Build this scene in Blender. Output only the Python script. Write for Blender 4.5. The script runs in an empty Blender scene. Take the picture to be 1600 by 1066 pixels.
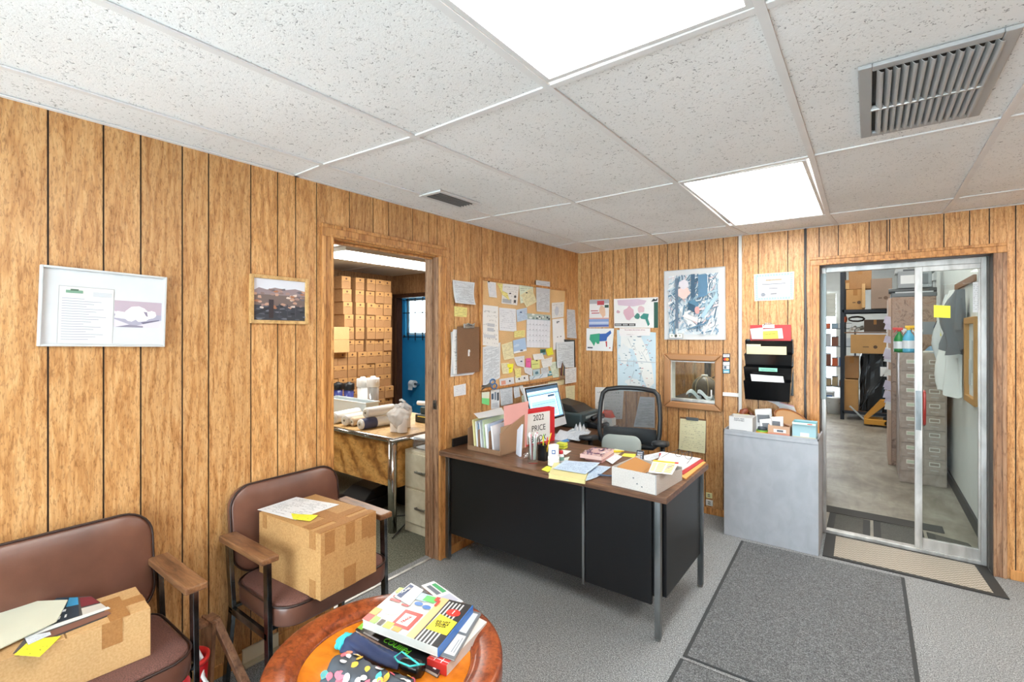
import bpy, math, random
from mathutils import Matrix, Vector, noise
PI = math.pi
sc = bpy.context.scene
C = sc.collection
# ------------------------------------------------------------------ camera, world, exposure
CAM = Vector((2.2922, -4.1843, 1.515)); YAW = 0.6404; FPX = 748.46; CV = 519.11
cd = bpy.data.cameras.new('camera'); cam = bpy.data.objects.new('camera', cd); C.objects.link(cam)
cam.location = CAM; cam.rotation_euler = (PI/2, 0, YAW)
cd.sensor_width = 36; cd.lens = FPX/1600*36; cd.shift_y = -(533-CV)/1600; cd.clip_start = .02; cd.clip_end = 200
sc.camera = cam
w = bpy.data.worlds.new('sky'); sc.world = w; w.use_nodes = True
w.node_tree.nodes['Background'].inputs[0].default_value = (.82, .91, 1, 1)
w.node_tree.nodes['Background'].inputs[1].default_value = 9.0
sc.view_settings.view_transform = 'Standard'; sc.view_settings.look = 'None'
sc.view_settings.exposure = 0.8; sc.view_settings.gamma = 1; sc.view_settings.use_curve_mapping = False
PANEL_EMIT = 9.0
# ------------------------------------------------------------------ where a photo point lies on a real plane
def ray(u, v):
    c, s = math.cos(-YAW), math.sin(-YAW); a = (u-800)/FPX; b = (CV-v)/FPX
    return Vector((s+a*c, c-a*s, b))
def onx(u, v, x=0): r = ray(u, v); return CAM + r*((x-CAM.x)/r.x)
def ony(u, v, y=0): r = ray(u, v); return CAM + r*((y-CAM.y)/r.y)
def onz(u, v, z=0): r = ray(u, v); return CAM + r*((z-CAM.z)/r.z)
# ------------------------------------------------------------------ materials
def lin(h):
    h = h.lstrip('#'); o = []
    for i in (0, 2, 4):
        c = int(h[i:i+2], 16)/255; o.append(c/12.92 if c <= .04045 else ((c+.055)/1.055)**2.4)
    return (*o, 1)
MATS = {}
def newmat(name):
    m = bpy.data.materials.new(name); m.use_nodes = True; nt = m.node_tree
    return m, nt, nt.nodes['Principled BSDF']
def M(key):
    """a named material, or 'RRGGBB rough metal' for a plain coloured one"""
    if not isinstance(key, str): return key
    if key in MATS: return MATS[key]
    p = key.split(); m, nt, b = newmat('paint '+key)
    b.inputs['Roughness'].default_value = float(p[1]) if len(p) > 1 else .6
    b.inputs['Metallic'].default_value = float(p[2]) if len(p) > 2 else 0
    n = nt.nodes.new('ShaderNodeTexNoise'); n.inputs['Scale'].default_value = 9; n.inputs['Detail'].default_value = 3
    tc = nt.nodes.new('ShaderNodeTexCoord'); nt.links.new(tc.outputs['Object'], n.inputs['Vector'])
    mx = nt.nodes.new('ShaderNodeMix'); mx.data_type = 'RGBA'
    c = lin(p[0]); mx.inputs['A'].default_value = c; mx.inputs['B'].default_value = tuple(x*.88 for x in c[:3])+(1,)
    nt.links.new(n.outputs['Fac'], mx.inputs['Factor']); nt.links.new(mx.outputs['Result'], b.inputs['Base Color'])
    MATS[key] = m; return m
def ramp(nt, fac, stops):
    r = nt.nodes.new('ShaderNodeValToRGB'); e = r.color_ramp.elements
    while len(e) < len(stops): e.new(.5)
    for i, (p, c) in enumerate(stops): e[i].position = p; e[i].color = lin(c) if isinstance(c, str) else c
    nt.links.new(fac, r.inputs['Fac']); return r.outputs['Color']
def mapped(nt, scale, coord='Object', rnd=None):
    tc = nt.nodes.new('ShaderNodeTexCoord'); mp = nt.nodes.new('ShaderNodeMapping'); mp.inputs['Scale'].default_value = scale
    src = tc.outputs[coord]
    if rnd:
        g = nt.nodes.new('ShaderNodeNewGeometry'); mu = nt.nodes.new('ShaderNodeVectorMath'); mu.operation = 'MULTIPLY_ADD'
        nt.links.new(g.outputs['Random Per Island'], mu.inputs[0]); mu.inputs[1].default_value = (rnd, rnd*.7, rnd*1.3)
        nt.links.new(src, mu.inputs[2]); src = mu.outputs[0]
    nt.links.new(src, mp.inputs['Vector']); return mp.outputs['Vector']
def noise_n(nt, vec, scale, detail=3, dist=0, rough=.5):
    n = nt.nodes.new('ShaderNodeTexNoise'); n.inputs['Scale'].default_value = scale; n.inputs['Detail'].default_value = detail
    n.inputs['Distortion'].default_value = dist; n.inputs['Roughness'].default_value = rough
    nt.links.new(vec, n.inputs['Vector']); return n.outputs['Fac']
def mixc(nt, f, a, b, mode='MIX'):
    m = nt.nodes.new('ShaderNodeMix'); m.data_type = 'RGBA'; m.blend_type = mode
    for k, x in (('Factor', f), ('A', a), ('B', b)):
        if isinstance(x, (int, float)): m.inputs[k].default_value = x
        elif isinstance(x, tuple): m.inputs[k].default_value = x
        else: nt.links.new(x, m.inputs[k])
    return m.outputs['Result']
def bump(nt, b, h, s=.3, d=.002):
    n = nt.nodes.new('ShaderNodeBump'); n.inputs['Strength'].default_value = s; n.inputs['Distance'].default_value = d
    nt.links.new(h, n.inputs['Height']); nt.links.new(n.outputs['Normal'], b.inputs['Normal'])
def wood(name, dark, mid, light, scale=(1, 1, .12), freq=42, rough=.45, rnd=9.0, fleck=.7, figure=.35):
    m, nt, b = newmat(name)
    v = mapped(nt, scale, rnd=rnd)
    f1 = noise_n(nt, v, freq, 5, 1.6, .6)
    wv = nt.nodes.new('ShaderNodeTexWave'); wv.wave_type = 'RINGS'; wv.rings_direction = 'SPHERICAL'
    wv.inputs['Scale'].default_value = freq*.16; wv.inputs['Distortion'].default_value = 9; wv.inputs['Detail'].default_value = 3
    wv.inputs['Detail Scale'].default_value = 2.2
    nt.links.new(v, wv.inputs['Vector'])
    col = ramp(nt, f1, [(.3, dark), (.5, mid), (.72, light)])
    c2 = ramp(nt, wv.outputs['Fac'], [(.0, dark), (.35, mid), (1, light)])
    col = mixc(nt, figure, col, c2)
    v2 = mapped(nt, (scale[0]*1.3, scale[1]*1.3, scale[2]*2.1), rnd=rnd)
    f2 = noise_n(nt, v2, freq*2.3, 2, .8)
    fl = ramp(nt, f2, [(.36, (.5, .43, .38, 1)), (.47, (1, 1, 1, 1))])
    col = mixc(nt, fleck, col, fl, 'MULTIPLY')
    g = nt.nodes.new('ShaderNodeNewGeometry')
    tone = ramp(nt, g.outputs['Random Per Island'], [(0, (.84, .82, .8, 1)), (1, (1.08, 1.07, 1.05, 1))])
    col = mixc(nt, 1.0, col, tone, 'MULTIPLY')
    nt.links.new(col, b.inputs['Base Color']); b.inputs['Roughness'].default_value = rough
    bump(nt, b, f2, .18, .0015)
    MATS[name] = m; return m
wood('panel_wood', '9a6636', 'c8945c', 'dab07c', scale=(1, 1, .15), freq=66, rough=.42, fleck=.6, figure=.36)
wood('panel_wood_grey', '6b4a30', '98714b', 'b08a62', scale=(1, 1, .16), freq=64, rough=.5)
wood('trim_wood', '96602e', 'c68c50', 'd8a468', scale=(1, 1, .1), freq=30, rough=.4)
wood('worn_trim_wood', '5e4434', '9a7355', 'b8977a', scale=(1, 1, .1), freq=30, rough=.5)
wood('dark_trim_wood', '2c1c14', '4a2f20', '5f4030', scale=(1, 1, .1), freq=30)
wood('walnut_top', '4a3428', '73533f', '8b6850', scale=(.1, 1, 1), freq=40, rough=.32, fleck=.4)
wood('arm_wood', '4f3424', '7d5538', '9c7350', scale=(.15, 1, 1), freq=40, rough=.35, fleck=.4)
wood('frame_oak', 'a8814c', 'cda66c', 'deba84', scale=(1, 1, 1), freq=20, fleck=.3)
wood('table_amber', '9a4d10', 'cf751a', 'e28c28', scale=(.5, 1, 1), freq=10, rough=.22, fleck=.15, figure=.5)
wood('table_rim', '4c2010', '8a3f1e', 'a85a30', scale=(1, 1, .5), freq=34, rough=.3, fleck=.6)
wood('crate_wood', '5e4030', '8a6248', 'a37a5c', scale=(1, 1, .2), freq=30)
wood('burl', '7a4a1c', 'c8924a', 'e6b870', scale=(1, 1, 1), freq=11, rough=.3, fleck=.5, figure=.6)
def cardboard(name, a, b_, fine=160):
    m, nt, b = newmat(name); v = mapped(nt, (1, 1, 1))
    col = ramp(nt, noise_n(nt, v, fine, 3), [(.3, a), (.7, b_)])
    big = ramp(nt, noise_n(nt, v, 5, 3), [(.3, (.9, .9, .9, 1)), (.7, (1.05, 1.04, 1.02, 1))])
    nt.links.new(mixc(nt, 1., col, big, 'MULTIPLY'), b.inputs['Base Color']); b.inputs['Roughness'].default_value = .75; MATS[name] = m
cardboard('cardboard', 'a87c4a', 'c09560'); cardboard('cardboard_tape', '956636', 'a87844'); cardboard('cardboard_dark', '8f6843', 'ab8257')
cardboard('cardboard_pale', 'b68f5c', 'c8a273'); cardboard('cork', 'c9a06c', 'e6c391', 260); cardboard('cardboard_grey', '7b675a', '8f7a6b')
cardboard('hardboard', '6a4d36', '866448', 300); cardboard('chipboard', 'b4b1ae', 'cac7c4', 200)
def carpet(name, a, b_, c, scale=260, blot=.6):
    m, nt, b = newmat(name); v = mapped(nt, (1, 1, 1)); v2 = mapped(nt, (1, 2.6, 1))
    f = noise_n(nt, v, scale, 3, 0, .7)
    col = ramp(nt, f, [(.33, a), (.5, b_), (.68, c)])
    f3 = noise_n(nt, v2, scale*.33, 2, .5)
    col = mixc(nt, .55, col, ramp(nt, f3, [(.35, (.62, .62, .62, 1)), (.62, (1.18, 1.18, 1.18, 1))]), 'MULTIPLY')
    big = ramp(nt, noise_n(nt, v, 1.7, 4), [(.3, (.86, .86, .86, 1)), (.7, (1.08, 1.08, 1.08, 1))])
    nt.links.new(mixc(nt, blot, col, big, 'MULTIPLY'), b.inputs['Base Color']); b.inputs['Roughness'].default_value = .95
    bump(nt, b, f, .5, .004); MATS[name] = m
carpet('carpet', '4a4d4f', '838688', 'c0c3c5', 190); carpet('carpet_green', '3c3f35', '66695b', '8b8c7c', 120)
carpet('mat_grey', '35383a', '5e6163', '94979a', 200, .3); carpet('mat_dark', '3c3b38', '54534f', '6e6d69', 200, .3)
def weave():
    m, nt, b = newmat('mat_beige'); v = mapped(nt, (1, 1, 1))
    ch = nt.nodes.new('ShaderNodeTexChecker'); ch.inputs['Scale'].default_value = 60; nt.links.new(v, ch.inputs['Vector'])
    col = mixc(nt, ch.outputs['Fac'], lin('8f877b'), lin('b3ab9f'))
    col = mixc(nt, .6, col, ramp(nt, noise_n(nt, v, 250, 2), [(.35, (.65, .65, .65, 1)), (.65, (1.1, 1.1, 1.1, 1))]), 'MULTIPLY')
    nt.links.new(col, b.inputs['Base Color']); b.inputs['Roughness'].default_value = .95; bump(nt, b, ch.outputs['Fac'], .5, .003); MATS['mat_beige'] = m
weave()
def concrete():
    m, nt, b = newmat('concrete'); v = mapped(nt, (1, 1, 1)); v2 = mapped(nt, (1, .25, 1))
    col = ramp(nt, noise_n(nt, v, 1.6, 8, .8, .65), [(.3, '6d655a'), (.5, '8f887c'), (.72, 'a9a49a')])
    col = mixc(nt, .6, col, ramp(nt, noise_n(nt, v2, 14, 5, .6), [(.35, (.72, .72, .72, 1)), (.65, (1.15, 1.15, 1.15, 1))]), 'MULTIPLY')
    nt.links.new(col, b.inputs['Base Color']); b.inputs['Roughness'].default_value = .45; MATS['concrete'] = m
concrete()
def tile(name, base, hole, s, thr, stain):
    m, nt, b = newmat(name); v = mapped(nt, (1, 1, 1), rnd=5.); 
    f = noise_n(nt, v, s, 2, 1.4, .6)
    col = ramp(nt, f, [(thr-.035, hole), (thr, base)])
    g = nt.nodes.new('ShaderNodeNewGeometry')
    st = ramp(nt, noise_n(nt, mapped(nt, (1, 1, 1)), 1.5, 4, .6), [(.42, (1, 1, 1, 1)), (.75, (stain, stain, stain*.995, 1))])
    col = mixc(nt, 1., col, st, 'MULTIPLY')
    nt.links.new(col, b.inputs['Base Color']); b.inputs['Roughness'].default_value = .9; bump(nt, b, f, .35, .004); MATS[name] = m
tile('ceiling_tile', 'eceded', '9c9d9e', 84, .37, .9)
def vinyl():
    m, nt, b = newmat('vinyl'); v = mapped(nt, (1, 1, 1)); f = noise_n(nt, v, 240, 2)
    col = ramp(nt, noise_n(nt, v, 6, 4), [(.3, '55362c'), (.7, '6f4a3c')])
    nt.links.new(col, b.inputs['Base Color']); b.inputs['Roughness'].default_value = .3; bump(nt, b, f, .12, .001); MATS['vinyl'] = m
    m, nt, b = newmat('seat_fabric'); v = mapped(nt, (1, 1, 1)); f = noise_n(nt, v, 320, 3)
    nt.links.new(ramp(nt, f, [(.3, '452a24'), (.7, '7a5248')]), b.inputs['Base Color']); b.inputs['Roughness'].default_value = .85; bump(nt, b, f, .4, .002); MATS['seat_fabric'] = m
vinyl()
def metal(name, a, b_, rough=.3, scale=(1, 1, 1), metallic=1.):
    m, nt, b = newmat(name); v = mapped(nt, scale)
    f = noise_n(nt, v, 14, 5, .5)
    nt.links.new(ramp(nt, f, [(.35, a), (.65, b_)]), b.inputs['Base Color']); b.inputs['Metallic'].default_value = metallic
    r = nt.nodes.new('ShaderNodeMapRange'); r.inputs['To Min'].default_value = rough*.7; r.inputs['To Max'].default_value = rough*1.5
    nt.links.new(f, r.inputs['Value']); nt.links.new(r.outputs['Result'], b.inputs['Roughness']); MATS[name] = m
metal('chrome', 'b8b8b6', 'd5d5d3', .12); metal('steel', '8b8f91', 'b5b9ba', .28); metal('dull_steel', '6e7375', 'a0a4a6', .35, (1, 1, .2))
metal('chair_steel', '54595d', '8a8f93', .22); metal('aluminium', 'a9a8a6', 'd2d1cf', .38, (1, 1, .3), .75); metal('grey_cabinet', 'a3a8b0', 'adb2ba', .42, (1, 1, .6), .1)
M('101114 .32'); MATS['black_metal'] = MATS['101114 .32']; metal('tan_steel', '8f8076', 'a5968b', .4, (1, 1, 1), 0.)
metal('beige_steel', 'c9c2a9', 'd9d3bd', .4, (1, 1, 1), 0.)
def marble():
    m, nt, b = newmat('rust_speckle'); v = mapped(nt, (1, 1, 1))
    nt.links.new(ramp(nt, noise_n(nt, v, 7, 6, 2.2, .7), [(.35, '6e5547'), (.5, 'a58a79'), (.65, '94735f'), (.8, 'b9a292')]), b.inputs['Base Color'])
    b.inputs['Roughness'].default_value = .4; MATS['rust_speckle'] = m
marble()
def glassy(name, col=(1, 1, 1, 1), alpha=.12, rough=.02):
    m, nt, b = newmat(name); out = nt.nodes['Material Output']
    tr = nt.nodes.new('ShaderNodeBsdfTransparent'); tr.inputs[0].default_value = col
    gl = nt.nodes.new('ShaderNodeBsdfGlossy'); gl.inputs['Roughness'].default_value = rough
    mx = nt.nodes.new('ShaderNodeMixShader'); fr = nt.nodes.new('ShaderNodeLayerWeight'); fr.inputs['Blend'].default_value = .5; pw = nt.nodes.new('ShaderNodeMath'); pw.operation = 'POWER'; pw.inputs[1].default_value = 5.; nt.links.new(fr.outputs['Facing'], pw.inputs[0])
    ad = nt.nodes.new('ShaderNodeMath'); ad.inputs[1].default_value = alpha; ad.operation = 'ADD'; ad.use_clamp = True
    nt.links.new(pw.outputs[0], ad.inputs[0]); nt.links.new(ad.outputs[0], mx.inputs[0])
    nt.links.new(tr.outputs[0], mx.inputs[1]); nt.links.new(gl.outputs[0], mx.inputs[2]); nt.links.new(mx.outputs[0], out.inputs[0]); MATS[name] = m
glassy('glass', (.93, .97, .96, 1), .03); glassy('clear_plastic', (.93, .94, .95, 1), .16, .12); 
def milky(name, col, a):
    m, nt, b = newmat(name); out = nt.nodes['Material Output']; b.inputs['Base Color'].default_value = lin(col); b.inputs['Roughness'].default_value = .35
    tr = nt.nodes.new('ShaderNodeBsdfTransparent'); mx = nt.nodes.new('ShaderNodeMixShader'); mx.inputs[0].default_value = a
    nt.links.new(tr.outputs[0], mx.inputs[1]); nt.links.new(b.outputs[0], mx.inputs[2]); nt.links.new(mx.outputs[0], out.inputs[0]); MATS[name] = m
milky('bag_plastic', 'e8eaec', .5)
glassy('blue_plastic', (.12, .12, .38, 1), .12, .1)
def meshcloth():
    m, nt, b = newmat('chair_mesh'); out = nt.nodes['Material Output']
    b.inputs['Base Color'].default_value = lin('20262c'); tr = nt.nodes.new('ShaderNodeBsdfTransparent')
    mx = nt.nodes.new('ShaderNodeMixShader'); mx.inputs[0].default_value = .62
    nt.links.new(tr.outputs[0], mx.inputs[1]); nt.links.new(b.outputs[0], mx.inputs[2]); nt.links.new(mx.outputs[0], out.inputs[0]); MATS['chair_mesh'] = m
meshcloth()
def emit(name, col, s):
    m, nt, b = newmat(name); b.inputs['Base Color'].default_value = lin(col); b.inputs['Emission Color'].default_value = lin(col); b.inputs['Emission Strength'].default_value = s; MATS[name] = m
emit('light_panel', 'fffdf8', PANEL_EMIT); emit('light_tube', 'fffdf5', 20); emit('added_warehouse_light', 'fffdf5', 9); emit('screen_blue', '8fc3e6', .75); emit('screen_dark', '3a566e', .5); emit('screen_pale', 'cfe4f2', .85)
emit('bright_window', 'ffffff', 4)
def printed(name, base, ink, rows, dens=.5, x0=.08, x1=.94, y0=.06, y1=.94, wob=30, seed=0.):
    """a sheet of paper with rows of small writing (UV driven)"""
    m, nt, b = newmat(name); L = nt.links.new
    tc = nt.nodes.new('ShaderNodeTexCoord'); sp = nt.nodes.new('ShaderNodeSeparateXYZ'); L(tc.outputs['UV'], sp.inputs[0])
    def math_(op, a, c=None, cl=False):
        n = nt.nodes.new('ShaderNodeMath'); n.operation = op; n.use_clamp = cl
        for i, x in enumerate((a, c)):
            if x is None: continue
            if isinstance(x, (int, float)): n.inputs[i].default_value = x
            else: L(x, n.inputs[i])
        return n.outputs[0]
    r = math_('MULTIPLY', sp.outputs['Y'], rows); fr = math_('FRACT', r); fl = math_('FLOOR', r)
    band = math_('MULTIPLY', math_('GREATER_THAN', fr, .38), math_('LESS_THAN', fr, .82))
    cb = nt.nodes.new('ShaderNodeCombineXYZ'); L(math_('MULTIPLY', sp.outputs['X'], wob), cb.inputs[0]); L(math_('MULTIPLY', fl, 7.31), cb.inputs[1])
    L(math_('MULTIPLY', r, 2.2), cb.inputs[2])
    n1 = noise_n(nt, cb.outputs[0], 1.3, 2); on = math_('GREATER_THAN', n1, 1-dens)
    cb2 = nt.nodes.new('ShaderNodeCombineXYZ'); L(math_('MULTIPLY', sp.outputs['X'], 3.), cb2.inputs[0]); L(math_('ADD', math_('MULTIPLY', fl, 3.7), seed), cb2.inputs[1])
    on2 = math_('GREATER_THAN', noise_n(nt, cb2.outputs[0], 1., 0), .42)
    k = math_('MULTIPLY', math_('MULTIPLY', band, on), on2)
    for o, lo, hi in (('X', x0, x1), ('Y', y0, y1)):
        k = math_('MULTIPLY', k, math_('MULTIPLY', math_('GREATER_THAN', sp.outputs[o], lo), math_('LESS_THAN', sp.outputs[o], hi)))
    k = math_('MULTIPLY', k, .6)
    L(mixc(nt, k, tuple(x*.86 for x in lin(base)[:3])+(1,), lin(ink)), b.inputs['Base Color']); b.inputs['Roughness'].default_value = .7; MATS[name] = m
printed('print_white', 'eceef0', '50545c', 16); printed('print_list', 'dfe6ec', '4a5668', 34, .55, seed=3.)
printed('print_form', 'e6e9ee', '56607a', 12, .45, seed=5.); printed('print_blue', 'c3d7ec', '44588a', 9, .5, seed=1.)
printed('print_sparse', 'eeeeec', '4a4a52', 9, .42, seed=8., wob=20); printed('print_hand', 'e9e6e0', '5a6a96', 20, .5, seed=2., wob=45)
printed('print_yellow', 'f0e694', '6a6238', 6, .5, seed=4.); printed('print_bright_yellow', 'f2ee3c', '55502a', 5, .4, seed=4., wob=12)
printed('print_cream', 'ece4b8', '6a6046', 12, .5, seed=6.); printed('print_legal', 'f0ecc4', '5a5848', 18, .45, seed=7.)
printed('print_green', 'dcebc8', '5b6b50', 8, .45, seed=9.); printed('print_grey', 'd3d7dc', '5c6470', 20, .5, seed=11.)
printed('print_pale_green', 'e2ecd6', '50604c', 10, .5, seed=12.)
# ------------------------------------------------------------------ mesh builder
class MB:
    def __init__(s): s.v = []; s.f = []; s.m = []; s.mats = []; s.uv = {}
    def mi(s, m):
        m = M(m)
        if m not in s.mats: s.mats.append(m)
        return s.mats.index(m)
    def add(s, vs, fs, m, uvs=None):
        o = len(s.v); k = s.mi(m); s.v += [tuple(x) for x in vs]
        for i, f in enumerate(fs):
            if uvs: s.uv[len(s.f)] = uvs[i]
            s.f.append([a+o for a in f]); s.m.append(k)
        return s
    def box(s, a, b, m, T=None):
        x0, y0, z0 = (min(a[i], b[i]) for i in range(3)); x1, y1, z1 = (max(a[i], b[i]) for i in range(3))
        v = [Vector(p) for p in ((x0, y0, z0), (x1, y0, z0), (x1, y1, z0), (x0, y1, z0), (x0, y0, z1), (x1, y0, z1), (x1, y1, z1), (x0, y1, z1))]
        if T is not None: v = [T @ p for p in v]
        return s.add(v, [(0, 3, 2, 1), (4, 5, 6, 7), (0, 1, 5, 4), (1, 2, 6, 5), (2, 3, 7, 6), (3, 0, 4, 7)], m)
    def hexa(s, v, m): return s.add(v, [(0, 3, 2, 1), (4, 5, 6, 7), (0, 1, 5, 4), (1, 2, 6, 5), (2, 3, 7, 6), (3, 0, 4, 7)], m)
    def bar(s, p, q, w, h, m, up=(0, 0, 1)):
        p, q = Vector(p), Vector(q); d = (q-p).normalized(); u = Vector(up)
        if abs(d.dot(u)) > .95: u = Vector((1, 0, 0))
        r = d.cross(u).normalized()*w/2; t = r.cross(d).normalized()*h/2
        return s.hexa([p-r-t, p+r-t, q+r-t, q-r-t, p-r+t, p+r+t, q+r+t, q-r+t], m)
    def tube(s, pts, r, m, n=10, closed=False):
        pts = [Vector(p) for p in pts]; k = len(pts); rs = r if isinstance(r, (list, tuple)) else [r]*k
        vs = []; prev = None
        for i, p in enumerate(pts):
            a = pts[(i-1) % k] if (closed or i) else p; b = pts[(i+1) % k] if (closed or i < k-1) else p
            d = (b-a).normalized()
            if prev is None: u = d.orthogonal().normalized()
            else: u = (prev - d*prev.dot(d)).normalized()
            prev = u; w_ = d.cross(u)
            for j in range(n): t = 2*PI*j/n; vs.append(p + (u*math.cos(t)+w_*math.sin(t))*rs[i])
        fs = []
        for i in range(k if closed else k-1):
            for j in range(n): a = i*n+j; b = i*n+(j+1) % n; c = ((i+1) % k)*n; fs.append((a, b, c+(j+1) % n, c+j))
        if not closed: fs += [tuple(range(n))[::-1], tuple((k-1)*n+j for j in range(n))]
        return s.add(vs, fs, m)
    def cyl(s, p, q, r, m, n=20, r2=None): return s.tube([p, q], [r, r if r2 is None else r2], m, n)
    def lathe(s, prof, m, c=(0, 0, 0), n=32, T=None, cap=True):
        vs = []
        for r, z in prof:
            for j in range(n):
                t = 2*PI*j/n; p = Vector((c[0]+r*math.cos(t), c[1]+r*math.sin(t), c[2]+z)); vs.append(T @ p if T is not None else p)
        fs = [(i*n+j, i*n+(j+1) % n, (i+1)*n+(j+1) % n, (i+1)*n+j) for i in range(len(prof)-1) for j in range(n)]
        if cap: fs += [tuple(range(n))[::-1], tuple((len(prof)-1)*n+j for j in range(n))]
        return s.add(vs, fs, m)
    def prism(s, poly, z0, z1, m, T=None):
        n = len(poly); vs = [Vector((x, y, z0)) for x, y in poly]+[Vector((x, y, z1)) for x, y in poly]
        if T is not None: vs = [T @ p for p in vs]
        a = sum(poly[i][0]*poly[(i+1) % n][1]-poly[(i+1) % n][0]*poly[i][1] for i in range(n))
        fs = [tuple(range(n))[::-1], tuple(range(n, 2*n))]+[(i, (i+1) % n, n+(i+1) % n, n+i) for i in range(n)]
        if a < 0: fs = [f[::-1] for f in fs]
        return s.add(vs, fs, m)
    def grid(s, fn, nu, nv, m, thick=0):
        """fn(u,v)->point ; a sheet with UVs"""
        vs = [fn(i/nu, j/nv) for j in range(nv+1) for i in range(nu+1)]; fs = []; uv = []
        for j in range(nv):
            for i in range(nu):
                a = j*(nu+1)+i; fs.append((a, a+1, a+nu+2, a+nu+1)); uv.append([(i/nu, j/nv), ((i+1)/nu, j/nv), ((i+1)/nu, (j+1)/nv), (i/nu, (j+1)/nv)])
        return s.add(vs, fs, m, uv)
    def build(s, name, parent=None, bevel=0, smooth=False, seg=2, sub=0, solid=0):
        me = bpy.data.meshes.new(name); me.from_pydata(s.v, [], s.f)
        for m in s.mats: me.materials.append(m)
        me.polygons.foreach_set('material_index', s.m)
        if s.uv:
            ul = me.uv_layers.new(name='UVMap')
            for i, p in enumerate(me.polygons):
                if i in s.uv:
                    for k, li in enumerate(p.loop_indices): ul.data[li].uv = s.uv[i][k]
        if smooth: me.polygons.foreach_set('use_smooth', [True]*len(me.polygons))
        me.update(); o = bpy.data.objects.new(name, me); C.objects.link(o)
        if parent is not None: o.parent = parent
        if solid: d = o.modifiers.new('thickness', 'SOLIDIFY'); d.thickness = solid; d.offset = 0
        if bevel: d = o.modifiers.new('bevel', 'BEVEL'); d.width = bevel; d.segments = seg; d.limit_method = 'ANGLE'; d.angle_limit = math.radians(35); d.harden_normals = False
        if sub: d = o.modifiers.new('sub', 'SUBSURF'); d.levels = sub; d.render_levels = sub
        return o
def tag(o, label, cat, group=None, kind=None):
    if label: o['label'] = label
    if cat: o['category'] = cat
    if group: o['group'] = group
    if kind: o['kind'] = kind
    return o
def struct(o): o['kind'] = 'structure'; return o
def thing(name, label, cat, loc=(0, 0, 0), rz=0, group=None, T=None):
    o = bpy.data.objects.new(name, None); C.objects.link(o); o.empty_display_size = .05
    if T is not None: o.matrix_world = T
    else: o.location = loc; o.rotation_euler = (0, 0, rz)
    return tag(o, label, cat, group)
def lab(o, text): o['label'] = text; return o
def place(o, T): o.matrix_world = T; return o
def frameT(loc, right, up):
    r = Vector(right).normalized(); n = r.cross(Vector(up)).normalized(); u = n.cross(r)
    T = Matrix.Identity(4)
    for i, c in enumerate((r, u, n)):
        for j in range(3): T[j][i] = c[j]
    T.translation = Vector(loc); return T
def copy_tree(o, parent=None, **kw):
    c = o.copy(); C.objects.link(c); c.parent = parent
    if parent is not None: c.matrix_parent_inverse = o.matrix_parent_inverse.copy()
    for ch in o.children: copy_tree(ch, c)
    for k, v in kw.items(): c[k] = v
    return c
def text(s, size, m, T, parent, name='lettering', depth=.0006, sx=1., align='CENTER', shear=0):
    cu = bpy.data.curves.new(name, 'FONT'); cu.body = s; cu.size = size; cu.extrude = depth; cu.align_x = align; cu.align_y = 'CENTER'; cu.shear = shear
    cu.resolution_u = 3
    t = bpy.data.objects.new('tmp', cu); C.objects.link(t); bpy.context.view_layer.update()
    me = bpy.data.meshes.new_from_object(t.evaluated_get(bpy.context.evaluated_depsgraph_get())); bpy.data.objects.remove(t)
    me.name = name; me.materials.clear(); me.materials.append(M(m))
    o = bpy.data.objects.new(name, me); C.objects.link(o); o.parent = parent; o.matrix_local = T @ Matrix.Diagonal((sx, 1, 1, 1)); return o
PL = {'L': (onx, Vector((1, 0, 0))), 'B': (ony, Vector((0, -1, 0))), 'Z': (onz, Vector((0, 0, 1)))}
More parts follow.
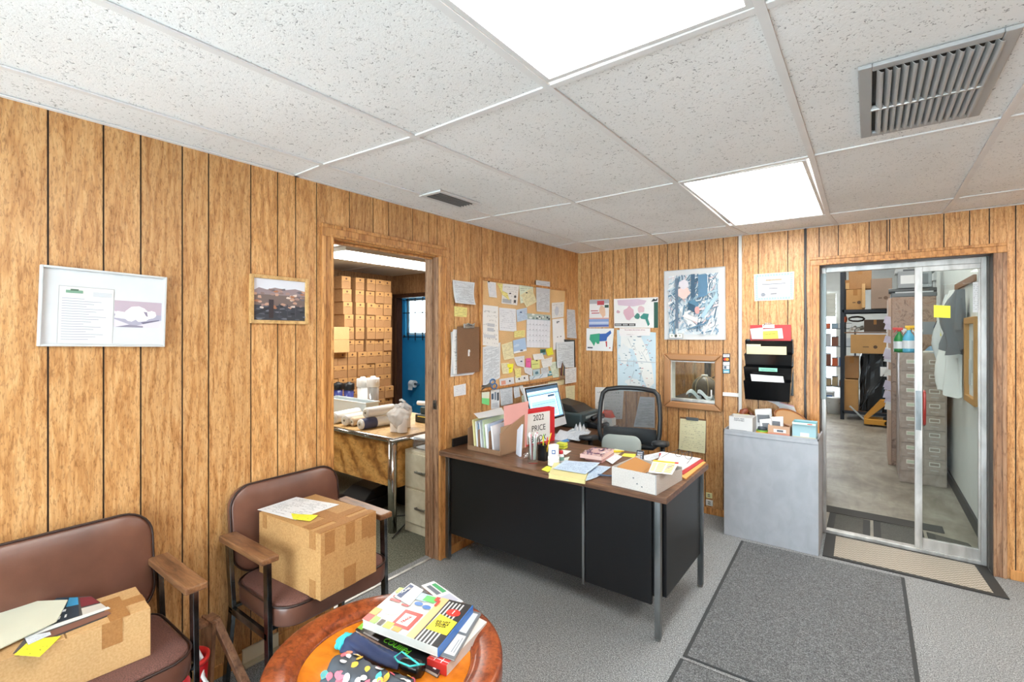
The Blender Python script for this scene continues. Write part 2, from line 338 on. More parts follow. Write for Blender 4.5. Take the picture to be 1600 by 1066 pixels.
def paper(name, label, cat, plane, off, px, mat, curl=.0, shapes=(), group=None, base=0., wave=0., th=.0007, parent=None, words=(), back=None, seed=0):
    """px = tl,tr,br,bl photo points lying on the plane; shapes = (uv polygon, colour)"""
    fn, n = PL[plane]; s = -1 if plane == 'B' else 1
    P4 = [fn(u, v, base+s*off) for u, v in px]; c = sum(P4, Vector())/4; Q = [p-c for p in P4]
    def at(u, v, h=0):
        t = Q[0].lerp(Q[1], u); b = Q[3].lerp(Q[2], u); p = b.lerp(t, v)
        z = curl*(1-v)**2 + wave*math.sin(u*5+seed)*math.sin(v*4+seed*2)*.5 + (wave*.5 if wave else 0)
        return p + n*(z+h)
    mb = MB(); N = 8 if (curl or wave) else 1
    mb.grid(lambda u, v: at(u, v, th), N, N, mat)
    mb.grid(lambda u, v: at(1-u, v, 0), N, N, back or mat)
    for a, b_ in (((0, 0), (1, 0)), ((1, 0), (1, 1)), ((1, 1), (0, 1)), ((0, 1), (0, 0))):
        vs = []; fs = []
        for i in range(N+1):
            u = a[0]+(b_[0]-a[0])*i/N; v = a[1]+(b_[1]-a[1])*i/N; vs += [at(u, v, 0), at(u, v, th)]
        fs = [(2*i, 2*i+2, 2*i+3, 2*i+1) for i in range(N)]; mb.add(vs, fs, back or mat)
    for k, (poly, m) in enumerate(shapes):
        if len(poly) == 4 and not isinstance(poly[0], (tuple, list)):
            x0, y0, x1, y1 = poly; poly = [(x0, y0), (x1, y0), (x1, y1), (x0, y1)]
        ar = sum(poly[i][0]*poly[(i+1) % len(poly)][1]-poly[(i+1) % len(poly)][0]*poly[i][1] for i in range(len(poly)))
        if ar < 0: poly = poly[::-1]
        h = th+.0003+.00012*k
        mb.add([at(x, y, h) for x, y in poly], [tuple(range(len(poly)))], m)
    o = mb.build(name); o.location = c
    if parent is not None: o.parent = parent; o.location = c-parent.location
    else: tag(o, label, cat, group)
    rt = (Q[1]-Q[0]).normalized(); up = (Q[0]-Q[3]).normalized(); W = (Q[1]-Q[0]).length; H = (Q[0]-Q[3]).length
    for (s_, x, y, hgt, m) in words:
        p = at(x, y, th+.0012); text(s_, hgt*H, m, frameT(p, rt, up), o)
    return o
def blob(n, x, y, rx, ry, seed, jit=.25):
    r = random.Random(seed); return [(x+math.cos(2*PI*i/n)*rx*(1+r.uniform(-jit, jit)), y+math.sin(2*PI*i/n)*ry*(1+r.uniform(-jit, jit))) for i in range(n)]
def carton(name, label, w_, d, h, mat='cardboard', tape='cardboard_tape', T=None, flaps=True, group=None, cat='box', tapes=()):
    """closed cardboard box, origin at base centre; parts: body, tape"""
    t = thing(name, label, cat, T=T, group=group)
    b = MB(); b.box((-w_/2, -d/2, 0), (w_/2, d/2, h-.004), mat)
    g = .0015
    if flaps: b.box((-w_/2, -d/2, h-.004), (w_/2, -g, h), mat); b.box((-w_/2, g, h-.004), (w_/2, d/2, h), mat)
    b.build('body', t, bevel=.003)
    if tapes:
        for k, (a, c) in enumerate(tapes):
            c = (c[0], c[1], c[2]+.0004*k) if c[2] > h else c
            MB().box(a, c, tape).build('tape', t)
    return t
# ================================================================== THE SETTING
H = 2.293
def cells(a0, a1, z0, z1, cuts, holes):
    """rectangles (a,b,za,zb) of a wall face without its holes"""
    ed = sorted(set([a0, a1]+[c for c in cuts if a0 < c < a1])); out = []
    for p, q in zip(ed, ed[1:]):
        sub = sorted(set([p, q]+[h[k] for h in holes for k in (0, 1) if p < h[k] < q]))
        for r, s in zip(sub, sub[1:]):
            zs = [(z0, z1)]
            for h in holes:
                if h[0] < (r+s)/2 < h[1]:
                    nz = []
                    for lo, hi in zs:
                        if h[2] > lo: nz.append((lo, min(hi, h[2])))
                        if h[3] < hi: nz.append((max(lo, h[3]), hi))
                    zs = [z for z in nz if z[1]-z[0] > 1e-4]
            for lo, hi in zs: out.append((r, s, lo, hi, r == p and r != a0, s == q and s != a1))
    return out
def panel_wall(name, axis, pos, side, a0, a1, z1, cuts, holes, wood_m, core='2c1c12', th=.116, gap=.003, back=None):
    """axis 'x': plane x=pos ; side = direction (+1/-1) the boards face"""
    mb = MB()
    def bx(a, b, lo, hi, d0, d1, m):
        if axis == 'x': mb.box((pos+d0*side, a, lo), (pos+d1*side, b, hi), m)
        else: mb.box((a, pos+d0*side, lo), (b, pos+d1*side, hi), m)
    for a, b, lo, hi, ga, gb in cells(a0, a1, 0, z1, cuts, holes): bx(a+(gap if ga else 0), b-(gap if gb else 0), lo, hi, -.004, 0, wood_m)
    for a, b, lo, hi, ga, gb in cells(a0, a1, 0, z1, [], holes): bx(a, b, lo, hi, -th, -.004, core); bx(a, b, lo, hi, -th-.004, -th, back or core)
    return struct(mb.build(name))
rg = random.Random(5)
LG = [-3.812, -3.661, -3.547, -3.405, -3.306, -3.129, -3.004, -2.913, -2.8, -2.605, -2.448, -2.338, -2.149, -2.013, -1.938, -1.773, -1.608, -1.48, -1.352, -1.225, -1.108, -.949, -.758, -.616, -.41, -.212]
BG = [.134, .249, .361, .489, .594, .702, .801, .875, .97, 1.057, 1.193, 1.334, 1.445, 1.594, 1.796, 1.905, 1.998, 2.115, 2.293, 2.392, 2.406, 2.507, 2.684, 2.806, 2.896, 3.011]
a = -3.99
while a > -6: LG.append(a); a -= rg.uniform(.1, .2)
a = 3.12
while a < 4.6: BG.append(a); a += rg.uniform(.1, .2)
DL = (-2.722, -1.918, 0, 2.03)
panel_wall('wall_left', 'x', 0, 1, -6, .182, H, LG, [DL], 'panel_wood', back='panel_wood_grey')
DB = (1.995, 2.918, 0, 2.012); WB = (.9, 1.285, .9, 1.275)
panel_wall('wall_back', 'y', 0, -1, 0, 4.6, H, BG, [DB, WB], 'panel_wood', back='d9d9d5')
struct(MB().box((4.6, -6, 0), (4.72, .12, H), 'panel_wood').build('wall_right'))
# front wall behind the camera, with an unseen window added and sized for its daylight
fw = MB()
for a, b, lo, hi, *_ in cells(0, 4.6, 0, H, [], [(.3, 2.65, .12, 2.2)]): fw.box((a, -6.12, lo), (b, -6, hi), 'panel_wood')
struct(fw.build('wall_front'))
wn = MB()
for x in (.3, 1.45, 2.6): wn.box((x, -6.09, .12), (x+.05, -6.03, 2.2), 'aluminium')
for z in (.12, 2.15): wn.box((.3, -6.09, z), (2.65, -6.03, z+.05), 'aluminium')
w1 = struct(wn.build('added_window')); MB().box((.35, -6.062, .17), (2.6, -6.058, 2.15), 'glass').build('pane', w1)
struct(MB().box((-.12, -6.12, -.05), (4.72, .12, 0), 'carpet').build('floor'))
# corner trim and skirting
struct(MB().box((0, -.022, 0), (.012, -.012, H), 'frame_oak').box((0, -.012, 0), (.022, 0, H), 'frame_oak').build('trim_1', bevel=.003))
struct(MB().box((0, -1.853, .0), (.012, -.02, .055), 'trim_wood').build('baseboard_left', bevel=.003))
struct(MB().box((0, -6, .0), (.012, -2.79, .055), 'trim_wood').build('baseboard_left_front', bevel=.003))
struct(MB().box((2.985, -.012, 0), (4.6, 0, .06), 'trim_wood').box((.02, -.012, 0), (1.94, 0, .055), 'trim_wood').build('baseboard_back', bevel=.003))
# ceiling : nodes of the tee grid, each where it hangs
S = .6096
ND = {}
for (u, v, i, r) in [(506, 258, 0, 1), (649, 213.5, 1, 1), (857.5, 136, 2, 1), (1189, 11, 3, 1), (464, 274.5, -1, 1), (771.6, 338, 0, 2), (898, 317, 1, 2), (1057, 286, 2, 2), (1268, 244, 3, 2), (1570, 184, 4, 2), (727, 346, -1, 2),
                     (902.5, 378.7, 0, 3), (1016.5, 366.9, 1, 3), (1138, 353, 2, 3), (1294, 335, 3, 3), (1493.6, 310, 4, 3), (943, 391.5, 0, 4), (1043, 381, 1, 4), (1167, 366, 2, 4), (1307, 350, 3, 4), (1476.4, 329.4, 4, 4)]:
    p = onz(u, v, H); ND[i, r] = (0 if i == -1 else p.x, 0 if r == 4 else p.y)
ROWY = {-1: -6., 0: -4.125, 1: -2.906, 2: -1.679, 3: -.458, 4: 0}
def node(i, r):
    if (i, r) in ND: return ND[i, r]
    if i == -1: return (0, ROWY[r])
    if i == 7: return (4.6, ROWY[r])
    if r in (0, -1) and i <= 3: return (ND[i, 1][0], ROWY[r])
    return (.268+i*.608, ROWY[r])
LIGHTS = {(2, 2), (2, 0), (5, 0), (5, 2)}   # cell (i,r) .. (i+1,r+1)
mb = MB()
for r in (-1, 0, 1, 2, 3):
    for i in range(-1, 7):
        q = [node(i, r), node(i+1, r), node(i+1, r+1), node(i, r+1)]
        if (i, r) in LIGHTS: continue
        mb.hexa([(x, y, H+.003) for x, y in q]+[(x, y, H+.018) for x, y in q], 'ceiling_tile')
struct(mb.build('ceiling'))
struct(MB().box((-.12, -6.12, H+.1), (4.72, .12, H+.14), 'c8c8c8').build('ceiling_deck'))
tg = MB()
for r in (0, 1, 2, 3):
    for i in range(-1, 7): tg.bar((*node(i, r), H-.001), (*node(i+1, r), H-.001), .024, .006, 'e4e4e4 .4')
for i in range(0, 7):
    for r in (-1, 0, 1, 2, 3): tg.bar((*node(i, r), H-.002), (*node(i, r+1), H-.002), .024, .006, 'e4e4e4 .4')
tg.box((0, -6, H-.004), (.02, 0, H), 'e9e9e9 .4'); tg.box((0, -.02, H-.004), (4.6, 0, H), 'e9e9e9 .4')
struct(tg.build('trim_2'))
LL = {(2, 2): 'large white ceiling light panel nearer the glass door', (2, 0): 'large white ceiling light panel cut off by the top of the photo', (5, 0): 'unseen white ceiling light panel added behind the camera to brighten the room', (5, 2): 'unseen white ceiling light panel added over the right side of the room'}  # the last two panels are out of view, added for even room light
for (i, r) in LIGHTS:
    q = [Vector((*node(*k), 0)) for k in ((i, r), (i+1, r), (i+1, r+1), (i, r+1))]; c = sum(q, Vector())/4; c.z = H
    t = thing('ceiling_light', LL[i, r], 'ceiling light', c)
    x0, x1 = max(q[0].x, q[3].x)+.013-c.x, min(q[1].x, q[2].x)-.013-c.x; y0, y1 = q[0].y+.013-c.y, q[2].y-.013-c.y
    f = MB()
    for a, b in (((x0, y0, -.002), (x0+.016, y1, .03)), ((x1-.016, y0, -.002), (x1, y1, .03)), ((x0+.016, y0, -.002), (x1-.016, y0+.016, .03)), ((x0+.016, y1-.016, -.002), (x1-.016, y1, .03))): f.box(a, b, 'dcdcdc .4')
    f.build('frame', t); MB().box((x0+.016, y0+.016, .004), (x1-.016, y1-.016, .01), 'light_panel').build('diffuser', t)
# big return-air grille and the small one over the left doorway
t = thing('ceiling_vent', 'big grey metal return air grille with curved slats in the ceiling tiles', 'air vent', (2.436, -2.145, H))
f = MB(); W2, D2 = .170, .308
for a, b in (((-W2, -D2), (-W2+.034, D2)), ((W2-.034, -D2), (W2, D2)), ((-W2+.034, -D2), (W2-.034, -D2+.034)), ((-W2+.034, D2-.034), (W2-.034, D2))): f.box((*a, -.012), (*b, .0), 'a9abac .4')
f.box((-W2+.03, -.006+.02, -.02), (W2-.03, .006+.02, .0), 'aluminium').build('frame', t, bevel=.003)
MB().box((-W2+.03, -D2+.03, .002), (W2-.03, D2-.03, .0028), '1c1d1f').build('duct_backing', t)
for k in range(14):
    x = -W2+.045+k*.0193
    for y0, y1 in ((-D2+.036, .012), (.028, D2-.036)):
        MB().grid(lambda u, v: (x+.016*u, y0+(y1-y0)*v, -.004-.016*math.sin(u*PI*.6)), 4, 1, 'aeb0b1 .45').build('slat', t, solid=.0012)
t = thing('ceiling_vent', 'small white air vent in the ceiling above the left doorway', 'air vent', (.335, -2.16, H))
f = MB()
for a, b in (((-.085, -.165), (-.06, .165)), ((.06, -.165), (.085, .165)), ((-.06, -.165), (.06, -.14)), ((-.06, .14), (.06, .165))): f.box((*a, -.01), (*b, .0), 'd8d8d8')
f.build('frame', t, bevel=.002); MB().box((-.06, -.14, .001), (.06, .14, .002), '1c1d1f').build('duct_backing', t)
for k in range(5): MB().bar((-.045+k*.0225, -.14, -.006), (-.045+k*.0225, .14, -.006), .004, .014, '77797b .4').build('slat', t)
# ------------------------------------------------ left doorway: casing and jambs
def casing(mb, axis, pos, side, a0, a1, zt, wdt, m, mr=None, proj=.02):
    def bx(a, b, lo, hi, d0, d1, m):
        if axis == 'x': mb.box((pos+d0*side, a, lo), (pos+d1*side, b, hi), m)
        else: mb.box((a, pos+d0*side, lo), (b, pos+d1*side, hi), m)
    for m_, x0, x1, inner in ((m, a0-wdt, a0, 1), (mr or m, a1, a1+wdt, -1)):
        bx(x0, x1, 0, zt, 0, proj*.65, m_); k = x0 if inner == 1 else x1-.02
        bx(k, k+.02, 0, zt+(.0), proj*.65, proj, m_)
        k = x1-.014 if inner == 1 else x0
        bx(k, k+.014, 0, zt, proj*.65, proj*.95, m_)
    bx(a0-wdt, a1+wdt, zt, zt+wdt, 0, proj*.65, m); bx(a0-wdt, a1+wdt, zt+wdt-.02, zt+wdt, proj*.65, proj, m); bx(a0-.014, a1+.014, zt, zt+.014, proj*.65, proj*.95, m)
cs = MB(); casing(cs, 'x', 0, 1, -2.712, -1.926, 2.018, .066, 'trim_wood'); struct(cs.build('trim_3', bevel=.004))
jm = MB()
jm.box((-.125, -2.722, 0), (0, -2.708, 2.018), 'trim_wood').box((-.125, -1.93, 0), (0, -1.918, 2.018), 'worn_trim_wood').box((-.125, -2.722, 2.012), (0, -1.918, 2.03), 'trim_wood')
jm.box((-.075, -1.94, 0), (-.045, -1.93, 2.012), 'worn_trim_wood').box((-.075, -2.708, 2.0), (-.045, -1.93, 2.012), 'trim_wood')
struct(jm.build('trim_4', bevel=.003))
sp = MB().box((-.0445, -1.9335, 1.0), (-.0105, -1.9305, 1.06), 'steel').box((-.035, -1.934, 1.018), (-.02, -1.9332, 1.042), '1a1a1a')
tag(sp.build('strike_plate'), 'small metal strike plate on the right jamb of the left doorway', 'door hardware')
struct(MB().bar((-.06, -2.7, .002), (-.06, -1.935, .002), .02, .006, 'aluminium').build('trim_5'))
# ------------------------------------------------ room seen through the left doorway
struct(MB().box((-3.2, -6.1, -.05), (-.12, .3, .0), 'carpet_green').build('floor_left_room'))
struct(MB().box((-3.2, -6.1, H), (-.12, .3, H+.04), 'e2e4e2').build('ceiling_left_room'))
tg = MB()
for k in range(8): tg.box((-3.04, -4.9+k*.61, H-.005), (-.12, -4.88+k*.61, H), 'e0e0e0')
for k in range(3): tg.box((-.75-k*1.22, -6, H-.006), (-.73-k*1.22, .18, H), 'e0e0e0')
struct(tg.build('trim_6'))
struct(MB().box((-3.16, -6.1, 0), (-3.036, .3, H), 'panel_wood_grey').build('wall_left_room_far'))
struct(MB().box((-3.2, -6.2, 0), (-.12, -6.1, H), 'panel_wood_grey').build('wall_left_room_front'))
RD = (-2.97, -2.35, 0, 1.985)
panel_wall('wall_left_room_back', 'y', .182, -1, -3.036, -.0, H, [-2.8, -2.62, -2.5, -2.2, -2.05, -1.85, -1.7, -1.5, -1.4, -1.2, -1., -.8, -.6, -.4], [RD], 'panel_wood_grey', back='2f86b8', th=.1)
cs = MB(); casing(cs, 'y', .182, -1, RD[0], RD[1], 1.985, .055, 'dark_trim_wood', 'trim_wood', .015)
cs.box((RD[0], .182, 0), (RD[0]+.012, .286, 1.985), 'dark_trim_wood').box((RD[1]-.012, .182, 0), (RD[1], .286, 1.985), 'trim_wood'); struct(cs.build('trim_7', bevel=.003))
YB = 1.0
bl = MB()
wl = ony(633, 467, YB); wr = ony(690, 524, YB)
for a, b, lo, hi, *_ in cells(-5.6, -1.4, 0, H, [], [(wl.x, wr.x, wr.z, wl.z)]): bl.box((a, YB, lo), (b, YB+.1, hi), '3399c8 .45')
bl.box((-5.6, .286, 0), (-5.55, YB, H), '3399c8 .45').box((-1.45, .286, 0), (-1.4, YB, H), '3399c8 .45')
bl.box((-5.6, .25, 0), (-3.1, .286, H), '3399c8 .45'); struct(bl.build('wall_washroom'))
struct(MB().box((-5.6, .286, H), (-1.4, YB+.1, H+.04), 'e0e0e0').build('ceiling_washroom')); struct(MB().box((-5.6, .3, -.05), (-1.4, YB+.1, 0), '8a8a84').build('floor_washroom'))
wb = struct(MB().box((wl.x, YB+.04, wr.z), (wr.x, YB+.06, wr.z+.04), 'cfd6da').box((wl.x, YB+.04, wl.z-.04), (wr.x, YB+.06, wl.z), 'cfd6da').box((wl.x, YB+.04, wr.z), (wl.x+.03, YB+.06, wl.z), 'cfd6da').build('window_2'))
MB().box((wl.x, YB+.046, wr.z), (wr.x, YB+.05, wl.z), 'glass').build('pane', wb)
t = thing('window_grille', 'black iron bars over the bright washroom window', 'window bars', ((wl.x+wr.x)/2, YB-.03, (wl.z+wr.z)/2))
wd = (wr.x-wl.x)/2; hh = (wl.z-wr.z)/2
for k in range(5): x = -wd+.11+k*.165; MB().cyl((x, 0, -hh-.08), (x, 0, hh+.02), .008, '1d2226', 8).build('bar', t)
for z in (-hh-.03, .06, hh-.03): MB().bar((-wd-.02, 0, z), (wd, 0, z), .008, .014, '1d2226').build('crossbar', t)
for x in (-wd-.01, wd): MB().box((x, 0, -hh-.03), (x+.01, .03, -hh), '1d2226').build('bracket', t)
p = ony(645, 600, YB-.07)
t = thing('toilet_paper_holder', 'white toilet paper roll on its holder on the blue washroom wall', 'toilet paper', p)
roll = MB().lathe([(.022, -.05), (.055, -.05), (.055, .05), (.022, .05)], 'f2f0ec .9', n=24, T=Matrix.Rotation(PI/2, 4, 'Y')@Matrix.Identity(4), cap=False).build('roll', t, smooth=False)
MB().cyl((-.07, 0, 0), (.07, 0, 0), .008, 'steel', 10).bar((-.07, 0, 0), (-.07, .075, -.01), .02, .03, 'steel').bar((.07, 0, 0), (.07, .075, -.01), .02, .03, 'steel').build('bracket', t)
MB().grid(lambda u, v: (-.05+.1*u, -.056+.006*math.sin(v*3), -.0-.09*v), 2, 5, 'f2f0ec .9').build('loose_sheet', t)
# ------------------------------------------------ room behind the ticket window
struct(MB().box((-.0, .12, -.05), (1.86, 1.9, .0), 'concrete').build('floor_window_room'))
struct(MB().box((0, .12, 2.4), (1.86, 1.9, 2.44), 'd8d8d4').build('ceiling_window_room'))
ww = MB().box((-.0, .12, 0), (.12, 1.9, 2.4), '9a8f70'); 
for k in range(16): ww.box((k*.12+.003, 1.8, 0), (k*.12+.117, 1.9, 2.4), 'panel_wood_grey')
struct(ww.build('wall_window_room')); 
struct(MB().box((1.78, .12, 0), (1.86, 2.3, 3.6), 'dcdcd8').box((-3, 1.9, 0), (1.86, 2.3, 3.6), 'dcdcd8').build('wall_warehouse_partition'))
# ticket window: casing, sliding glass, what stands behind it
t = thing('service_window', 'small wood-framed sliding glass service window in the back wall', 'window', (1.0895, 0, 1.0935))
def ring(mb, w_, h_, tw, y0, y1, m, bev=0):
    for s in (-1, 1):
        mb.hexa([(s*w_/2, y0, -h_/2), (s*(w_/2-tw), y0, -h_/2+tw), (s*(w_/2-tw), y1, -h_/2+tw), (s*w_/2, y1, -h_/2), (s*w_/2, y0, h_/2), (s*(w_/2-tw), y0, h_/2-tw), (s*(w_/2-tw), y1, h_/2-tw), (s*w_/2, y1, h_/2)], m)
        mb.hexa([(-w_/2, y0, s*h_/2), (w_/2, y0, s*h_/2), (w_/2, y1, s*h_/2), (-w_/2, y1, s*h_/2), (-w_/2+tw, y0, s*(h_/2-tw)), (w_/2-tw, y0, s*(h_/2-tw)), (w_/2-tw, y1, s*(h_/2-tw)), (-w_/2+tw, y1, s*(h_/2-tw))], m)
    return mb
f = MB(); ring(f, .482, .47, .058, -.03, -.0005, 'b08055 .4'); f.build('casing', t, bevel=.012, seg=3)
f = MB(); ring(f, .38, .37, .012, -.0, .1, 'd5d3cd'); f.build('reveal', t)
MB().box((-.18, .0, -.182), (.18, .045, -.152), 'aluminium').box((-.18, .0, .165), (.18, .045, .18), 'aluminium').build('track', t)
MB().box((-.18, .012, -.152), (.03, .016, .165), 'glass').build('pane', t); MB().box((-.01, .03, -.152), (.18, .034, .165), 'glass').build('pane', t)
MB().box((.145, .006, -.12), (.155, .012, -.06), 'e6e6e6').build('pull', t)
# ------------------------------------------------ warehouse through the glass door
struct(MB().box((-4, .12, -.05), (5, 14, -.001), 'concrete').build('floor_warehouse'))
struct(MB().box((2.95, .12, 0), (3.07, 14, 3.6), 'e6e8e8 .5').build('wall_warehouse_right'))
struct(MB().box((2.935, .25, 0), (2.95, 5, .1), '2b2b2c .5').build('baseboard_right'))
wf = MB()
for a, b, lo, hi, *_ in cells(-4, 3, 0, 3.6, [], [(-.2, 1.55, 0, 2.6)]): wf.box((a, 12, lo), (b, 12.1, hi), 'd8dad8')
struct(wf.build('wall_warehouse_far')); struct(MB().box((-4.1, 1.9, 0), (-4, 12, 3.6), 'cfcfcb').build('wall_warehouse_left'))
struct(MB().box((-4, .12, 3.6), (3, 12.1, 3.65), 'cfcfca').build('ceiling_warehouse'))
rs = MB()
for k in range(11): rs.box((-.2, 11.93+.02*(k % 2), 1.95+k*.06), (1.55, 11.97+.02*(k % 2), 2.01+k*.06), 'd9d9cf')
struct(rs.build('door_2'))
# door frame of aluminium with one fixed glass leaf
yd = .15; X = lambda u: ony(u, 600, yd).x
t = struct(MB().box((X(1284), yd-.02, 0), (X(1291), yd+.03, 2.0), 'aluminium').box((X(1532), yd-.02, 0), (X(1541), yd+.03, 2.0), 'aluminium').box((X(1291), yd-.021, 1.965), (X(1532), yd+.031, 2.0), 'aluminium').box((X(1291), yd-.03, 0), (X(1532), yd+.031, .028), 'aluminium').build('door_3', bevel=.002))
lf = MB().box((X(1429), yd-.018, .028), (X(1441), yd+.01, 1.965), 'aluminium').box((X(1441), yd-.016, .028), (X(1532), yd+.008, .1), 'aluminium').box((X(1441), yd-.016, 1.93), (X(1532), yd+.008, 1.965), 'aluminium').box((X(1528), yd-.016, .1), (X(1532), yd+.008, 1.93), 'aluminium').build('leaf_frame', t, bevel=.002)
MB().box((X(1441), yd-.006, .1), (X(1528), yd-.001, 1.93), 'glass').build('glass_leaf', t)
p = ony(1444.5, 612, yd-.05); q = ony(1444.5, 665, yd-.05)
MB().tube([(p.x, yd-.018, p.z), (p.x, yd-.05, p.z-.01), (q.x, yd-.05, q.z+.01), (q.x, yd-.018, q.z)], .009, '8d2b25 .3', 10).build('door_handle', t, smooth=True)
MB().box((X(1430.5), yd-.022, q.z-.04), (X(1439), yd-.018, p.z), 'dull_steel').build('lock_plate', t)
p0 = ony(1281, 428, yd-.04); p1 = ony(1291, 624, yd-.04)
MB().box((p0.x, yd-.045, p1.z), (p1.x, yd-.022, p0.z), '9fb3ba .4').build('weather_strip', t, bevel=.003)
rv = MB().box((1.995, 0, 0), (2.003, .13, 2.006), 'dark_trim_wood').box((2.911, 0, 0), (2.918, .13, 2.006), '4a4540').box((1.995, 0, 2.003), (2.918, .13, 2.012), 'dark_trim_wood')
rv.box((X(1541), .1, 0), (2.918, .16, 2.01), '55504a').box((1.86, .12, 0), (X(1284), .16, 2.05), '55504a').box((1.86, .12, 2.005), (3.0, .16, 3.6), 'd0d0cc')
struct(rv.build('trim_8'))
cs = MB(); casing(cs, 'y', 0, -1, 2.0, 2.912, 2.006, .06, 'trim_wood', 'worn_trim_wood'); struct(cs.build('trim_9', bevel=.004))
# ================================================================== FURNITURE OF THE FRONT OFFICE
def rrect(x0, y0, x1, y1, r, n=6, dome=0):
    out = []
    for cx, cy, a in ((x1-r, y1-r, 0), (x0+r, y1-r, 1), (x0+r, y0+r, 2), (x1-r, y0+r, 3)):
        for k in range(n+1):
            t = PI/2*(a+k/n); out.append((cx+r*math.cos(t), cy+r*math.sin(t)))
    return out
def cushion(mb, outline, z0, z1, m, puff=.012, T=None, rnd=.014):
    """soft slab: outline rings stepped in at the edges and puffed at the centre"""
    c = (sum(p[0] for p in outline)/len(outline), sum(p[1] for p in outline)/len(outline)); n = len(outline)
    rings = []
    def ring_(inset, z):
        vs = []
        for x, y in outline:
            d = math.hypot(x-c[0], y-c[1]); k = 1-inset/d; vs.append(Vector((c[0]+(x-c[0])*k, c[1]+(y-c[1])*k, z)))
        return vs
    R_ = rnd
    L_ = [(R_, z0), (R_*.3, z0+R_*.3), (0, z0+R_), (0, z1-R_), (R_*.3, z1-R_*.3), (R_, z1), (R_*4, z1+puff*.6), (R_*9, z1+puff)]
    vs = []
    for i, z in L_: vs += ring_(i, z)
    vs.append(Vector((*c, z1+puff*1.1))); vs.append(Vector((*c, z0)))
    fs = [(i*n+j, i*n+(j+1) % n, (i+1)*n+(j+1) % n, (i+1)*n+j) for i in range(len(L_)-1) for j in range(n)]
    k = len(L_)-1; fs += [(k*n+j, k*n+(j+1) % n, len(vs)-2) for j in range(n)]+[((j+1) % n, j, len(vs)-1) for j in range(n)]
    if T is not None: vs = [T @ v for v in vs]
    mb.add(vs, fs, m)
def armchair(label, y, rz=0):
    t = thing('armchair', label, 'armchair', (0, y, 0), rz, 'waiting armchairs by the left wall')
    TB = Matrix.Translation((.075, 0, .455)) @ Matrix.Rotation(math.radians(-7), 4, 'Y') @ frameT((0, 0, 0), (0, 1, 0), (0, 0, 1))
    out = rrect(-.262, 0, .262, .375, .095, 7)
    b = MB(); cushion(b, out, -.02, .03, 'vinyl', .014, TB); b.build('backrest', t, smooth=True)
    MB().tube([TB @ Vector((x*1.002, y_*1.002, .026)) for x, y_ in out], .004, '2e1c18 .4', 6, True).build('back_piping', t, smooth=True)
    so = rrect(.085, -.265, .505, .265, .09, 7)
    b = MB(); cushion(b, so, .365, .448, 'vinyl', .006); b.build('seat', t, smooth=True)
    b = MB(); cushion(b, [(.295+(x-.295)*.965, y_*.965) for x, y_ in so], .43, .4545, 'seat_fabric', .008, rnd=.004); b.build('seat_cover', t, smooth=True)
    MB().tube([(x, y_, .447) for x, y_ in so], .0045, '2e1c18 .4', 6, True).build('seat_piping', t, smooth=True)
    for s in (-1, 1):
        ya = s*.277
        MB().box((.07, ya-.035, .622), (.445, ya+.035, .648), 'arm_wood').build('armrest', t, bevel=.006)
        MB().bar((.42, ya, .622), (.438, ya, 0), .018, .034, 'chair_steel').build('leg', t, bevel=.002)
        MB().bar((.085, ya, .622), (.125, ya, .335), .018, .034, 'chair_steel').bar((.1, ya, .335), (.432, ya, .335), .018, .028, 'chair_steel').build('side_rail', t, bevel=.002)
        MB().bar((.12, ya, .335), (.06, ya, 0), .018, .034, 'chair_steel').build('leg', t, bevel=.002)
    MB().bar((.41, -.277, .352), (.41, .277, .352), .02, .014, 'chair_steel').bar((.13, -.277, .352), (.13, .277, .352), .02, .014, 'chair_steel').build('stretcher', t, bevel=.002)
    return t
armchair('brown vinyl armchair by the left doorway with the tall taped carton on its seat', -2.984)
armchair('brown vinyl armchair at the left edge of the photo holding a low carton', -3.79)
# cartons on the chairs
bx = frameT((.355, -3.0, .4565), (.03, 1, 0), (-1, .03, 0)) if False else Matrix.Translation((.352, -3.008, .4635)) @ Matrix.Rotation(math.radians(4), 4, 'Z')
tp = []
w2, d2, h2 = .215, .14, .262
for x in (-.17, -.06, .03): tp.append(((w2-.0, -d2+.02+(x+.17)*.9, h2-.09), (w2+.0012, -d2+.065+(x+.17)*.9, h2-.002)))
tp += [((-w2, -.03, h2-.0005), (w2, .03, h2+.001)), ((w2-.12, -d2, h2-.0005), (w2-.07, d2, h2+.001)), ((w2-.04, -d2, h2-.0004), (w2-.002, d2, h2+.0012)), ((w2-.07, -d2-.0012, h2-.07), (w2-.03, -d2, h2)), ((w2-.07, -d2-.0012, .0), (w2-.03, -d2, .07)),
       ((w2, -.03, 0), (w2+.0012, .03, .085)), ((w2, d2-.045, h2-.1), (w2+.0012, d2-.005, h2)), ((-w2+.03, -d2-.0012, h2-.06), (-w2+.06, -d2, h2))]
carton('cardboard_box', 'tall brown carton patched with packing tape on the armchair by the left doorway', w2*2, d2*2, h2, 'cardboard', T=bx, tapes=tp)
ZB = .4635+.262+.0015
paper('shipping_document', 'white shipping document lying on the tall taped carton', 'paper', 'Z', .0, [(463, 777), (530, 789), (462, 813), (402, 797)], 'print_white', base=ZB, wave=.001)
paper('sticky_tag', 'yellow sticky note on the front edge of the tall taped carton', 'sticky note', 'Z', .0016, [(455, 803), (497, 806), (485, 815), (458, 812)], 'print_bright_yellow', base=ZB, wave=.002)
bx1 = Matrix.Translation((.305, -3.832, .4635)) @ Matrix.Rotation(math.radians(-4), 4, 'Z')
w1_, d1_, h1_ = .075, .232, .155
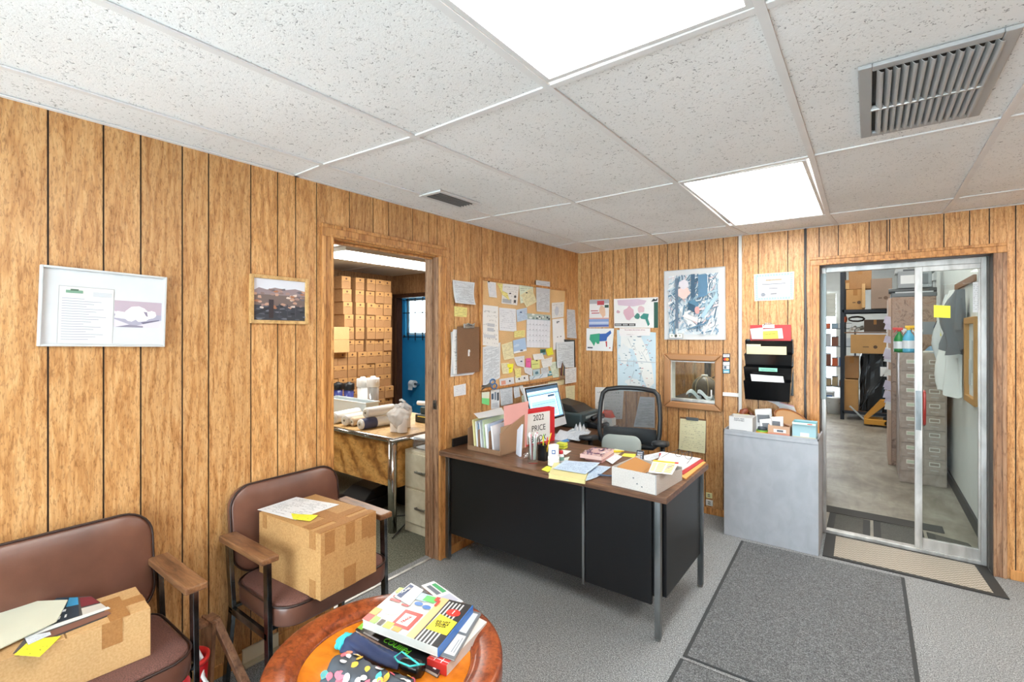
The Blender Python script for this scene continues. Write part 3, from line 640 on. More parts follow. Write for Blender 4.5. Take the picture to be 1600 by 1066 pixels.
carton('cardboard_box', 'low brown carton with a pale envelope on top, on the armchair at the left edge', .2, .405, h1_, 'cardboard_pale', T=bx1, tapes=[((.1, .08, h1_-.075), (.1012, .13, h1_)), ((-.02, .03, h1_-.0005), (.03, .2025, h1_+.001)), ((-.06, .1, h1_-.0004), (.1, .15, h1_+.0012)), ((-.02, .2025, h1_-.06), (.03, .2037, h1_)), ((.1, -.2, 0), (.1012, -.14, h1_))])
Z1 = .4635+h1_+.001
DK = '263644'
paper('magazine', 'dark blue magazine with white print under the envelope on the low carton', 'magazine', 'Z', .0, [(88, 935), (142, 932), (182, 958), (20, 1022)], '55504e', base=Z1, curl=0, shapes=[((.0, .35, .62, 1.), DK), ((.38, .72, .62, .98), '3f9ccc'), ((.05, .8, .3, .85), 'e8e8e8'), ((.05, .6, .4, .66), 'dfe5ea'), ((.05, .42, .08, .5), 'e8e8e8'), ((.14, .42, .17, .5), 'e8e8e8'), ((.23, .42, .26, .5), 'e8e8e8'), ((.32, .42, .35, .5), 'e8e8e8'), ((.41, .42, .44, .5), 'e8e8e8'), ((.66, .6, .98, .95), '7c2c34'), ((.66, .3, .98, .55), 'c9c3ba'), ((0, .22, 1, .32), 'dfe0de'), ((.2, .02, .95, .18), '80584a')])
paper('envelope', 'large pale cream envelope lying over the magazine on the low carton', 'envelope', 'Z', .006, [(-45, 945), (106, 940), (88, 973), (-60, 1045)], 'd2d2be .8', base=Z1, wave=.003, th=.003)
paper('note_tag', 'small yellow handwritten tag hanging over the front of the low carton', 'sticky note', 'Z', .002, [(48, 1000), (95, 995), (62, 1027), (22, 1024)], 'print_bright_yellow', base=Z1, wave=.001)
paper('postcard', 'white printed card sticking out below the cream envelope', 'card', 'Z', .0042, [(38, 996), (78, 988), (80, 992), (44, 1008)], 'print_list', base=Z1)
# ------------------------------------------------ round coffee table
TC = Vector((1.073, -3.207, 0)); TH = .5; R0 = .364
t = thing('coffee_table', 'round polished wooden drum coffee table with a carved raised rim', 'coffee table', TC)
MB().lathe([(0.0, TH-.028), (.262, TH-.028)], 'table_amber', n=64, cap=False).build('tabletop', t, smooth=False)
MB().lathe([(.262, TH-.06), (.262, TH-.028), (.268, TH-.02), (.272, TH-.024), (.285, TH-.010), (.30, TH-.004), (.335, TH-.001), (.352, TH), (.361, TH-.004), (.364, TH-.012), (.364, TH-.06), (.35, TH-.066), (.262, TH-.06)], 'table_rim', n=72, cap=False).build('rim', t, smooth=True)
MB().lathe([(.0, .004), (.3, .004), (.312, .02), (.322, .12), (.336, .3), (.345, TH-.064), (.0, TH-.064)], '3c2017 .35', n=56, cap=False).build('drum_base', t, smooth=True)
MB().lathe([(.316, .05), (.326, .06), (.326, .085), (.318, .095)], '241410 .35', n=56, cap=False).lathe([(.343, .36), (.352, .37), (.352, .385), (.345, .395)], '241410 .35', n=56, cap=False).build('moulding', t, smooth=True)
TZ = TH-.028
def tome(name, label, px, z0, h, cover, pages='cfcec9', spine=None, shapes=(), words=(), cat='catalog', rim=False):
    """a soft-bound book : px = tl,tr,br,bl of the cover as seen, at height z0+h"""
    Q = [onz(u, v, z0+h) for u, v in px]; c = sum(Q, Vector())/4; c.z = z0
    t = thing(name, label, cat, c); q = [Vector((p.x-c.x, p.y-c.y, 0)) for p in Q]
    def lv(s, z): return [Vector((p.x*s, p.y*s, z)) for p in q]
    def hx(s, a, b, m): lo, hi = lv(s, a), lv(s, b); mb = MB(); mb.hexa([lo[3], lo[2], lo[1], lo[0], hi[3], hi[2], hi[1], hi[0]], m); return mb
    hx(1., 0, .0012, cover).build('back_cover', t)
    hx(.985, .0012, h-.0015, pages).build('pages', t)
    mb = hx(1., h-.0015, h, cover)
    def at(u, v, z): return q[3].lerp(q[2], u).lerp(q[0].lerp(q[1], u), v)+Vector((0, 0, z))
    for k, (poly, m) in enumerate(shapes):
        if len(poly) == 4 and not isinstance(poly[0], (tuple, list)):
            x0, y0, x1, y1 = poly; poly = [(x0, y0), (x1, y0), (x1, y1), (x0, y1)]
        if sum(poly[i][0]*poly[(i+1) % len(poly)][1]-poly[(i+1) % len(poly)][0]*poly[i][1] for i in range(len(poly))) < 0: poly = poly[::-1]
        mb.add([at(x, y, h+.0003+.00012*k) for x, y in poly], [tuple(range(len(poly)))], m)
    mb.build('cover', t)
    if spine:
        (i, j), m = spine; a, b = q[i], q[j]; n = (b-a).cross(Vector((0, 0, 1))).normalized(); 
        if n.dot(a+b) < 0: n = -n
        MB().hexa([a, b, b+n*.003, a+n*.003]+[x+Vector((0, 0, h)) for x in (a, b, b+n*.003, a+n*.003)], m).build('spine', t)
    rt = (q[1]-q[0]).normalized(); up = (q[0]-q[3]).normalized()
    for w_ in words:
        s_, x, y, hg, m = w_[:5]; r_, u_ = rt, up
        if len(w_) > 5: r_, u_ = (Matrix.Rotation(math.radians(w_[5]), 3, 'Z') @ rt), (Matrix.Rotation(math.radians(w_[5]), 3, 'Z') @ up)
        text(s_, hg, m, frameT(at(x, y, h+.0025), r_, u_), t)
    return t
red, yel, wht, blk, blu, grn = 'd8342a .35', 'f2e23a .35', 'dcdcda .35', '232426 .35', '2c6cb5 .35', '4fbf57 .35'
# lowest books first
tome('catalog', 'thick white catalog with a red chequered edge at the bottom of the pile', [(700, 985), (752, 950), (761, 978), (697, 1043)] and [(668, 1028), (738, 960), (761, 972), (698, 1040)], TZ+.0015, .032, 'cfcdc9', shapes=[((.6, .75, .95, .98), 'f0b52c'), ((0, 0, .2, 1), 'c9342e'), ((.04, 0, .05, 1), 'f2f2f2'), ((.11, 0, .12, 1), 'f2f2f2'), ((0, .3, .2, .34), 'f2f2f2'), ((0, .65, .2, .69), 'f2f2f2')], spine=((0, 3), 'c9342e .4'))
tome('magazine', 'dark magazine with big green letters under the colourful supply catalog', [(584, 958), (706, 1018), (684, 1054), (555, 984)], TZ+.0015, .012, '26282b .35', shapes=[((.0, .1, .06, .9), '8fd04a .35'), ((.93, .1, .96, .9), 'c9ccd0'), ((.1, .02, .3, .09), 'd0d4d8')], words=[('COUIIlPd', .5, .17, .03, '7be03c .35')], cat='magazine')
tome('magazine', 'grey magazine with a curved photo lying over the white catalog', [(700, 990), (738, 955), (756, 966), (712, 1030)] and [(655, 1012), (722, 950), (752, 958), (710, 1031)], TZ+.035, .006, '70757a .35', shapes=[((.05, .05, .45, .35), wht), ((.1, .1, .4, .13), '9aa0a6'), ((.1, .17, .35, .2), '9aa0a6'), ((.5, .1, .95, .5), 'cfd4d8'), ([(.3, .5), (.6, .45), (.9, .62), (.95, .8), (.6, .7), (.3, .6)], 'e8e6e4'), ((.55, .55, .95, .62), 'b04a3c'), ((.3, .8, .9, .96), '3a3d40')], cat='magazine')
tome('magazine', 'white and grey leaflet poking out at the far side of the pile', [(658, 915), (678, 908), (724, 940), (700, 950)], TZ+.036, .008, 'd9dce0 .4', shapes=[((.1, .1, .9, .4), 'b9bdd0'), ((.2, .5, .5, .9), '6c7480'), ((.6, .5, .9, .9), '3fa064')], cat='magazine')
CTZ = TZ+.041
sh = [((.70, .0, 1., 1.), '2a2b2d .35'), ((.60, .0, .70, 1.), 'eebf84 .35')]
for k in range(5): sh.append(((.72+.045*k, .0, .74+.045*k, .95), 'c9ccce .35'))
sh += [([(.72, .25), (.99, .25), (.99, .55), (.74, .62)], yel), (blob(14, .87, .72, .085, .085, 3, .04), red), (blob(18, .2, .42, .11, .15, 2, .02), wht), (blob(18, .2, .42, .07, .09, 2, .02), 'c3c9cf .35'),
       ((.34, .1, .58, .5), red), ((.38, .16, .53, .42), wht), ((.0, .0, .1, .16), red), ((.1, .0, .18, .16), '8fd04a .35'), ((.2, .0, .26, .14), '3a2a22 .35'), ((.28, .0, .38, .14), yel), ((.4, .0, .5, .1), 'f09a3a .35'), ((.0, .16, .1, .34), 'f0a040 .35'),
       ((.05, .6, .2, .66), 'b83230 .35'), ((.05, .7, .22, .75), 'b83230 .35'), ((.24, .56, .34, .6), 'b83230 .35'), (blob(14, .42, .7, .055, .05, 3, .04), blu), (blob(14, .54, .67, .055, .05, 3, .04), blu), ((.3, .78, .48, .98), 'a9c8da .35'), ((.42, .8, .58, .95), grn), ((.6, .75, .63, .9), red), ((.55, .86, .6, .97), red), ((.02, .82, .14, .98), '9fd83e .35'), ((.16, .84, .28, .98), 'e04c6a .35')]
tome('catalog', 'thick colourful packaging supply catalog with a blue spine on top of the pile', [(580, 966), (655, 914), (738, 945), (683, 1013)] and [(624, 918), (738, 946), (684, 1013), (566, 968)], CTZ, .028, 'd9d8d2 .35', shapes=sh, spine=((1, 2), '2f6fc0 .35'), words=[('DO NOT\nDOUBLE\nSTACK', .855, .42, .012, blk, 8), ('TRACK', .455, .29, .014, red, 75), ('5', .5, .87, .022, wht), ('1', .87, .72, .03, wht)])
tome('supply_flyer', 'small white flyer with a dark blue lettered block at the back of the pile', [(642, 911), (662, 922), (640, 946), (616, 932)], CTZ+.031, .002, 'd9d9d7 .4', shapes=[((.08, .5, .92, .9), '28406e .4'), ((.08, .3, .7, .34), '8a8f98'), ((.08, .2, .6, .24), '8a8f98')] and [((.05, .08, .35, .92), '28406e .4')], words=[('ULINE', .2, .5, .017, wht, 90)], cat='flyer')
# folded umbrellas
def umbrella(label, pts, rad, main, tip_m, handle_m, dots, seed):
    p0 = Vector(pts[0]); t = thing('folded_umbrella', label, 'umbrella', p0, group='folded umbrellas on the coffee table'); P_ = [Vector(p)-p0 for p in pts]
    r = random.Random(seed); n = 14; K = 30
    def path(u):
        k = u*(len(P_)-2); i = min(int(k), len(P_)-3); return P_[i].lerp(P_[i+1], k-i)
    ax = (P_[-2]-P_[0]).normalized(); sd = ax.cross(Vector((0, 0, 1))).normalized()
    vs = []
    for i in range(K+1):
        u = i/K; c = path(u); rr = rad*(1.12-.45*u)*(.55 if i == 0 else 1)
        for j in range(n*2):
            a = PI*j/n; f = rr*(1+.13*math.sin(a*5+u*7+seed)+.035*math.sin(u*62+a*3)+r.uniform(-.03, .03)); z = math.sin(a)*f*.72
            vs.append(c+sd*math.cos(a)*f+Vector((0, 0, max(z, -rad*.55)+rad*.55)))
    m2 = n*2; fs = [(i*m2+j, i*m2+(j+1) % m2, (i+1)*m2+(j+1) % m2, (i+1)*m2+j) for i in range(K) for j in range(m2)]+[tuple(range(m2))[::-1], tuple(K*m2+j for j in range(m2))]
    mb = MB(); mb.add(vs, fs, main); mb.build('canopy', t, smooth=True)
    if dots:
        db = MB()
        for k in range(46):
            i = r.randrange(1, K); j = r.randrange(1, n-1); a = vs[i*m2+j]; b = vs[i*m2+j+1]; c = vs[(i+1)*m2+j]; nn = (b-a).cross(c-a).normalized()
            cc = (a+b+c)/3
            if nn.dot(Vector((0, 0, 1))) < 0: nn = -nn
            e1 = nn.orthogonal().normalized(); e2 = nn.cross(e1); R_ = r.uniform(.008, .012); q0 = r.uniform(0, 6)
            pl = [(cc+nn*.003+(e1*math.cos(2*PI*q/10+q0)+e2*math.sin(2*PI*q/10+q0))*R_*(1.35 if q == 0 else 1)) for q in range(10)]
            db.add(pl, [tuple(range(10))], r.choice(dots)); db.add([x-nn*.0022 for x in pl], [tuple(range(10))[::-1]], main)
        db.build('drop_print', t)
    if tip_m:
        c_ = P_[0]-ax*.012
        def tf(u, v):
            a = u*2*PI; ph = v*PI; f = 1+.2*math.sin(a*4+v*6)+.12*math.sin(a*9-v*5)
            return c_+sd*math.cos(a)*math.sin(ph)*rad*.95*f+ax*math.sin(a)*math.sin(ph)*rad*.6*f+Vector((0, 0, max(0, rad*.62-rad*.66*math.cos(ph))))
        MB().grid(tf, 34, 16, tip_m).build('lining_end', t, smooth=True)
    a, b = P_[-2]+Vector((0, 0, rad*.45)), P_[-1]+Vector((0, 0, rad*.45)); d = (b-a)
    MB().tube([a-d*.15, a+d*.05, a+d*.25, a+d*.85, b], [.014, .021, .025, .025, .019], handle_m, 18).build('handle', t, smooth=True)
    return t
zt = TZ+.002
U = lambda u, v: onz(u, v, zt)
umbrella('dark blue folded umbrella with a turquoise end and a black handle', [U(543, 1013), U(570, 1024), U(596, 1036), U(628, 1046), U(660, 1056)], .033, '27365c .6', '3fc6cf .5', '151618 .25', None, 2)
umbrella('charcoal folded umbrella printed with coloured drops and a silver handle', [U(520, 1062), U(555, 1074), U(597, 1088), U(637, 1098), U(672, 1106)], .052, '474e57 .6', None, 'c8c8c4 .25 .8', ['4cc4cf .6', 'f06a7c .6', 'f2c048 .6', 'e8e6e6 .6', 'f08a6a .6'], 7)
MB_ = MB(); cpt = [U(616, 1050)+Vector((0, 0, .045)), U(628, 1044)+Vector((0, 0, .05)), U(640, 1056)+Vector((0, 0, .055)), U(655, 1068)+Vector((0, 0, .056)), U(664, 1064)+Vector((0, 0, .05)), U(640, 1069)+Vector((0, 0, .052)), U(622, 1060)+Vector((0, 0, .05))]
tag(MB_.tube(cpt, .0028, '35b8b4 .5', 8, True).build('wrist_cord', smooth=True), 'turquoise wrist cord looped beside the black umbrella handle', 'cord')
# ------------------------------------------------ between the chairs: leaning wooden tray, bag, red basket, plate
Tm = Matrix.Translation((.12, -3.36, .0))
t = thing('wooden_crate', 'open wooden tray standing on edge on the floor between the armchairs', 'crate', (.17, -3.36, .0), .1)
MB().bar((-.09, .02, .012), (-.06, .02, .33), .09, .014, 'crate_wood', (0, 1, 0)).build('back_board', t)
MB().hexa([(-.06, .03, .30), (-.06, .06, .30), (.2, .085, .0), (.2, .055, .0), (-.055, .03, .325), (-.055, .06, .325), (.225, .085, .02), (.225, .055, .02)], 'crate_wood').build('side_rail', t, bevel=.002)
MB().box((-.11, -.02, .31), (-.05, .06, .325), 'crate_wood').build('end_board', t, bevel=.002); MB().box((.13, .0, .0), (.23, .09, .014), 'crate_wood').build('end_board', t, bevel=.002)
t = thing('waste_basket', 'red plastic basket lined with a clear plastic bag, between the armchairs', 'basket', (.19, -3.45, 0))
MB().lathe([(.0, .002), (.052, .002), (.06, .1), (.066, .245), (.062, .245), (.056, .1), (.048, .008), (0, .008)], 'b3121c .35', n=28, cap=False).build('bucket', t, smooth=True)
MB().lathe([(.061, .24), (.07, .243), (.072, .26), (.06, .262), (.061, .24)], 'd8322e .35', n=28, cap=False).build('rim', t, smooth=True)
MB().grid(lambda u, v: (-.04+.2*u, .03-.035*v+.008*math.sin(u*17+v*5), (.31-.30*u**1.4)*(1-v)+.004+.01*math.sin(u*23)*(1-v)), 24, 8, 'bag_plastic').build('liner_bag', t, solid=.001, smooth=True)
MB().tube([(-.04+.2*k/12, .032+.006*math.sin(k*1.9), .315-.30*(k/12)**1.4+.004*math.sin(k*2.7)) for k in range(13)], .007, 'dfe2e2 .3', 8).build('gathered_rim', t, smooth=True)
p = onx(370, 1045, .02)
tag(MB().box((.012, -3.175, .0), (.022, -3.01, .075), 'c9bda3 .5').box((.012, -3.175, .0), (.05, -3.01, .012), 'b3a78c .5').build('cover_plate', bevel=.002), 'beige metal cover strip leaning on the skirting behind the armchair', 'cover plate')
# ------------------------------------------------ steel tanker desk
DZ = .735
t = thing('office_desk', 'large black steel office desk with a walnut top and chrome legs', 'desk', (.75, -1.55, 0))
o = lambda x, y, z: (x-.75, y+1.55, z)
MB().box(o(.022, -1.945, DZ-.032), o(1.53, -1.21, DZ), 'walnut_top').build('desktop', t, bevel=.004)
MB().box(o(.06, -1.872, .175), o(1.045, -1.85, DZ-.034), 'black_metal').build('front_panel', t, bevel=.002)
MB().box(o(1.062, -1.872, .165), o(1.43, -1.85, DZ-.034), 'black_metal').build('front_panel', t, bevel=.002)
MB().box(o(1.045, -1.876, .15), o(1.058, -1.855, DZ-.034), 'dull_steel').build('trim_strip', t)
MB().box(o(.045, -1.876, .19), o(.055, -1.855, DZ-.034), 'dull_steel').build('trim_strip', t)
MB().box(o(1.47, -1.83, .2), o(1.49, -1.235, DZ-.034), 'black_metal').build('side_panel', t, bevel=.002)
MB().box(o(1.07, -1.85, .2), o(1.47, -1.24, DZ-.036), '131416 .4').build('pedestal', t)
MB().box(o(.07, -1.85, .2), o(.09, -1.24, DZ-.036), '131416 .4').build('side_panel', t)
for k in range(3): MB().box(o(1.09, -1.24, .22+.165*k), o(1.45, -1.225, .375+.165*k), '1a1b1e .35').build('drawer', t, bevel=.002)
for x, y in ((1.462, -1.868), (1.488, -1.225), (.035, -1.868), (.035, -1.225)):
    MB().bar(o(x, y, .012), o(x, y, DZ-.03), .03, .03, 'dull_steel').build('leg', t, bevel=.003)
    MB().cyl(o(x, y, 0), o(x, y, .014), .013, 'steel', 14).build('foot', t)
# typing return along the left wall
RZ = .70
t = thing('desk_return', 'lower typing return of the desk running along the left wall under the computer', 'desk', (.31, -.74, 0))
MB().box((-.285, -.465, RZ-.03), (.235, .47, RZ), 'walnut_top').build('desktop', t, bevel=.004)
MB().box((.2, -.45, .25), (.215, .45, RZ-.03), 'black_metal').build('side_panel', t)
for x, y in ((-.26, .44), (.23, .44), (.23, -.44), (-.26, -.44)): MB().bar((x, y, 0), (x, y, RZ-.03), .03, .03, 'dull_steel').build('leg', t)
# clear caps on the floor by the desk leg
for lbl, u, v in (('small clear plastic dome on the floor under the left end of the desk, nearer one', 735, 860), ('small clear plastic dome on the floor under the left end of the desk, one behind', 741, 852)):
    p = onz(u, v, 0); t2 = MB().lathe([(.03, .0), (.032, .003), (.02, .022), (.012, .028), (.0, .029)], 'clear_plastic', n=20, cap=False).build('clear_dome', smooth=True); t2.location = p; tag(t2, lbl, 'plastic dome')
# ------------------------------------------------ office chair
t = thing('office_chair', 'black swivel office chair with a mesh back behind the desk', 'office chair', (.875, -.93, 0), math.radians(14))
wv = lambda z: .205+.03*math.sin((z-.66)/.42*PI)-.02*((z-.6)/.48)**2
def bpt(u, z): w_ = wv(z); return Vector((u*w_, .235-.05*(1-u*u)*-1+.08*(z-.66)**1 - .05*(1-abs(u))*0, z))
outl = []
zs = [.66+.4*k/14 for k in range(15)]
def back_curve(x, z): return Vector((x, .20+.06*(z-.66)/.4+.045*(1-(x/.24)**2), z))
edge = [(-.175, .645), (-.215, .68), (-.225, .76), (-.228, .86), (-.222, .96), (-.21, 1.035), (-.18, 1.065), (-.09, 1.078), (0, 1.08), (.09, 1.078), (.18, 1.065), (.21, 1.035), (.222, .96), (.228, .86), (.225, .76), (.215, .68), (.175, .645), (.09, .64), (0, .638), (-.09, .64)]
MB().tube([back_curve(x, z) for x, z in edge], .018, '202428 .4', 10, True).build('back_frame', t, smooth=True)
def bm(u, v):
    z = .66+.4*v; w_ = .2-.0*v; return back_curve((u*2-1)*w_, z)
MB().grid(bm, 12, 12, 'chair_mesh').build('mesh_back', t, smooth=True)
MB().grid(lambda u, v: back_curve((u*2-1)*.2, .655+.12*v)+Vector((0, .02, 0)), 10, 3, '22262c .6').build('lumbar_band', t, smooth=True, solid=.012)
b = MB(); cushion(b, rrect(-.24, -.26, .24, .2, .09, 6), .43, .5, '1d2024 .8', .012); b.build('seat', t, smooth=True)
b = MB(); TT = Matrix.Translation((-.03, .06, .6)) @ Matrix.Rotation(math.radians(72), 4, 'X'); cushion(b, rrect(-.15, -.1, .14, .155, .06, 6), -.02, .02, '9aa39f .8', .006, TT); b.build('grey_cushion', t, smooth=True)
for s in (-1, 1):
    MB().tube([(s*.22, .08, .47), (s*.265, .08, .52), (s*.26, .06, .71)], .017, '1c1f22 .4', 10).build('arm_post', t, smooth=True)
    b = MB(); TA = Matrix.Translation((s*.255, .0, .715)) @ Matrix.Rotation(math.radians(-10*1), 4, 'X'); cushion(b, rrect(-.052, -.15, .052, .13, .048, 6), 0, .034, '22262a .45', .006, TA); b.build('arm_pad', t, smooth=True)
MB().tube([(0, .1, .44), (0, .22, .46), (0, .27, .6), (0, .27, .72)], .02, '1c1f22 .4', 10).build('back_bracket', t, smooth=True)
MB().cyl((0, 0, .1), (0, 0, .43), .026, 'dull_steel', 16).build('gas_lift', t, smooth=True)
for k in range(5):
    a = 2*PI*k/5+.3; e = Vector((math.cos(a)*.26, math.sin(a)*.26, .075)); MB().tube([(0, 0, .1), e], [.026, .016], '191b1d .4', 10).build('base_spoke', t, smooth=True)
    MB().cyl((e.x-.022, e.y, .028), (e.x+.022, e.y, .028), .028, '141516 .4', 16).build('caster', t)
# ------------------------------------------------ grey cabinet by the door
t = thing('metal_cabinet', 'waist-high scuffed grey steel cabinet beside the glass door', 'cabinet', (1.72, -.2, 0))
MB().box((-.3, -.155, .0), (.3, .17, .775), 'grey_cabinet').build('body', t, bevel=.003)
lp = MB(); lp.box((-.3, -.155, .775), (.3, -.148, .79), 'grey_cabinet').box((-.3, -.155, .775), (-.293, .17, .79), 'grey_cabinet').box((.293, -.155, .775), (.3, .17, .79), 'grey_cabinet'); lp.build('raised_lip', t)
MB().box((-.298, -.1575, .75), (.298, -.155, .752), '6f747a').build('door_seam', t)
MB().box((-.335, .05, .14), (-.3, .14, .48), '8c9298 .4').build('side_pocket', t, bevel=.003)
# ------------------------------------------------ mats
p = [onz(*q, .006) for q in ((1290, 829), (1535, 869), (1575, 937), (1287, 873))]
def flatmat(name, label, P_, z, m, border=None, bw=.03):
    c = sum(P_, Vector())/len(P_); mb = MB(); q = [(a.x-c.x, a.y-c.y) for a in P_]
    mb.prism(q, 0, z, border or m)
    if border: mb.prism([((x)*(1-bw*2.2/abs(x) if abs(x) > .1 else 1), y-(math.copysign(bw, y))) for x, y in q], z, z+.002, m)
    o_ = mb.build(name, bevel=.002); o_.location = (c.x, c.y, .0005); return tag(o_, label, 'mat')
flatmat('door_mat', 'beige woven door mat with black rubber border in front of the glass door', [Vector((2.035, .11, 0)), Vector((2.9, .11, 0)), Vector((2.93, -.335, 0)), Vector((2.04, -.335, 0))], .008, 'mat_beige', '2e2e2e .7', .028)
q1 = [onz(*q_) for q_ in ((1158, 846), (1413, 904), (1452, 1090), (1067, 1026))]
flatmat('floor_runner', 'large dark grey carpet runner on the floor in front of the grey cabinet', [Vector((1.55, -.41, 0)), Vector((2.467, -.385, 0)), Vector((2.47, -1.9, 0)), Vector((1.595, -1.914, 0))], .006, 'mat_grey', '3b3e40 .9', .008)
flatmat('floor_runner', 'second dark grey carpet runner at the bottom edge of the photo', [Vector((1.592, -1.94, 0)), Vector((2.5, -1.93, 0)), Vector((2.5, -3.3, 0)), Vector((1.6, -3.3, 0))], .006, 'mat_grey', '3b3e40 .9', .008)
for lbl, a, b in (('left dark grey floor mat just outside the glass door', 2.03, 2.3), ('middle dark grey floor mat just outside the glass door', 2.32, 2.62)):
    flatmat('floor_mat', lbl, [Vector((a, .62, 0)), Vector((b, .6, 0)), Vector((b, .2, 0)), Vector((a, .2, 0))], .008, 'mat_dark', '2a2a2a .7', .02)
flatmat('floor_mat', 'right dark grey floor mat behind the fixed glass leaf', [Vector((2.64, .58, 0)), Vector((2.86, .5, 0)), Vector((2.92, .2, 0)), Vector((2.64, .2, 0))], .008, 'mat_dark', '2a2a2a .7', .02)
flatmat('floor_mat', 'wide thin black rubber sheet under the mats outside the glass door', [Vector((1.87, .82, 0)), Vector((2.75, .8, 0)), Vector((2.75, .64, 0)), Vector((1.87, .64, 0))], .003, '3a3836 .8')
# ================================================================== THE LEFT ROOM'S CONTENTS
t = thing('ceiling_light', 'long fluorescent strip light seen through the left doorway', 'ceiling light', (-1.69, -1.02, H))
MB().box((-.24, -.62, -.045), (.24, .62, 0), 'e6e6e6').build('housing', t, bevel=.004)
MB().grid(lambda u, v: (-.22+.44*u, -.61+1.22*v, -.047-.035*math.sin(PI*u)), 8, 1, 'light_tube').build('diffuser', t, smooth=True)
for (x, y) in ((-2.2, -3.6),):  # extra strip light out of view, added to brighten the left room
    t = thing('ceiling_light', 'unseen fluorescent strip light added farther back to brighten the left room', 'ceiling light', (x, y, H))
    MB().box((-.24, -.62, -.045), (.24, .62, 0), 'e6e6e6').build('housing', t); MB().box((-.22, -.6, -.06), (.22, .6, -.045), 'light_tube').build('diffuser', t)
t = thing('ceiling_light', 'unseen small round light added in the washroom ceiling to brighten the blue walls', 'ceiling light', (-3.1, .65, H))  # lamp out of view, added to brighten the washroom
MB().lathe([(.15, -.02), (.15, 0)], 'e6e6e6', n=20).build('base', t); MB().lathe([(.0, -.07), (.08, -.06), (.13, -.02)], 'light_tube', n=20, cap=False).build('diffuser', t, smooth=True)
# wall of identical long cartons: ends face +x, sides face the doorway
BW_, BH_, BL_ = .118, .142, .56
proto = thing('carton', None, 'box', (0, 0, 0))
b = MB(); b.box((-BL_, -BW_/2, 0), (0, BW_/2, BH_), 'cardboard_dark'); bo = b.build('body', proto, bevel=.003)
MB().box((0, -BW_/2+.002, BH_*.62), (.0012, BW_/2-.002, BH_*.98), 'cardboard').build('end_flap', proto)
MB().cyl((.0, 0, BH_*.8), (.0018, 0, BH_*.8), .012, '5a3a26', 12).box((.0, -.03, BH_*.6), (.0016, .03, BH_*.635), '6f4a30').build('stamp', proto)
XF = -2.43; rr_ = random.Random(4); first = True; n_ = 0
for row in range(15):
    z = row*(BH_+.001)
    ncol = 5 if z > 1.28 else (7 if z > 1.1 else 8)
    for c in range(ncol):
        y = -.335-BW_*.5-c*(BW_+.0055) - (.03 if (c > 2 and row > 8) else 0) - 0
        if row < 4 and c > 5: continue
        o_ = proto if first else copy_tree(proto); first = False; n_ += 1
        lean = (.012*(row-9) if row > 9 else 0)*(c > 3)
        o_.location = (XF+rr_.uniform(-.012, .012)+(.03 if row < 6 else 0), y-lean, z); o_.rotation_euler = (0, 0, rr_.uniform(-.003, .003))
        tag(o_, 'long brown carton stacked with its stamped end facing out in the left room', 'box', 'long cartons stacked in the left room')
L1 = [('pale carton pulled forward from the stack, upper of the two', (519, 519, 546, 534), 1.40), ('pale carton pulled forward from the stack, lower of the two', (519, 535, 552, 549), 1.30)]
for (lb, (u0, v0, u1, v1), _), z_ in zip(L1, (9*.143+.144, 9*.143+.001)):
    y_ = min(onx(u1, v1, -2.38).y, -.965)
    t = thing('carton', lb+', seen through the left doorway', 'box', (-2.38, y_, z_))
    MB().box((-.4, -.5, 0), (0, 0, .141), 'cardboard_pale').build('body', t, bevel=.003); MB().box((-.2, -.5, .141), (-.17, 0, .142), 'cardboard_tape').build('tape', t)
# burl desk
TX, TY, TZ2 = -.6, -1.82, .715
t = thing('burl_desk', 'old desk with burl wood panels and chrome edge in the left room', 'desk', (-1.5, -1.4, 0))
o = lambda x, y, z: (x+1.5, y+1.4, z)
MB().box(o(-2.4, TY, TZ2-.02), o(TX+.02, -.95, TZ2), 'frame_oak').build('desktop', t, bevel=.003)
MB().tube([o(-2.4, TY-.01, TZ2-.018), o(TX+.03, TY-.01, TZ2-.018), o(TX+.03, -.95, TZ2-.018)], .02, 'chrome', 14).build('chrome_edge', t, smooth=True)
MB().box(o(-2.35, TY+.02, .33), o(TX-.02, TY+.04, TZ2-.03), 'burl').build('front_panel', t)
MB().box(o(TX-.005, TY+.04, .33), o(TX+.015, -1.0, TZ2-.03), 'burl').build('side_panel', t)
for x, y in ((TX-.005, TY+.005), (TX, -.98), (-2.35, TY+.01), (-2.35, -.98)): MB().cyl(o(x, y, 0), o(x, y, TZ2-.005), .034, 'chrome', 24).build('leg', t, smooth=True)
# filing cabinet
t = thing('filing_cabinet', 'beige two-drawer filing cabinet just inside the left doorway', 'filing cabinet', (-.365, -1.42, 0))
MB().box((-.195, -.31, 0), (.195, .3, .62), 'beige_steel').build('body', t, bevel=.004)
for z0, z1 in ((.075, .33), (.345, .6)):
    d = MB().box((-.18, -.322, z0), (.18, -.31, z1), 'beige_steel').build('drawer', t, bevel=.003)
    MB().bar((-.05, -.345, z0+.13), (.05, -.345, z0+.13), .008, .016, 'steel').bar((-.046, -.345, z0+.13), (-.046, -.322, z0+.13), .008, .012, 'steel').bar((.046, -.345, z0+.13), (.046, -.322, z0+.13), .008, .012, 'steel').build('handle', d, bevel=.002)
p = ony(671, 722, -1.745)
tag(MB().box((p.x-.02, -1.7455, p.z-.03), (p.x+.02, -1.7445, p.z+.03), 'f0a23a').build('sticker'), 'orange sticker on the front of the beige filing cabinet', 'sticker')
t = thing('letter_tray', 'clear plastic letter tray with papers on the beige filing cabinet', 'tray', (-.40, -1.53, .622))
MB().box((-.12, -.16, 0), (.12, .16, .003), 'clear_plastic').box((-.12, -.16, .003), (-.117, .16, .06), 'clear_plastic').box((.117, -.16, .003), (.12, .16, .06), 'clear_plastic').build('tray', t)
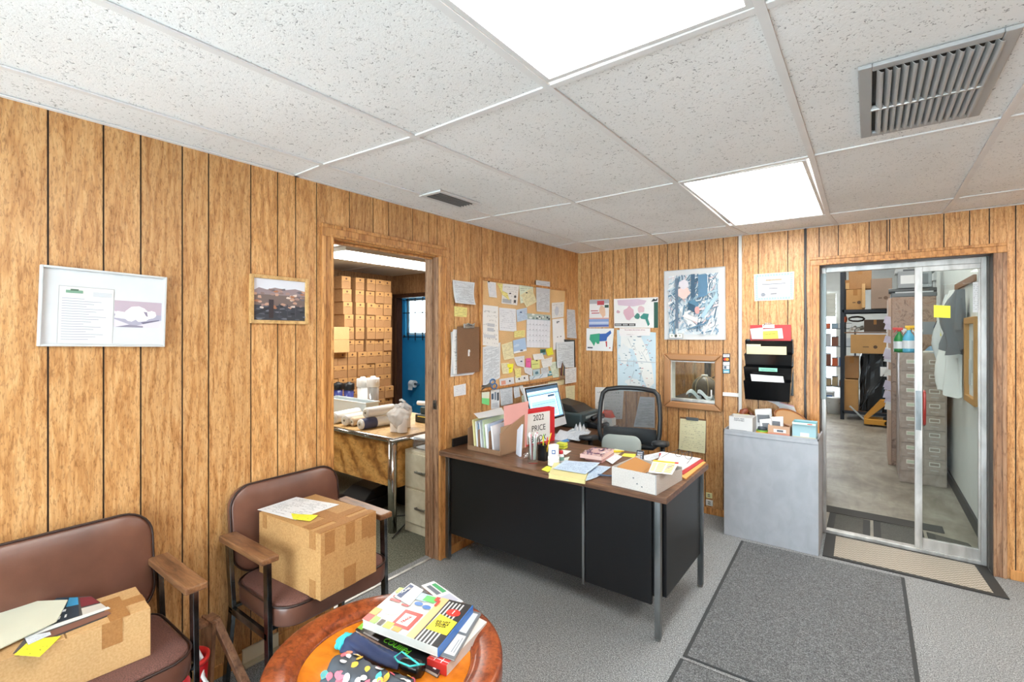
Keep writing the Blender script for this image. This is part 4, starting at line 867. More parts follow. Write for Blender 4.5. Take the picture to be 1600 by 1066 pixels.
MB().box((-.14, -.18, .075), (.12, .15, .082), 'clear_plastic').bar((-.11, -.15, .0), (-.11, -.15, .09), .008, .008, 'clear_plastic').bar((.1, -.15, .0), (.1, -.15, .09), .008, .008, 'clear_plastic').build('upper_tier', t)
MB().box((-.1, -.14, .004), (.1, .13, .012), 'e9ebec').box((-.11, -.16, .084), (.1, .12, .094), 'e9ebec').build('papers', t)
# things on the burl desk  (z = TZ2)
Z2 = TZ2+.001
ty = TY
def at2(u, v, y): return ony(u, v, y)
t = thing('storage_tub', 'shallow translucent plastic tub behind the rolls on the burl desk', 'tub', (-1.75, -1.38, Z2))
f = MB(); f.box((-.33, -.07, 0), (.33, .07, .004), 'clear_plastic')
for a, b_ in (((-.33, -.07), (.33, -.066)), ((-.33, .066), (.33, .07)), ((-.33, -.066), (-.326, .066)), ((.326, -.066), (.33, .066))): f.box((*a, .0), (*b_, .14), 'c9d6dc .3')
f.build('tub', t); MB().tube([(-.335, -.075, .142), (.335, -.075, .142), (.335, .075, .142), (-.335, .075, .142)], .006, 'dfe8ec .3', 8, True).build('rim', t)
def wrapped_roll(label, a, b_, r, m, core='d9d2c0', wrap=None):
    a, b_ = Vector(a), Vector(b_); d = (b_-a); t = thing('wrapped_roll', label, 'roll', (a+b_)/2-Vector((0, 0, r)), group='wrapped rolls on the burl desk'); c = Vector((0, 0, r))
    pts = [c-d/2, c-d*.47, c-d*.1, c+d*.2, c+d*.47, c+d/2]; MB().tube(pts, [r*.93, r, r*1.02, r*.98, r, r*.9], m, 20).build('roll', t, smooth=True)
    e = c+d/2; n = d.normalized(); MB().cyl(e, e+n*.002, r*.62, core, 18).cyl(e+n*.002, e+n*.004, r*.22, '6b6255', 12).build('core', t)
    if wrap: MB().tube([c+d*.05, c+d*.3, c+d*.44], [r*1.05, r*1.06, r*1.04], wrap, 20).build('label_band', t, smooth=True)
    return t
R = .045
def rollat(label, u, v, r, ln, m, lift=0, dx=0, wrap=None, y0=-1.77):
    q = ony(u, v, y0); z = Z2+r*1.03+lift; wrapped_roll(label, (q.x+dx, y0+ln, z), (q.x, y0, z), r, m, wrap=wrap)
rollat('white wrapped roll on the burl desk with its open end nearest the left jamb', 538, 651, .046, .29, 'e6e4de .6', dx=-.02)
rollat('white bundle at the far left of the burl desk beside the jamb', 521, 648, .05, .29, 'eceae6 .6', dx=-.05)
rollat('cream paper wrapped roll just right of the leftmost open-ended roll', 550, 655, .036, .29, 'd9c0a0 .7', dx=.0, y0=-1.74)
rollat('front white roll with a dark blue label on the burl desk', 562, 664, .042, .32, 'eeeeea .6', dx=.02, wrap='4a5276 .5', y0=-1.79)
rollat('white roll lying on top of the other wrapped rolls', 571, 646, .043, .29, 'ecebe6 .6', lift=.082, y0=-1.72)
wrapped_roll('long thin white tube lying across the right side of the burl desk', (-1.0, -1.20, Z2+.155), (-.42, -1.12, Z2+.155), .02, 'e8e8e4 .6')
rb = random.Random(9)
def bag(name, label, c, rx, ry, h, m, inner=True):
    t = thing(name, label, 'bag', c)
    def fn(u, v):
        a = u*2*PI; k = math.sin(min(1, v*1.25)*PI*.5) if v < .8 else 1-(v-.8)*3.6
        k = max(k, .22); w_ = 1+.1*math.sin(a*5+v*9)+.06*math.sin(a*9-v*13); return Vector((math.cos(a)*rx*k*w_, math.sin(a)*ry*k*w_, h*v*1.15))
    MB().grid(fn, 40, 16, m).build('bag', t, smooth=True)
    if inner: MB().cyl((-rx*.35, 0, .004), (-rx*.35, 0, h*.8), rx*.5, 'f4f3f0 .7', 20).cyl((rx*.4, .01, .004), (rx*.4, .01, h*.72), rx*.45, 'f4f3f0 .7', 20).build('contents', t, smooth=False)
    MB().tube([(0, 0, h*1.08), (.01, .01, h*1.18), (-.02, 0, h*1.26), (-.05, .01, h*1.22)], .01, m, 8).build('knot', t, smooth=True)
    return t
bag('shopping_bag', 'knotted white plastic bag holding paper rolls at the corner of the burl desk', (-.72, -1.66, Z2), .09, .08, .17, 'bag_plastic')
bag('shopping_bag', 'second translucent plastic bag slumped beside the knotted one on the burl desk', (-.85, -1.50, Z2), .075, .07, .18, 'bag_plastic')
t = thing('desk_printer', 'dark green and black printer with a paper tray on the burl desk behind the bags', 'printer', (-.75, -1.14, Z2))
MB().box((-.2, -.14, 0), (.12, .14, .07), '1f2a2b .4').build('base', t, bevel=.008); MB().box((-.18, -.1, .07), (.1, .13, .13), '2e4547 .4').build('cover', t, bevel=.01); MB().box((-.16, -.145, .05), (.08, -.1, .058), 'c9b34a').build('paper_guide', t)
# water filter housings
def filt(label, x, y, z, r, h, bowl, cap, cat='water filter'):
    t = thing('filter_housing', label, cat, (x, y, z), group='water filter housings on the crate behind the burl desk')
    MB().lathe([(0, 0), (r*.8, 0), (r*.9, .02), (r, h*.75), (0, h*.75)], bowl, n=22).build('bowl', t, smooth=True)
    MB().lathe([(r*1.05, h*.72), (r*1.12, h*.74), (r*1.12, h*.93), (r*1.02, h*.955), (r*.5, h*.96), (r*.42, h), (0, h)], cap, n=22).build('cap', t, smooth=True)
    MB().cyl((-r*1.2, 0, h*.85), (r*1.2, 0, h*.85), r*.2, cap, 12).build('port', t)
    return t
yf = -1.24
for lb, u, r, top, bo, ca in (('dark blue water filter housing with black cap, left one of two', 528, .05, 597, '323a78 .25', '17191d .4'), ('dark blue water filter housing with black cap, right one of two', 545, .05, 597, '3c4484 .25', '17191d .4'),
    ('tall white water filter canister just right of the blue housings', 567, .055, 589, 'e6e9ea .4', 'f2f3f2 .4'), ('white and chrome water filter canister rightmost of the four', 583, .055, 588, 'd3d6d8 .15 .6', 'f2f3f2 .4')):
    q = ony(u, top, yf); filt(lb, q.x, yf, Z2, r, q.z-Z2, bo, ca)
# folding step chair and box by the washroom door
t = thing('folding_chair', 'folding metal step stool with an orange brown backrest by the washroom door', 'step stool', (-1.55, -.45, 0))
MB().tube([(-.2, 0, 0), (-.17, .05, .85), (-.13, .06, .93), (.13, .06, .93), (.17, .05, .85), (.2, 0, 0)], .013, 'steel', 10).build('back_frame', t, smooth=True)
MB().box((-.15, .04, .72), (.15, .06, .9), 'a8623c .5').build('backrest', t, bevel=.01); MB().box((-.18, -.25, .5), (.18, .05, .53), '5a4a40').build('seat', t, bevel=.008)
MB().tube([(-.18, -.24, 0), (-.16, -.2, .5)], .012, 'steel').build('leg', t); MB().tube([(.18, -.24, 0), (.16, -.2, .5)], .012, 'steel').build('leg', t)
MB().box((-.17, -.34, .26), (.17, -.12, .28), '5a4a40').build('step', t, bevel=.006)
t = thing('office_machine', 'black and grey machine on the floor under the burl desk', 'machine', (-1.22, -1.62, 0))
MB().box((-.2, -.14, .0), (.16, .16, .1), '1b1c1e .4').build('base', t, bevel=.01); MB().box((-.17, -.143, .02), (.02, -.14, .075), '3a3c3e .4').box((-.15, -.145, .035), (-.05, -.143, .055), 'c9cbc8').build('front_plate', t); MB().hexa([(-.18, -.1, .1), (.14, -.1, .1), (.14, .14, .1), (-.18, .14, .1), (-.16, 0, .17), (.12, 0, .17), (.12, .13, .19), (-.16, .13, .19)], '232527 .4').build('keyboard_slope', t, bevel=.006)
t = thing('black_case', 'dark case behind the machine under the burl desk', 'case', (-1.0, -1.25, 0)); MB().box((-.22, -.15, 0), (.22, .15, .26), '141518 .5').build('body', t, bevel=.015); MB().tube([(-.06, 0, .26), (-.05, 0, .3), (.05, 0, .3), (.06, 0, .26)], .01, '1d1e21').build('handle', t)
tag(MB().tube([(-1.3, -1.85, .01), (-1.1, -1.7, .01), (-.85, -1.66, .01), (-.72, -1.5, .01), (-.5, -1.9, .008)], .005, '151515', 6).build('power_cord', smooth=True), 'black power cord trailing on the left room floor', 'cord')
# ================================================================== WAREHOUSE
for x, y in ((1.0, 3.6), (1.0, 7.), (2.3, 5.), (2.3, 1.2), (1.4, 10)):  # fixtures above the visible part, added to light the warehouse
    t = thing('ceiling_light', 'unseen white warehouse ceiling light added %s' % {3.6: 'over the left aisle near the door', 7.: 'halfway down the left aisle', 5.: 'above the pallet rack', 1.2: 'just beyond the glass door', 10: 'near the roller door'}[y], 'ceiling light', (x, y, 3.58))
    MB().box((-.32, -.62, -.05), (.32, .62, .02), 'e0e0e0').build('housing', t); MB().box((-.3, -.6, -.056), (.3, .6, -.05), 'added_warehouse_light').build('diffuser', t)
def P2(u, v, y): return ony(u, v, y)
def pbox(name, label, u0, v0, u1, v1, y, dep, mat, cat='box', tape=True, bottom=None, stamp=True):
    a = ony(u0, v0, y); b = ony(u1, v1, y); w_ = b.x-a.x; h_ = a.z-b.z; z0 = b.z if bottom is None else bottom; h_ = a.z-z0
    t = thing(name, label, cat, ((a.x+b.x)/2, y+dep/2, z0))
    MB().box((-w_/2, -dep/2, 0), (w_/2, dep/2, h_), mat).build('body', t, bevel=.004)
    if tape: MB().box((-.03, -dep/2-.001, h_*.7), (.03, -dep/2, h_), 'cardboard_tape').build('tape', t)
    if stamp: MB().cyl((w_*.2, -dep/2-.0015, h_*.35), (w_*.2, -dep/2, h_*.35), .028, '5d4634', 16).box((-w_*.15, -dep/2-.0015, h_*.33), (w_*.02, -dep/2, h_*.37), '5d4634').build('stamp', t)
    return t
# rack
RY = 5.94
t = thing('pallet_rack', 'black steel pallet rack with wooden decks in the warehouse', 'storage rack', (2.4, 6.3, 0))
xl = ony(1316, 600, RY).x; xr = xl+.95; zt_ = 3.2
for x, y in ((xl, RY), (xr, RY), (xl, RY+.9), (xr, RY+.9)):
    MB().box((x-2.4-.028, y-6.3-.03, 0), (x-2.4+.028, y-6.3+.03, zt_), '1c2430 .4').build('post', t)
for z, nm in ((ony(1330, 642, RY).z, 'lower'), (ony(1330, 484, RY).z, 'upper'), (ony(1330, 415, RY).z+.5, 'top')):
    MB().box((xl-2.4, -.39, z-.05), (xr-2.4, -.35, z), '1c2430 .4').build('beam', t); MB().box((xl-2.4, .53, z-.05), (xr-2.4, .57, z), '1c2430 .4').build('beam', t)
    MB().box((xl-2.4+.03, -.35, z-.02), (xr-2.4-.03, .53, z), 'arm_wood').build('deck', t)
for k in range(3):
    z = .3+k*.9; MB().bar((xl-2.4, -.36, z), (xl-2.4, .57, z+.7), .03, .03, '1c2430 .4').build('brace', t)
zl = ony(1330, 642, RY).z+.001; zu = ony(1330, 484, RY).z+.001
pbox('carton', 'brown carton with a round stamp on the upper rack deck, lower left', 1322, 453, 1351, 483, RY+.02, .5, 'cardboard', bottom=zu)
c1 = pbox('carton', 'grey brown carton tilted against the others on the upper rack deck', 1361, 436, 1394, 480, RY-.2, .3, 'cardboard_grey', tape=False, bottom=zu-.0); 
MB().box((-.26, -.16, .02), (-.215, .15, .42), 'cardboard_pale').build('open_flap', c1)
b0 = ony(1322, 452, RY).z+.002
pbox('carton', 'wide olive brown carton on top of the stamped carton on the rack', 1326, 420, 1362, 451, RY+.12, .29, 'cardboard_dark', bottom=b0, stamp=False)
pbox('carton', 'small pale carton at the upper left corner of the rack load', 1321, 438, 1327, 452, RY+.04, .2, 'cardboard_pale', stamp=False, bottom=b0)
pbox('carton', 'wide open brown carton above the black plastic sheet', 1329, 523, 1385, 552, RY-.02, .45, 'cardboard', tape=False, bottom=ony(1329, 552, RY).z)
c2 = ony(1329, 552, RY).z
pbox('carton', 'brown carton behind the torn one at the left of the lower rack deck', 1320, 557, 1342, 586, RY+.1, .4, 'cardboard_dark', stamp=False, bottom=ony(1320, 592, RY).z+.005)
pbox('carton', 'torn brown carton at the bottom left of the lower rack deck', 1319, 593, 1341, 632, RY+.03, .45, 'cardboard', stamp=False, tape=False, bottom=zl)
# black plastic sheet over a pallet load, held up to the wide carton
sx0, sx1 = ony(1342, 600, RY).x, ony(1392, 600, RY).x
t = thing('covered_load', 'crumpled black plastic sheet over a load on the lower rack deck', 'plastic sheet', ((sx0+sx1)/2, RY+.28, zl)); hw = (sx1-sx0)/2; hz = c2-zl-.002
def bp(u, v):
    a = u*PI*2; cx = math.copysign(abs(math.cos(a))**.5, math.cos(a)); cy = math.copysign(abs(math.sin(a))**.5, math.sin(a)); k = 1-.12*v+.05*math.sin(a*7+v*6)+.04*math.sin(a*13-v*9)
    return Vector((cx*hw*k*.95, cy*.24*k, hz*v))
MB().grid(bp, 60, 18, '202225 .25').build('plastic_sheet', t, smooth=False); MB().box((-hw*.8, -.2, hz-.01), (hw*.8, .2, hz), '202225 .3').build('top', t)
MB().box((hw*.35, -.262, hz*.62), (hw*.75, -.258, hz*.78), 'e0e0e0').build('delivery_label', t); MB().bar((-hw, -.255, 0.02), (hw*.7, -.262, hz*.7), .02, .01, '111214').build('strap', t)
# clutter on the middle deck
zm = ony(1329, 519, RY).z
MBt = MB()
for i, (lb, u0, v0, u1, v1, m) in enumerate([('dark brown carton in the shadow under the upper rack deck', 1350, 500, 1385, 519, '4e3a2c'), ('bundle of white wrapped parts beside the dark carton on the rack', 1328, 504, 1345, 519, 'd0cfcb'), ('black rolled hose bundle lying under the upper rack deck', 1324, 492, 1352, 503, '2a211d'), ('orange handled tool standing at the left of the rack', 1317, 495, 1323, 514, 'd5643c')]):
    a = ony(u0, v0, RY+.05); b_ = ony(u1, v1, RY+.05); w_ = (b_.x-a.x); h_ = a.z-b_.z; t = thing(('carton', 'parts_bundle', 'hose_bundle', 'hand_tool')[i], lb, ('box', 'bundle', 'hose', 'tool')[i], ((a.x+b_.x)/2, RY+.2, b_.z+.003))
    if i == 0: MB().box((-w_/2, -.15, 0), (w_/2, .15, h_), m).build('body', t, bevel=.004); MB().box((-.02, -.151, h_*.6), (.02, -.15, h_), 'cardboard_tape').build('tape', t)
    elif i == 1:
        for k in range(5): MB().tube([(-w_/2+.03*k, -.1, .02+.02*(k % 3)), (-w_/2+.05*k+.02, .1, .07+.02*(k % 2))], .022, ['d0cfcb', 'b9b4a8', 'e6e6e4'][k % 3], 8).build('part', t)
    elif i == 2: MB().tube([(w_*.45*math.cos(k*.7), -.1+.012*k, .05+.04*math.sin(k*.7)) for k in range(22)], .014, m, 8).build('hose', t, smooth=True)
    else: MB().cyl((0, 0, 0), (0, 0, h_*.6), .012, '2b2b2b', 10).tube([(0, 0, h_*.55), (.01, 0, h_*.8), (0, 0, h_)], .024, m, 10).build('handle', t, smooth=True)
sb = MB().box((xl+.03, RY, zm-.0), (xr-.03, RY+.85, zm-.02), 'arm_wood').build('shelf_board'); tag(sb, 'middle wooden board of the pallet rack above the wide carton', 'shelf board')
# yellow pallet jack
p = ony(1368, 660, 5.5)
t = thing('pallet_jack', 'yellow pallet jack parked in front of the rack', 'pallet jack', (2.35, 5.55, 0))
hx = lambda u: ony(u, 650, 5.5).x-2.35
hz_ = lambda v: ony(1370, v, 5.5).z
MB().hexa([(hx(1349), -.12, hz_(655)), (hx(1356), -.12, hz_(655)), (hx(1356), .12, hz_(655)), (hx(1349), .12, hz_(655)), (hx(1376), -.12, hz_(625)), (hx(1392), -.12, hz_(625)), (hx(1392), .12, hz_(625)), (hx(1376), .12, hz_(625))], 'c98a2a .4').build('fork', t, bevel=.006)
MB().box((hx(1350), -.14, .03), (hx(1388), .14, .12), 'd0922c .4').build('chassis', t, bevel=.01)
MB().cyl((hx(1386), -.13, .07), (hx(1386), .13, .07), .07, '2a2a2a', 20).build('wheel', t); MB().cyl((hx(1386), -.14, .07), (hx(1386), -.13, .07), .035, 'b9b9b5', 16).build('hub', t)
MB().tube([(hx(1350), -.1, .1), (hx(1328), -.12, .3)], .014, 'aab0b4 .3').build('tow_bar', t)
# card-file cabinet
FX0, FX1, FY = 2.539, 2.899, 2.055
fh = ony(1440, 552, FY).z
t = thing('card_file_cabinet', 'tall tan steel card file cabinet with two columns of small drawers behind the glass', 'filing cabinet', ((FX0+FX1)/2, FY, 0))
hwf = (FX1-FX0)/2
MB().box((-hwf, 0, 0), (hwf, .65, fh), 'tan_steel').build('body', t, bevel=.004); MB().box((-hwf+.01, -.004, .02), (hwf-.01, 0, .11), 'tan_steel').build('plinth', t)
nr = 8; dh = (fh-.16)/nr
for r_ in range(nr):
    for c_ in range(2):
        x0 = -hwf+.014+c_*(hwf-.006); x1 = x0+hwf-.02; z0 = .125+r_*dh
        d = MB().box((x0, -.012, z0), (x1, 0, z0+dh-.008), 'tan_steel').build('drawer', t, bevel=.002)
        xm = (x0+x1)/2; f = MB(); f.box((xm-.04, -.015, z0+dh*.5), (xm+.04, -.012, z0+dh*.78), 'd9d4ca'); f.build('label_holder', d)
        MB().box((xm-.034, -.0158, z0+dh*.55), (xm+.034, -.015, z0+dh*.73), 'b9c2ae' if c_ == 0 else '8f8076').build('card', d); MB().box((xm-.03, -.022, z0+dh*.2), (xm+.03, -.012, z0+dh*.26), 'b5aca2 .3').build('pull', d)
# speckled tall cabinet behind
ky = 2.78; a = ony(1393, 465, ky); b_ = ony(1463, 465, ky)
t = thing('tall_cabinet', 'tall rust-speckled steel cabinet behind the card file, paper scraps taped on its edge', 'cabinet', ((a.x+b_.x)/2, ky, 0)); hk = (b_.x-a.x)/2
MB().box((-hk, 0, 0), (hk, .5, a.z), 'rust_speckle').build('body', t, bevel=.005); MB().box((-hk-.03, -.01, .0), (-hk, .5, a.z-.01), 'b59a88 .5').build('edge_strip', t, bevel=.004); MB().box((hk*.1, -.006, a.z-.42), (hk*.95, 0, a.z-.28), '8d939a').build('label_plate', t)
rs_ = random.Random(3)
for k in range(16):
    z = .6+rs_.uniform(0, a.z-.8); m = rs_.choice(['dfe2e6', 'cfc7d9', 'e8e6e2', 'c9c0d4']); s_ = rs_.uniform(.02, .05)
    MB().add([(-hk-.034-s_, -.012-.01*k % .03, z), (-hk-.005, -.014, z-.01), (-hk-.008, -.014, z+s_*1.6), (-hk-.03-s_*.6, -.02, z+s_*1.9)], [(0, 1, 2, 3)], m).build('paper_scrap', t, solid=.0006)
TT_ = a.z
def stackbox(name, label, u0, u1, v0, v1, y, d_, m, cat, extra=None):
    a = ony(u0, v0, y); b_ = ony(u1, v1, y); t = thing(name, label, cat, ((a.x+b_.x)/2, y, b_.z)); w_ = b_.x-a.x; h_ = a.z-b_.z
    MB().box((-w_/2, 0, 0), (w_/2, d_, h_), m).build('body', t, bevel=.004)
    if extra: extra(t, w_, h_)
    return t
def kb(t, w_, h_): MB().box((-w_*.42, -.002, h_*.25), (w_*.1, 0, h_*.75), 'e8e9ea').build('label', t); MB().box((w_*.2, -.002, h_*.2), (w_*.4, 0, h_*.8), '6d7278').build('print_block', t)
Tz = TT_+.001
t = thing('typewriter', 'grey typewriter lying on top of the speckled cabinet', 'typewriter', (ony(1428, 455, ky).x, ky+.05, Tz)); MB().box((-.2, 0, 0), (.2, .3, .05), '6a6f74 .4').build('base', t, bevel=.01); MB().cyl((-.22, .06, .075), (.2, .06, .075), .03, '3c4044 .4', 14).build('platen', t); MB().box((-.16, .02, .05), (.17, .08, .065), 'c9cccf').build('keys', t)
t = stackbox('carton', 'grey printer carton with a white label on top of the typewriter', 1403, 1456, 423, 447, ky+.1, .3, '9da1a5', 'box', kb); 
t.location.z = Tz+.107; hb_ = ony(1430, 423, ky+.1).z-ony(1430, 447, ky+.1).z
t = thing('carton', 'flat grey carton topmost on the pile over the speckled cabinet', 'box', (ony(1430, 420, ky).x, ky+.12, Tz+.108+hb_)); MB().box((-.17, 0, 0), (.18, .28, .05), 'b6b9bb').build('body', t, bevel=.003); MB().box((-.1, -.001, .01), (.05, 0, .04), '55595e').build('label', t)
# bottles on the card file
fz = fh+.001
def spray(label, u, y, h, r, body, head, liquid=None):
    p = ony(u, 540, y); t = thing('spray_bottle', label, 'spray bottle', (p.x, y, fz), math.radians(180 if u < 1415 else 0))
    MB().lathe([(0, 0), (r, 0), (r*1.02, .02), (r, h*.55), (r*.75, h*.66), (r*.34, h*.78), (r*.3, h*.86), (0, h*.86)], body, n=20).build('bottle', t, smooth=True)
    MB().cyl((0, 0, h*.85), (0, 0, h*.93), r*.36, head, 14).bar((-.03, 0, h*.96), (.055, 0, h*.97), .022, .026, head).bar((.02, 0, h*.94), (.045, 0, h*.82), .008, .01, head).build('trigger', t, bevel=.003)
    MB().lathe([(r*1.03, h*.15), (r*1.03, h*.45)], 'e6eaf0 .4', n=20, cap=False).build('label_band', t)
spray('green spray bottle with a red trigger on the card file cabinet', 1405, 2.2, .25, .045, '2f8a4a .3', 'd23a34 .4')
spray('blue spray bottle with a yellow trigger on the card file cabinet', 1420, 2.15, .27, .05, '5fb4d8 .2', 'f0c02c .4')
spray('clear spray bottle with a white trigger behind the blue one', 1412, 2.35, .24, .04, 'clear_plastic', 'e8e8e8 .4')
spray('clear spray bottle with a white trigger partly behind the door stile', 1431, 2.2, .23, .045, 'clear_plastic', 'ececec .4')
t = thing('rag_pile', 'blue and grey rags heaped on the right of the card file cabinet', 'rags', (ony(1462, 540, 2.2).x, 2.25, fz), group=None)
MB().grid(lambda u, v: Vector((-.09+.2*u, -.1+.25*v, .07*math.sin(PI*u)*math.sin(PI*v)*(1+.4*math.sin(u*17+v*9)))), 20, 14, '7a9ab4 .8').build('blue_rag', t, smooth=True); MB().grid(lambda u, v: Vector((.0+.16*u, -.12+.2*v, .05*math.sin(PI*u)*math.sin(PI*v)*(1+.4*math.sin(u*21+v*13))+.012)), 20, 14, '8a8a88 .8').build('grey_rag', t, smooth=True)
t = thing('paint_brush', 'paint brush with a wooden handle lying at the cabinet front', 'brush', (ony(1455, 548, 2.08).x, 2.09, fz+.01)); MB().tube([(-.06, 0, 0), (.02, .01, .004)], [.012, .008], 'e0dcd2', 10).build('bristles', t); MB().tube([(.02, .01, .004), (.09, .02, .012)], .01, 'b9824e', 10).build('handle', t)
# yellow note on the glass
p = ony(1471.5, 487, yd-.008)
paper('note_on_glass', 'yellow note taped on the glass leaf of the door', 'sticky note', 'B', .0, [(1459, 477), (1485, 478), (1485, 497), (1459, 496)], 'f6ef4a .7', base=yd-.0075)
paper('door_notice', 'white notice taped inside the door glass near the right stile', 'notice', 'B', .0, [(1520, 441), (1530, 441), (1530, 488), (1520, 488)], 'print_white', base=yd-.0075)
# right hand warehouse wall: hooks, jackets, framed board, side doorway
rail = MB().bar((2.94, .85, 1.93), (2.94, 1.85, 1.93), .02, .05, '8a6248').build('coat_rail'); tag(rail, 'wooden coat rail on the white warehouse wall behind the glass', 'coat rail')
def jacket(label, y, z0, z1, w_, m, seed, stripes=None):
    t = thing('hanging_jacket', label, 'jacket', (2.93, y, z0), group=None); h_ = z1-z0
    def fn(u, v):
        a = u*PI; k = (.45+.55*math.sin(min(1, (1-v)*2.2)*PI/2)); f = 1+.34*math.sin(u*23+seed+v*3)+.2*math.sin(v*9+u*7+seed)
        return Vector((-math.sin(a)*.11*k*f-.004, math.cos(a)*w_/2*k*(1+.08*math.sin(v*14+seed)), h_*v+.03*math.sin(u*9+seed)*(1-v)))
    MB().grid(fn, 36, 12, m).build('cloth', t, smooth=True)
    if stripes: MB().grid(lambda u, v: fn(.3+.2*u, .55+.1*v)+Vector((-.006, 0, 0)), 5, 3, stripes).build('badge', t)
    MB().grid(lambda u, v: Vector((-math.sin(u*PI)*.045*(1-.3*v)-.03, -w_*.42+math.cos(u*PI)*.04, h_*(.35+.5*v))), 10, 6, m).build('sleeve', t, smooth=True)
jacket('pale grey jacket with dark blue badges, hanging farthest from the glass', 1.74, 1.2, 1.86, .24, 'c9ccd0 .8', 1, '2f4a78')
jacket('white coat with a yellow badge hanging on the coat rail', 1.47, .98, 1.88, .24, 'dfe0e0 .8', 3, 'e6d93c')
jacket('dark grey jacket hanging nearest the framed board', 1.24, 1.35, 1.87, .16, '6d747c .8', 5, 'b33a36')
t = thing('framed_board', 'wood framed board with papers on the white warehouse wall', 'notice board', (2.945, .86, 1.3)); f = MB()
for s_ in (-1, 1): f.box((-.04, s_*.24, -.33), (.004, s_*.2, .33), 'b98a52'); f.box((-.04, -.2, s_*.33), (.004, .2, s_*.28), 'b98a52')
f.build('frame', t, bevel=.004); MB().box((-.012, -.2, -.28), (.004, .2, .28), 'd9dde0').build('board', t)
MB().box((-.0165, -.1, -.1), (-.012, .05, .15), 'aeb8c0').build('sheet', t); MB().box((-.0165, .07, -.2), (-.012, .18, .0), 'c4ccd2').build('sheet', t)
t = struct(MB().box((2.93, 3.6, 0), (2.95, 3.7, 2.2), 'c9cccf').box((2.93, 4.5, 0), (2.95, 4.6, 2.2), 'c9cccf').box((2.92, 3.55, 2.15), (2.95, 4.65, 2.25), 'c9cccf').box((2.945, 3.7, 0), (2.951, 4.5, 2.15), '7d848b').build('trim_10'))
# far shelves seen past the rack on the left
t = thing('far_shelf', 'grey shelving full of small parts far back beside the roller door', 'shelf', (1.75, 9.0, 0))
for z in (.3, .75, 1.2, 1.6): MB().box((-.55, -.2, z-.02), (.3, .2, z), '7b8086').build('shelf_board', t)
for x in (-.55, .28): MB().box((x, -.2, 0), (x+.03, .2, 1.65), '4b5056').build('post', t)
cols = ['c9ccd0', 'd5643c', '3f6fae', 'e6e6e6', '3a3d42', '8c5a48', '9fb7c9', 'b9a27c']; rs_ = random.Random(12)
for k in range(24):
    zz = (.301, .751, 1.201, 1.601)[k % 4]; x = -.47+(k//4)*.13; ww_ = rs_.uniform(.035, .062); h_ = rs_.uniform(.1, .38) if zz < 1.6 else .15; c_ = rs_.choice(cols)
    t = thing('parts_bin', 'small parts bin among the clutter on the far warehouse shelves', 'bin', (1.75+x, 8.95, zz), group='parts bins on the far shelves'); MB().box((-ww_, -.12, 0), (ww_, .12, h_*.7), c_).build('bin', t, bevel=.004); MB().box((-ww_-.002, -.125, h_*.7), (ww_+.002, .125, h_*.76), rs_.choice(['8a9096', '55595e', 'c9ccd0'])).build('lid', t)
t = thing('white_bucket', 'white plastic pail on the concrete floor left of the rack', 'pail', (ony(1304, 640, 6.6).x, 6.6, 0)); MB().lathe([(0, 0), (.11, 0), (.13, .28), (.137, .29), (.0, .29)], 'e3e4e4 .4', n=24).build('pail', t, smooth=True); MB().tube([(-.13, 0, .25), (-.08, -.1, .2), (.08, -.1, .2), (.13, 0, .25)], .004, '9a9a9a', 6).build('handle', t)
t = thing('storage_bin', 'white wire crate standing on the floor far left in the warehouse', 'crate', (1.5, 7.6, 0)); MB().box((-.22, -.2, 0), (.22, .2, .3), 'cfd3d6').build('body', t, bevel=.01); MB().box((-.2, -.205, .18), (.2, -.2, .24), '3f6fae').build('label_strip', t)
# behind the ticket window
t = thing('reception_counter', 'dark counter with papers behind the small service window', 'counter', (1.2, .55, 0)); MB().box((-.45, -.3, .84), (.5, .35, .88), '2b2d30 .4').build('top', t); MB().box((-.43, -.28, 0), (.48, .33, .84), '55504a').build('body', t)
Zk = .881
p = ony(1101, 612, .5)
t = thing('wicker_ball', 'brown textured round basket-like ball behind the service window glass', 'ball', (p.x, .5, Zk))
MB().lathe([(.11*math.sin(PI*k/16)+.0001, .11-.11*math.cos(PI*k/16)) for k in range(17)], 'rust_dark' if False else '5a4c40 .5', n=28, cap=False).build('ball', t, smooth=True)
for k in range(6): MB().tube([(.1125*math.sin(PI*j/12)*math.cos(k*PI/3), .1125*math.sin(PI*j/12)*math.sin(k*PI/3), .11-.1125*math.cos(PI*j/12)) for j in range(1, 12)], .004, 'b39a78 .5', 6).build('rib', t, smooth=True)
MB().lathe([(.0, .218), (.03, .22), (.028, .235), (0, .238)], 'd8d4cc', n=14, cap=False).build('top_cap', t)
t = thing('desk_lamp', 'black jointed desk lamp behind the service window', 'lamp', (1.0, .75, Zk)); MB().cyl((0, 0, 0), (0, 0, .02), .07, '17181a', 20).build('base', t); MB().tube([(0, 0, .02), (.0, 0, .42)], .012, '17181a').tube([(0, 0, .15), (.17, -.05, .24)], .008, '17181a').build('arm', t); MB().lathe([(.0, .03), (.03, .03), (.06, -.05), (.055, -.05)], '17181a', c=(.18, -.06, .24), n=16, cap=False).build('shade', t)
for k, (x, lb) in enumerate(((1.0, 'crumpled white papers left behind the service window'), (1.1, 'white and black printed forms in the middle behind the service window'))):
    t = MB().grid(lambda u, v: Vector((-.06+.13*u, -.05+.12*v, .03*math.sin(u*5+k)+.03*math.sin(v*6)+.04)), 8, 8, 'print_list').build('loose_papers', solid=.001); t.location = (x, .36, Zk+.01); tag(t, lb, 'paper')
t = thing('wall_cable', 'bundle of black cables hanging down in the room behind the service window', 'cable', (.92, 1.2, 0)); MB().tube([(0, 0, 2.2), (.01, 0, 1.5), (-.01, 0, .9)], .02, '1a1b1d').build('cable', t, smooth=True)
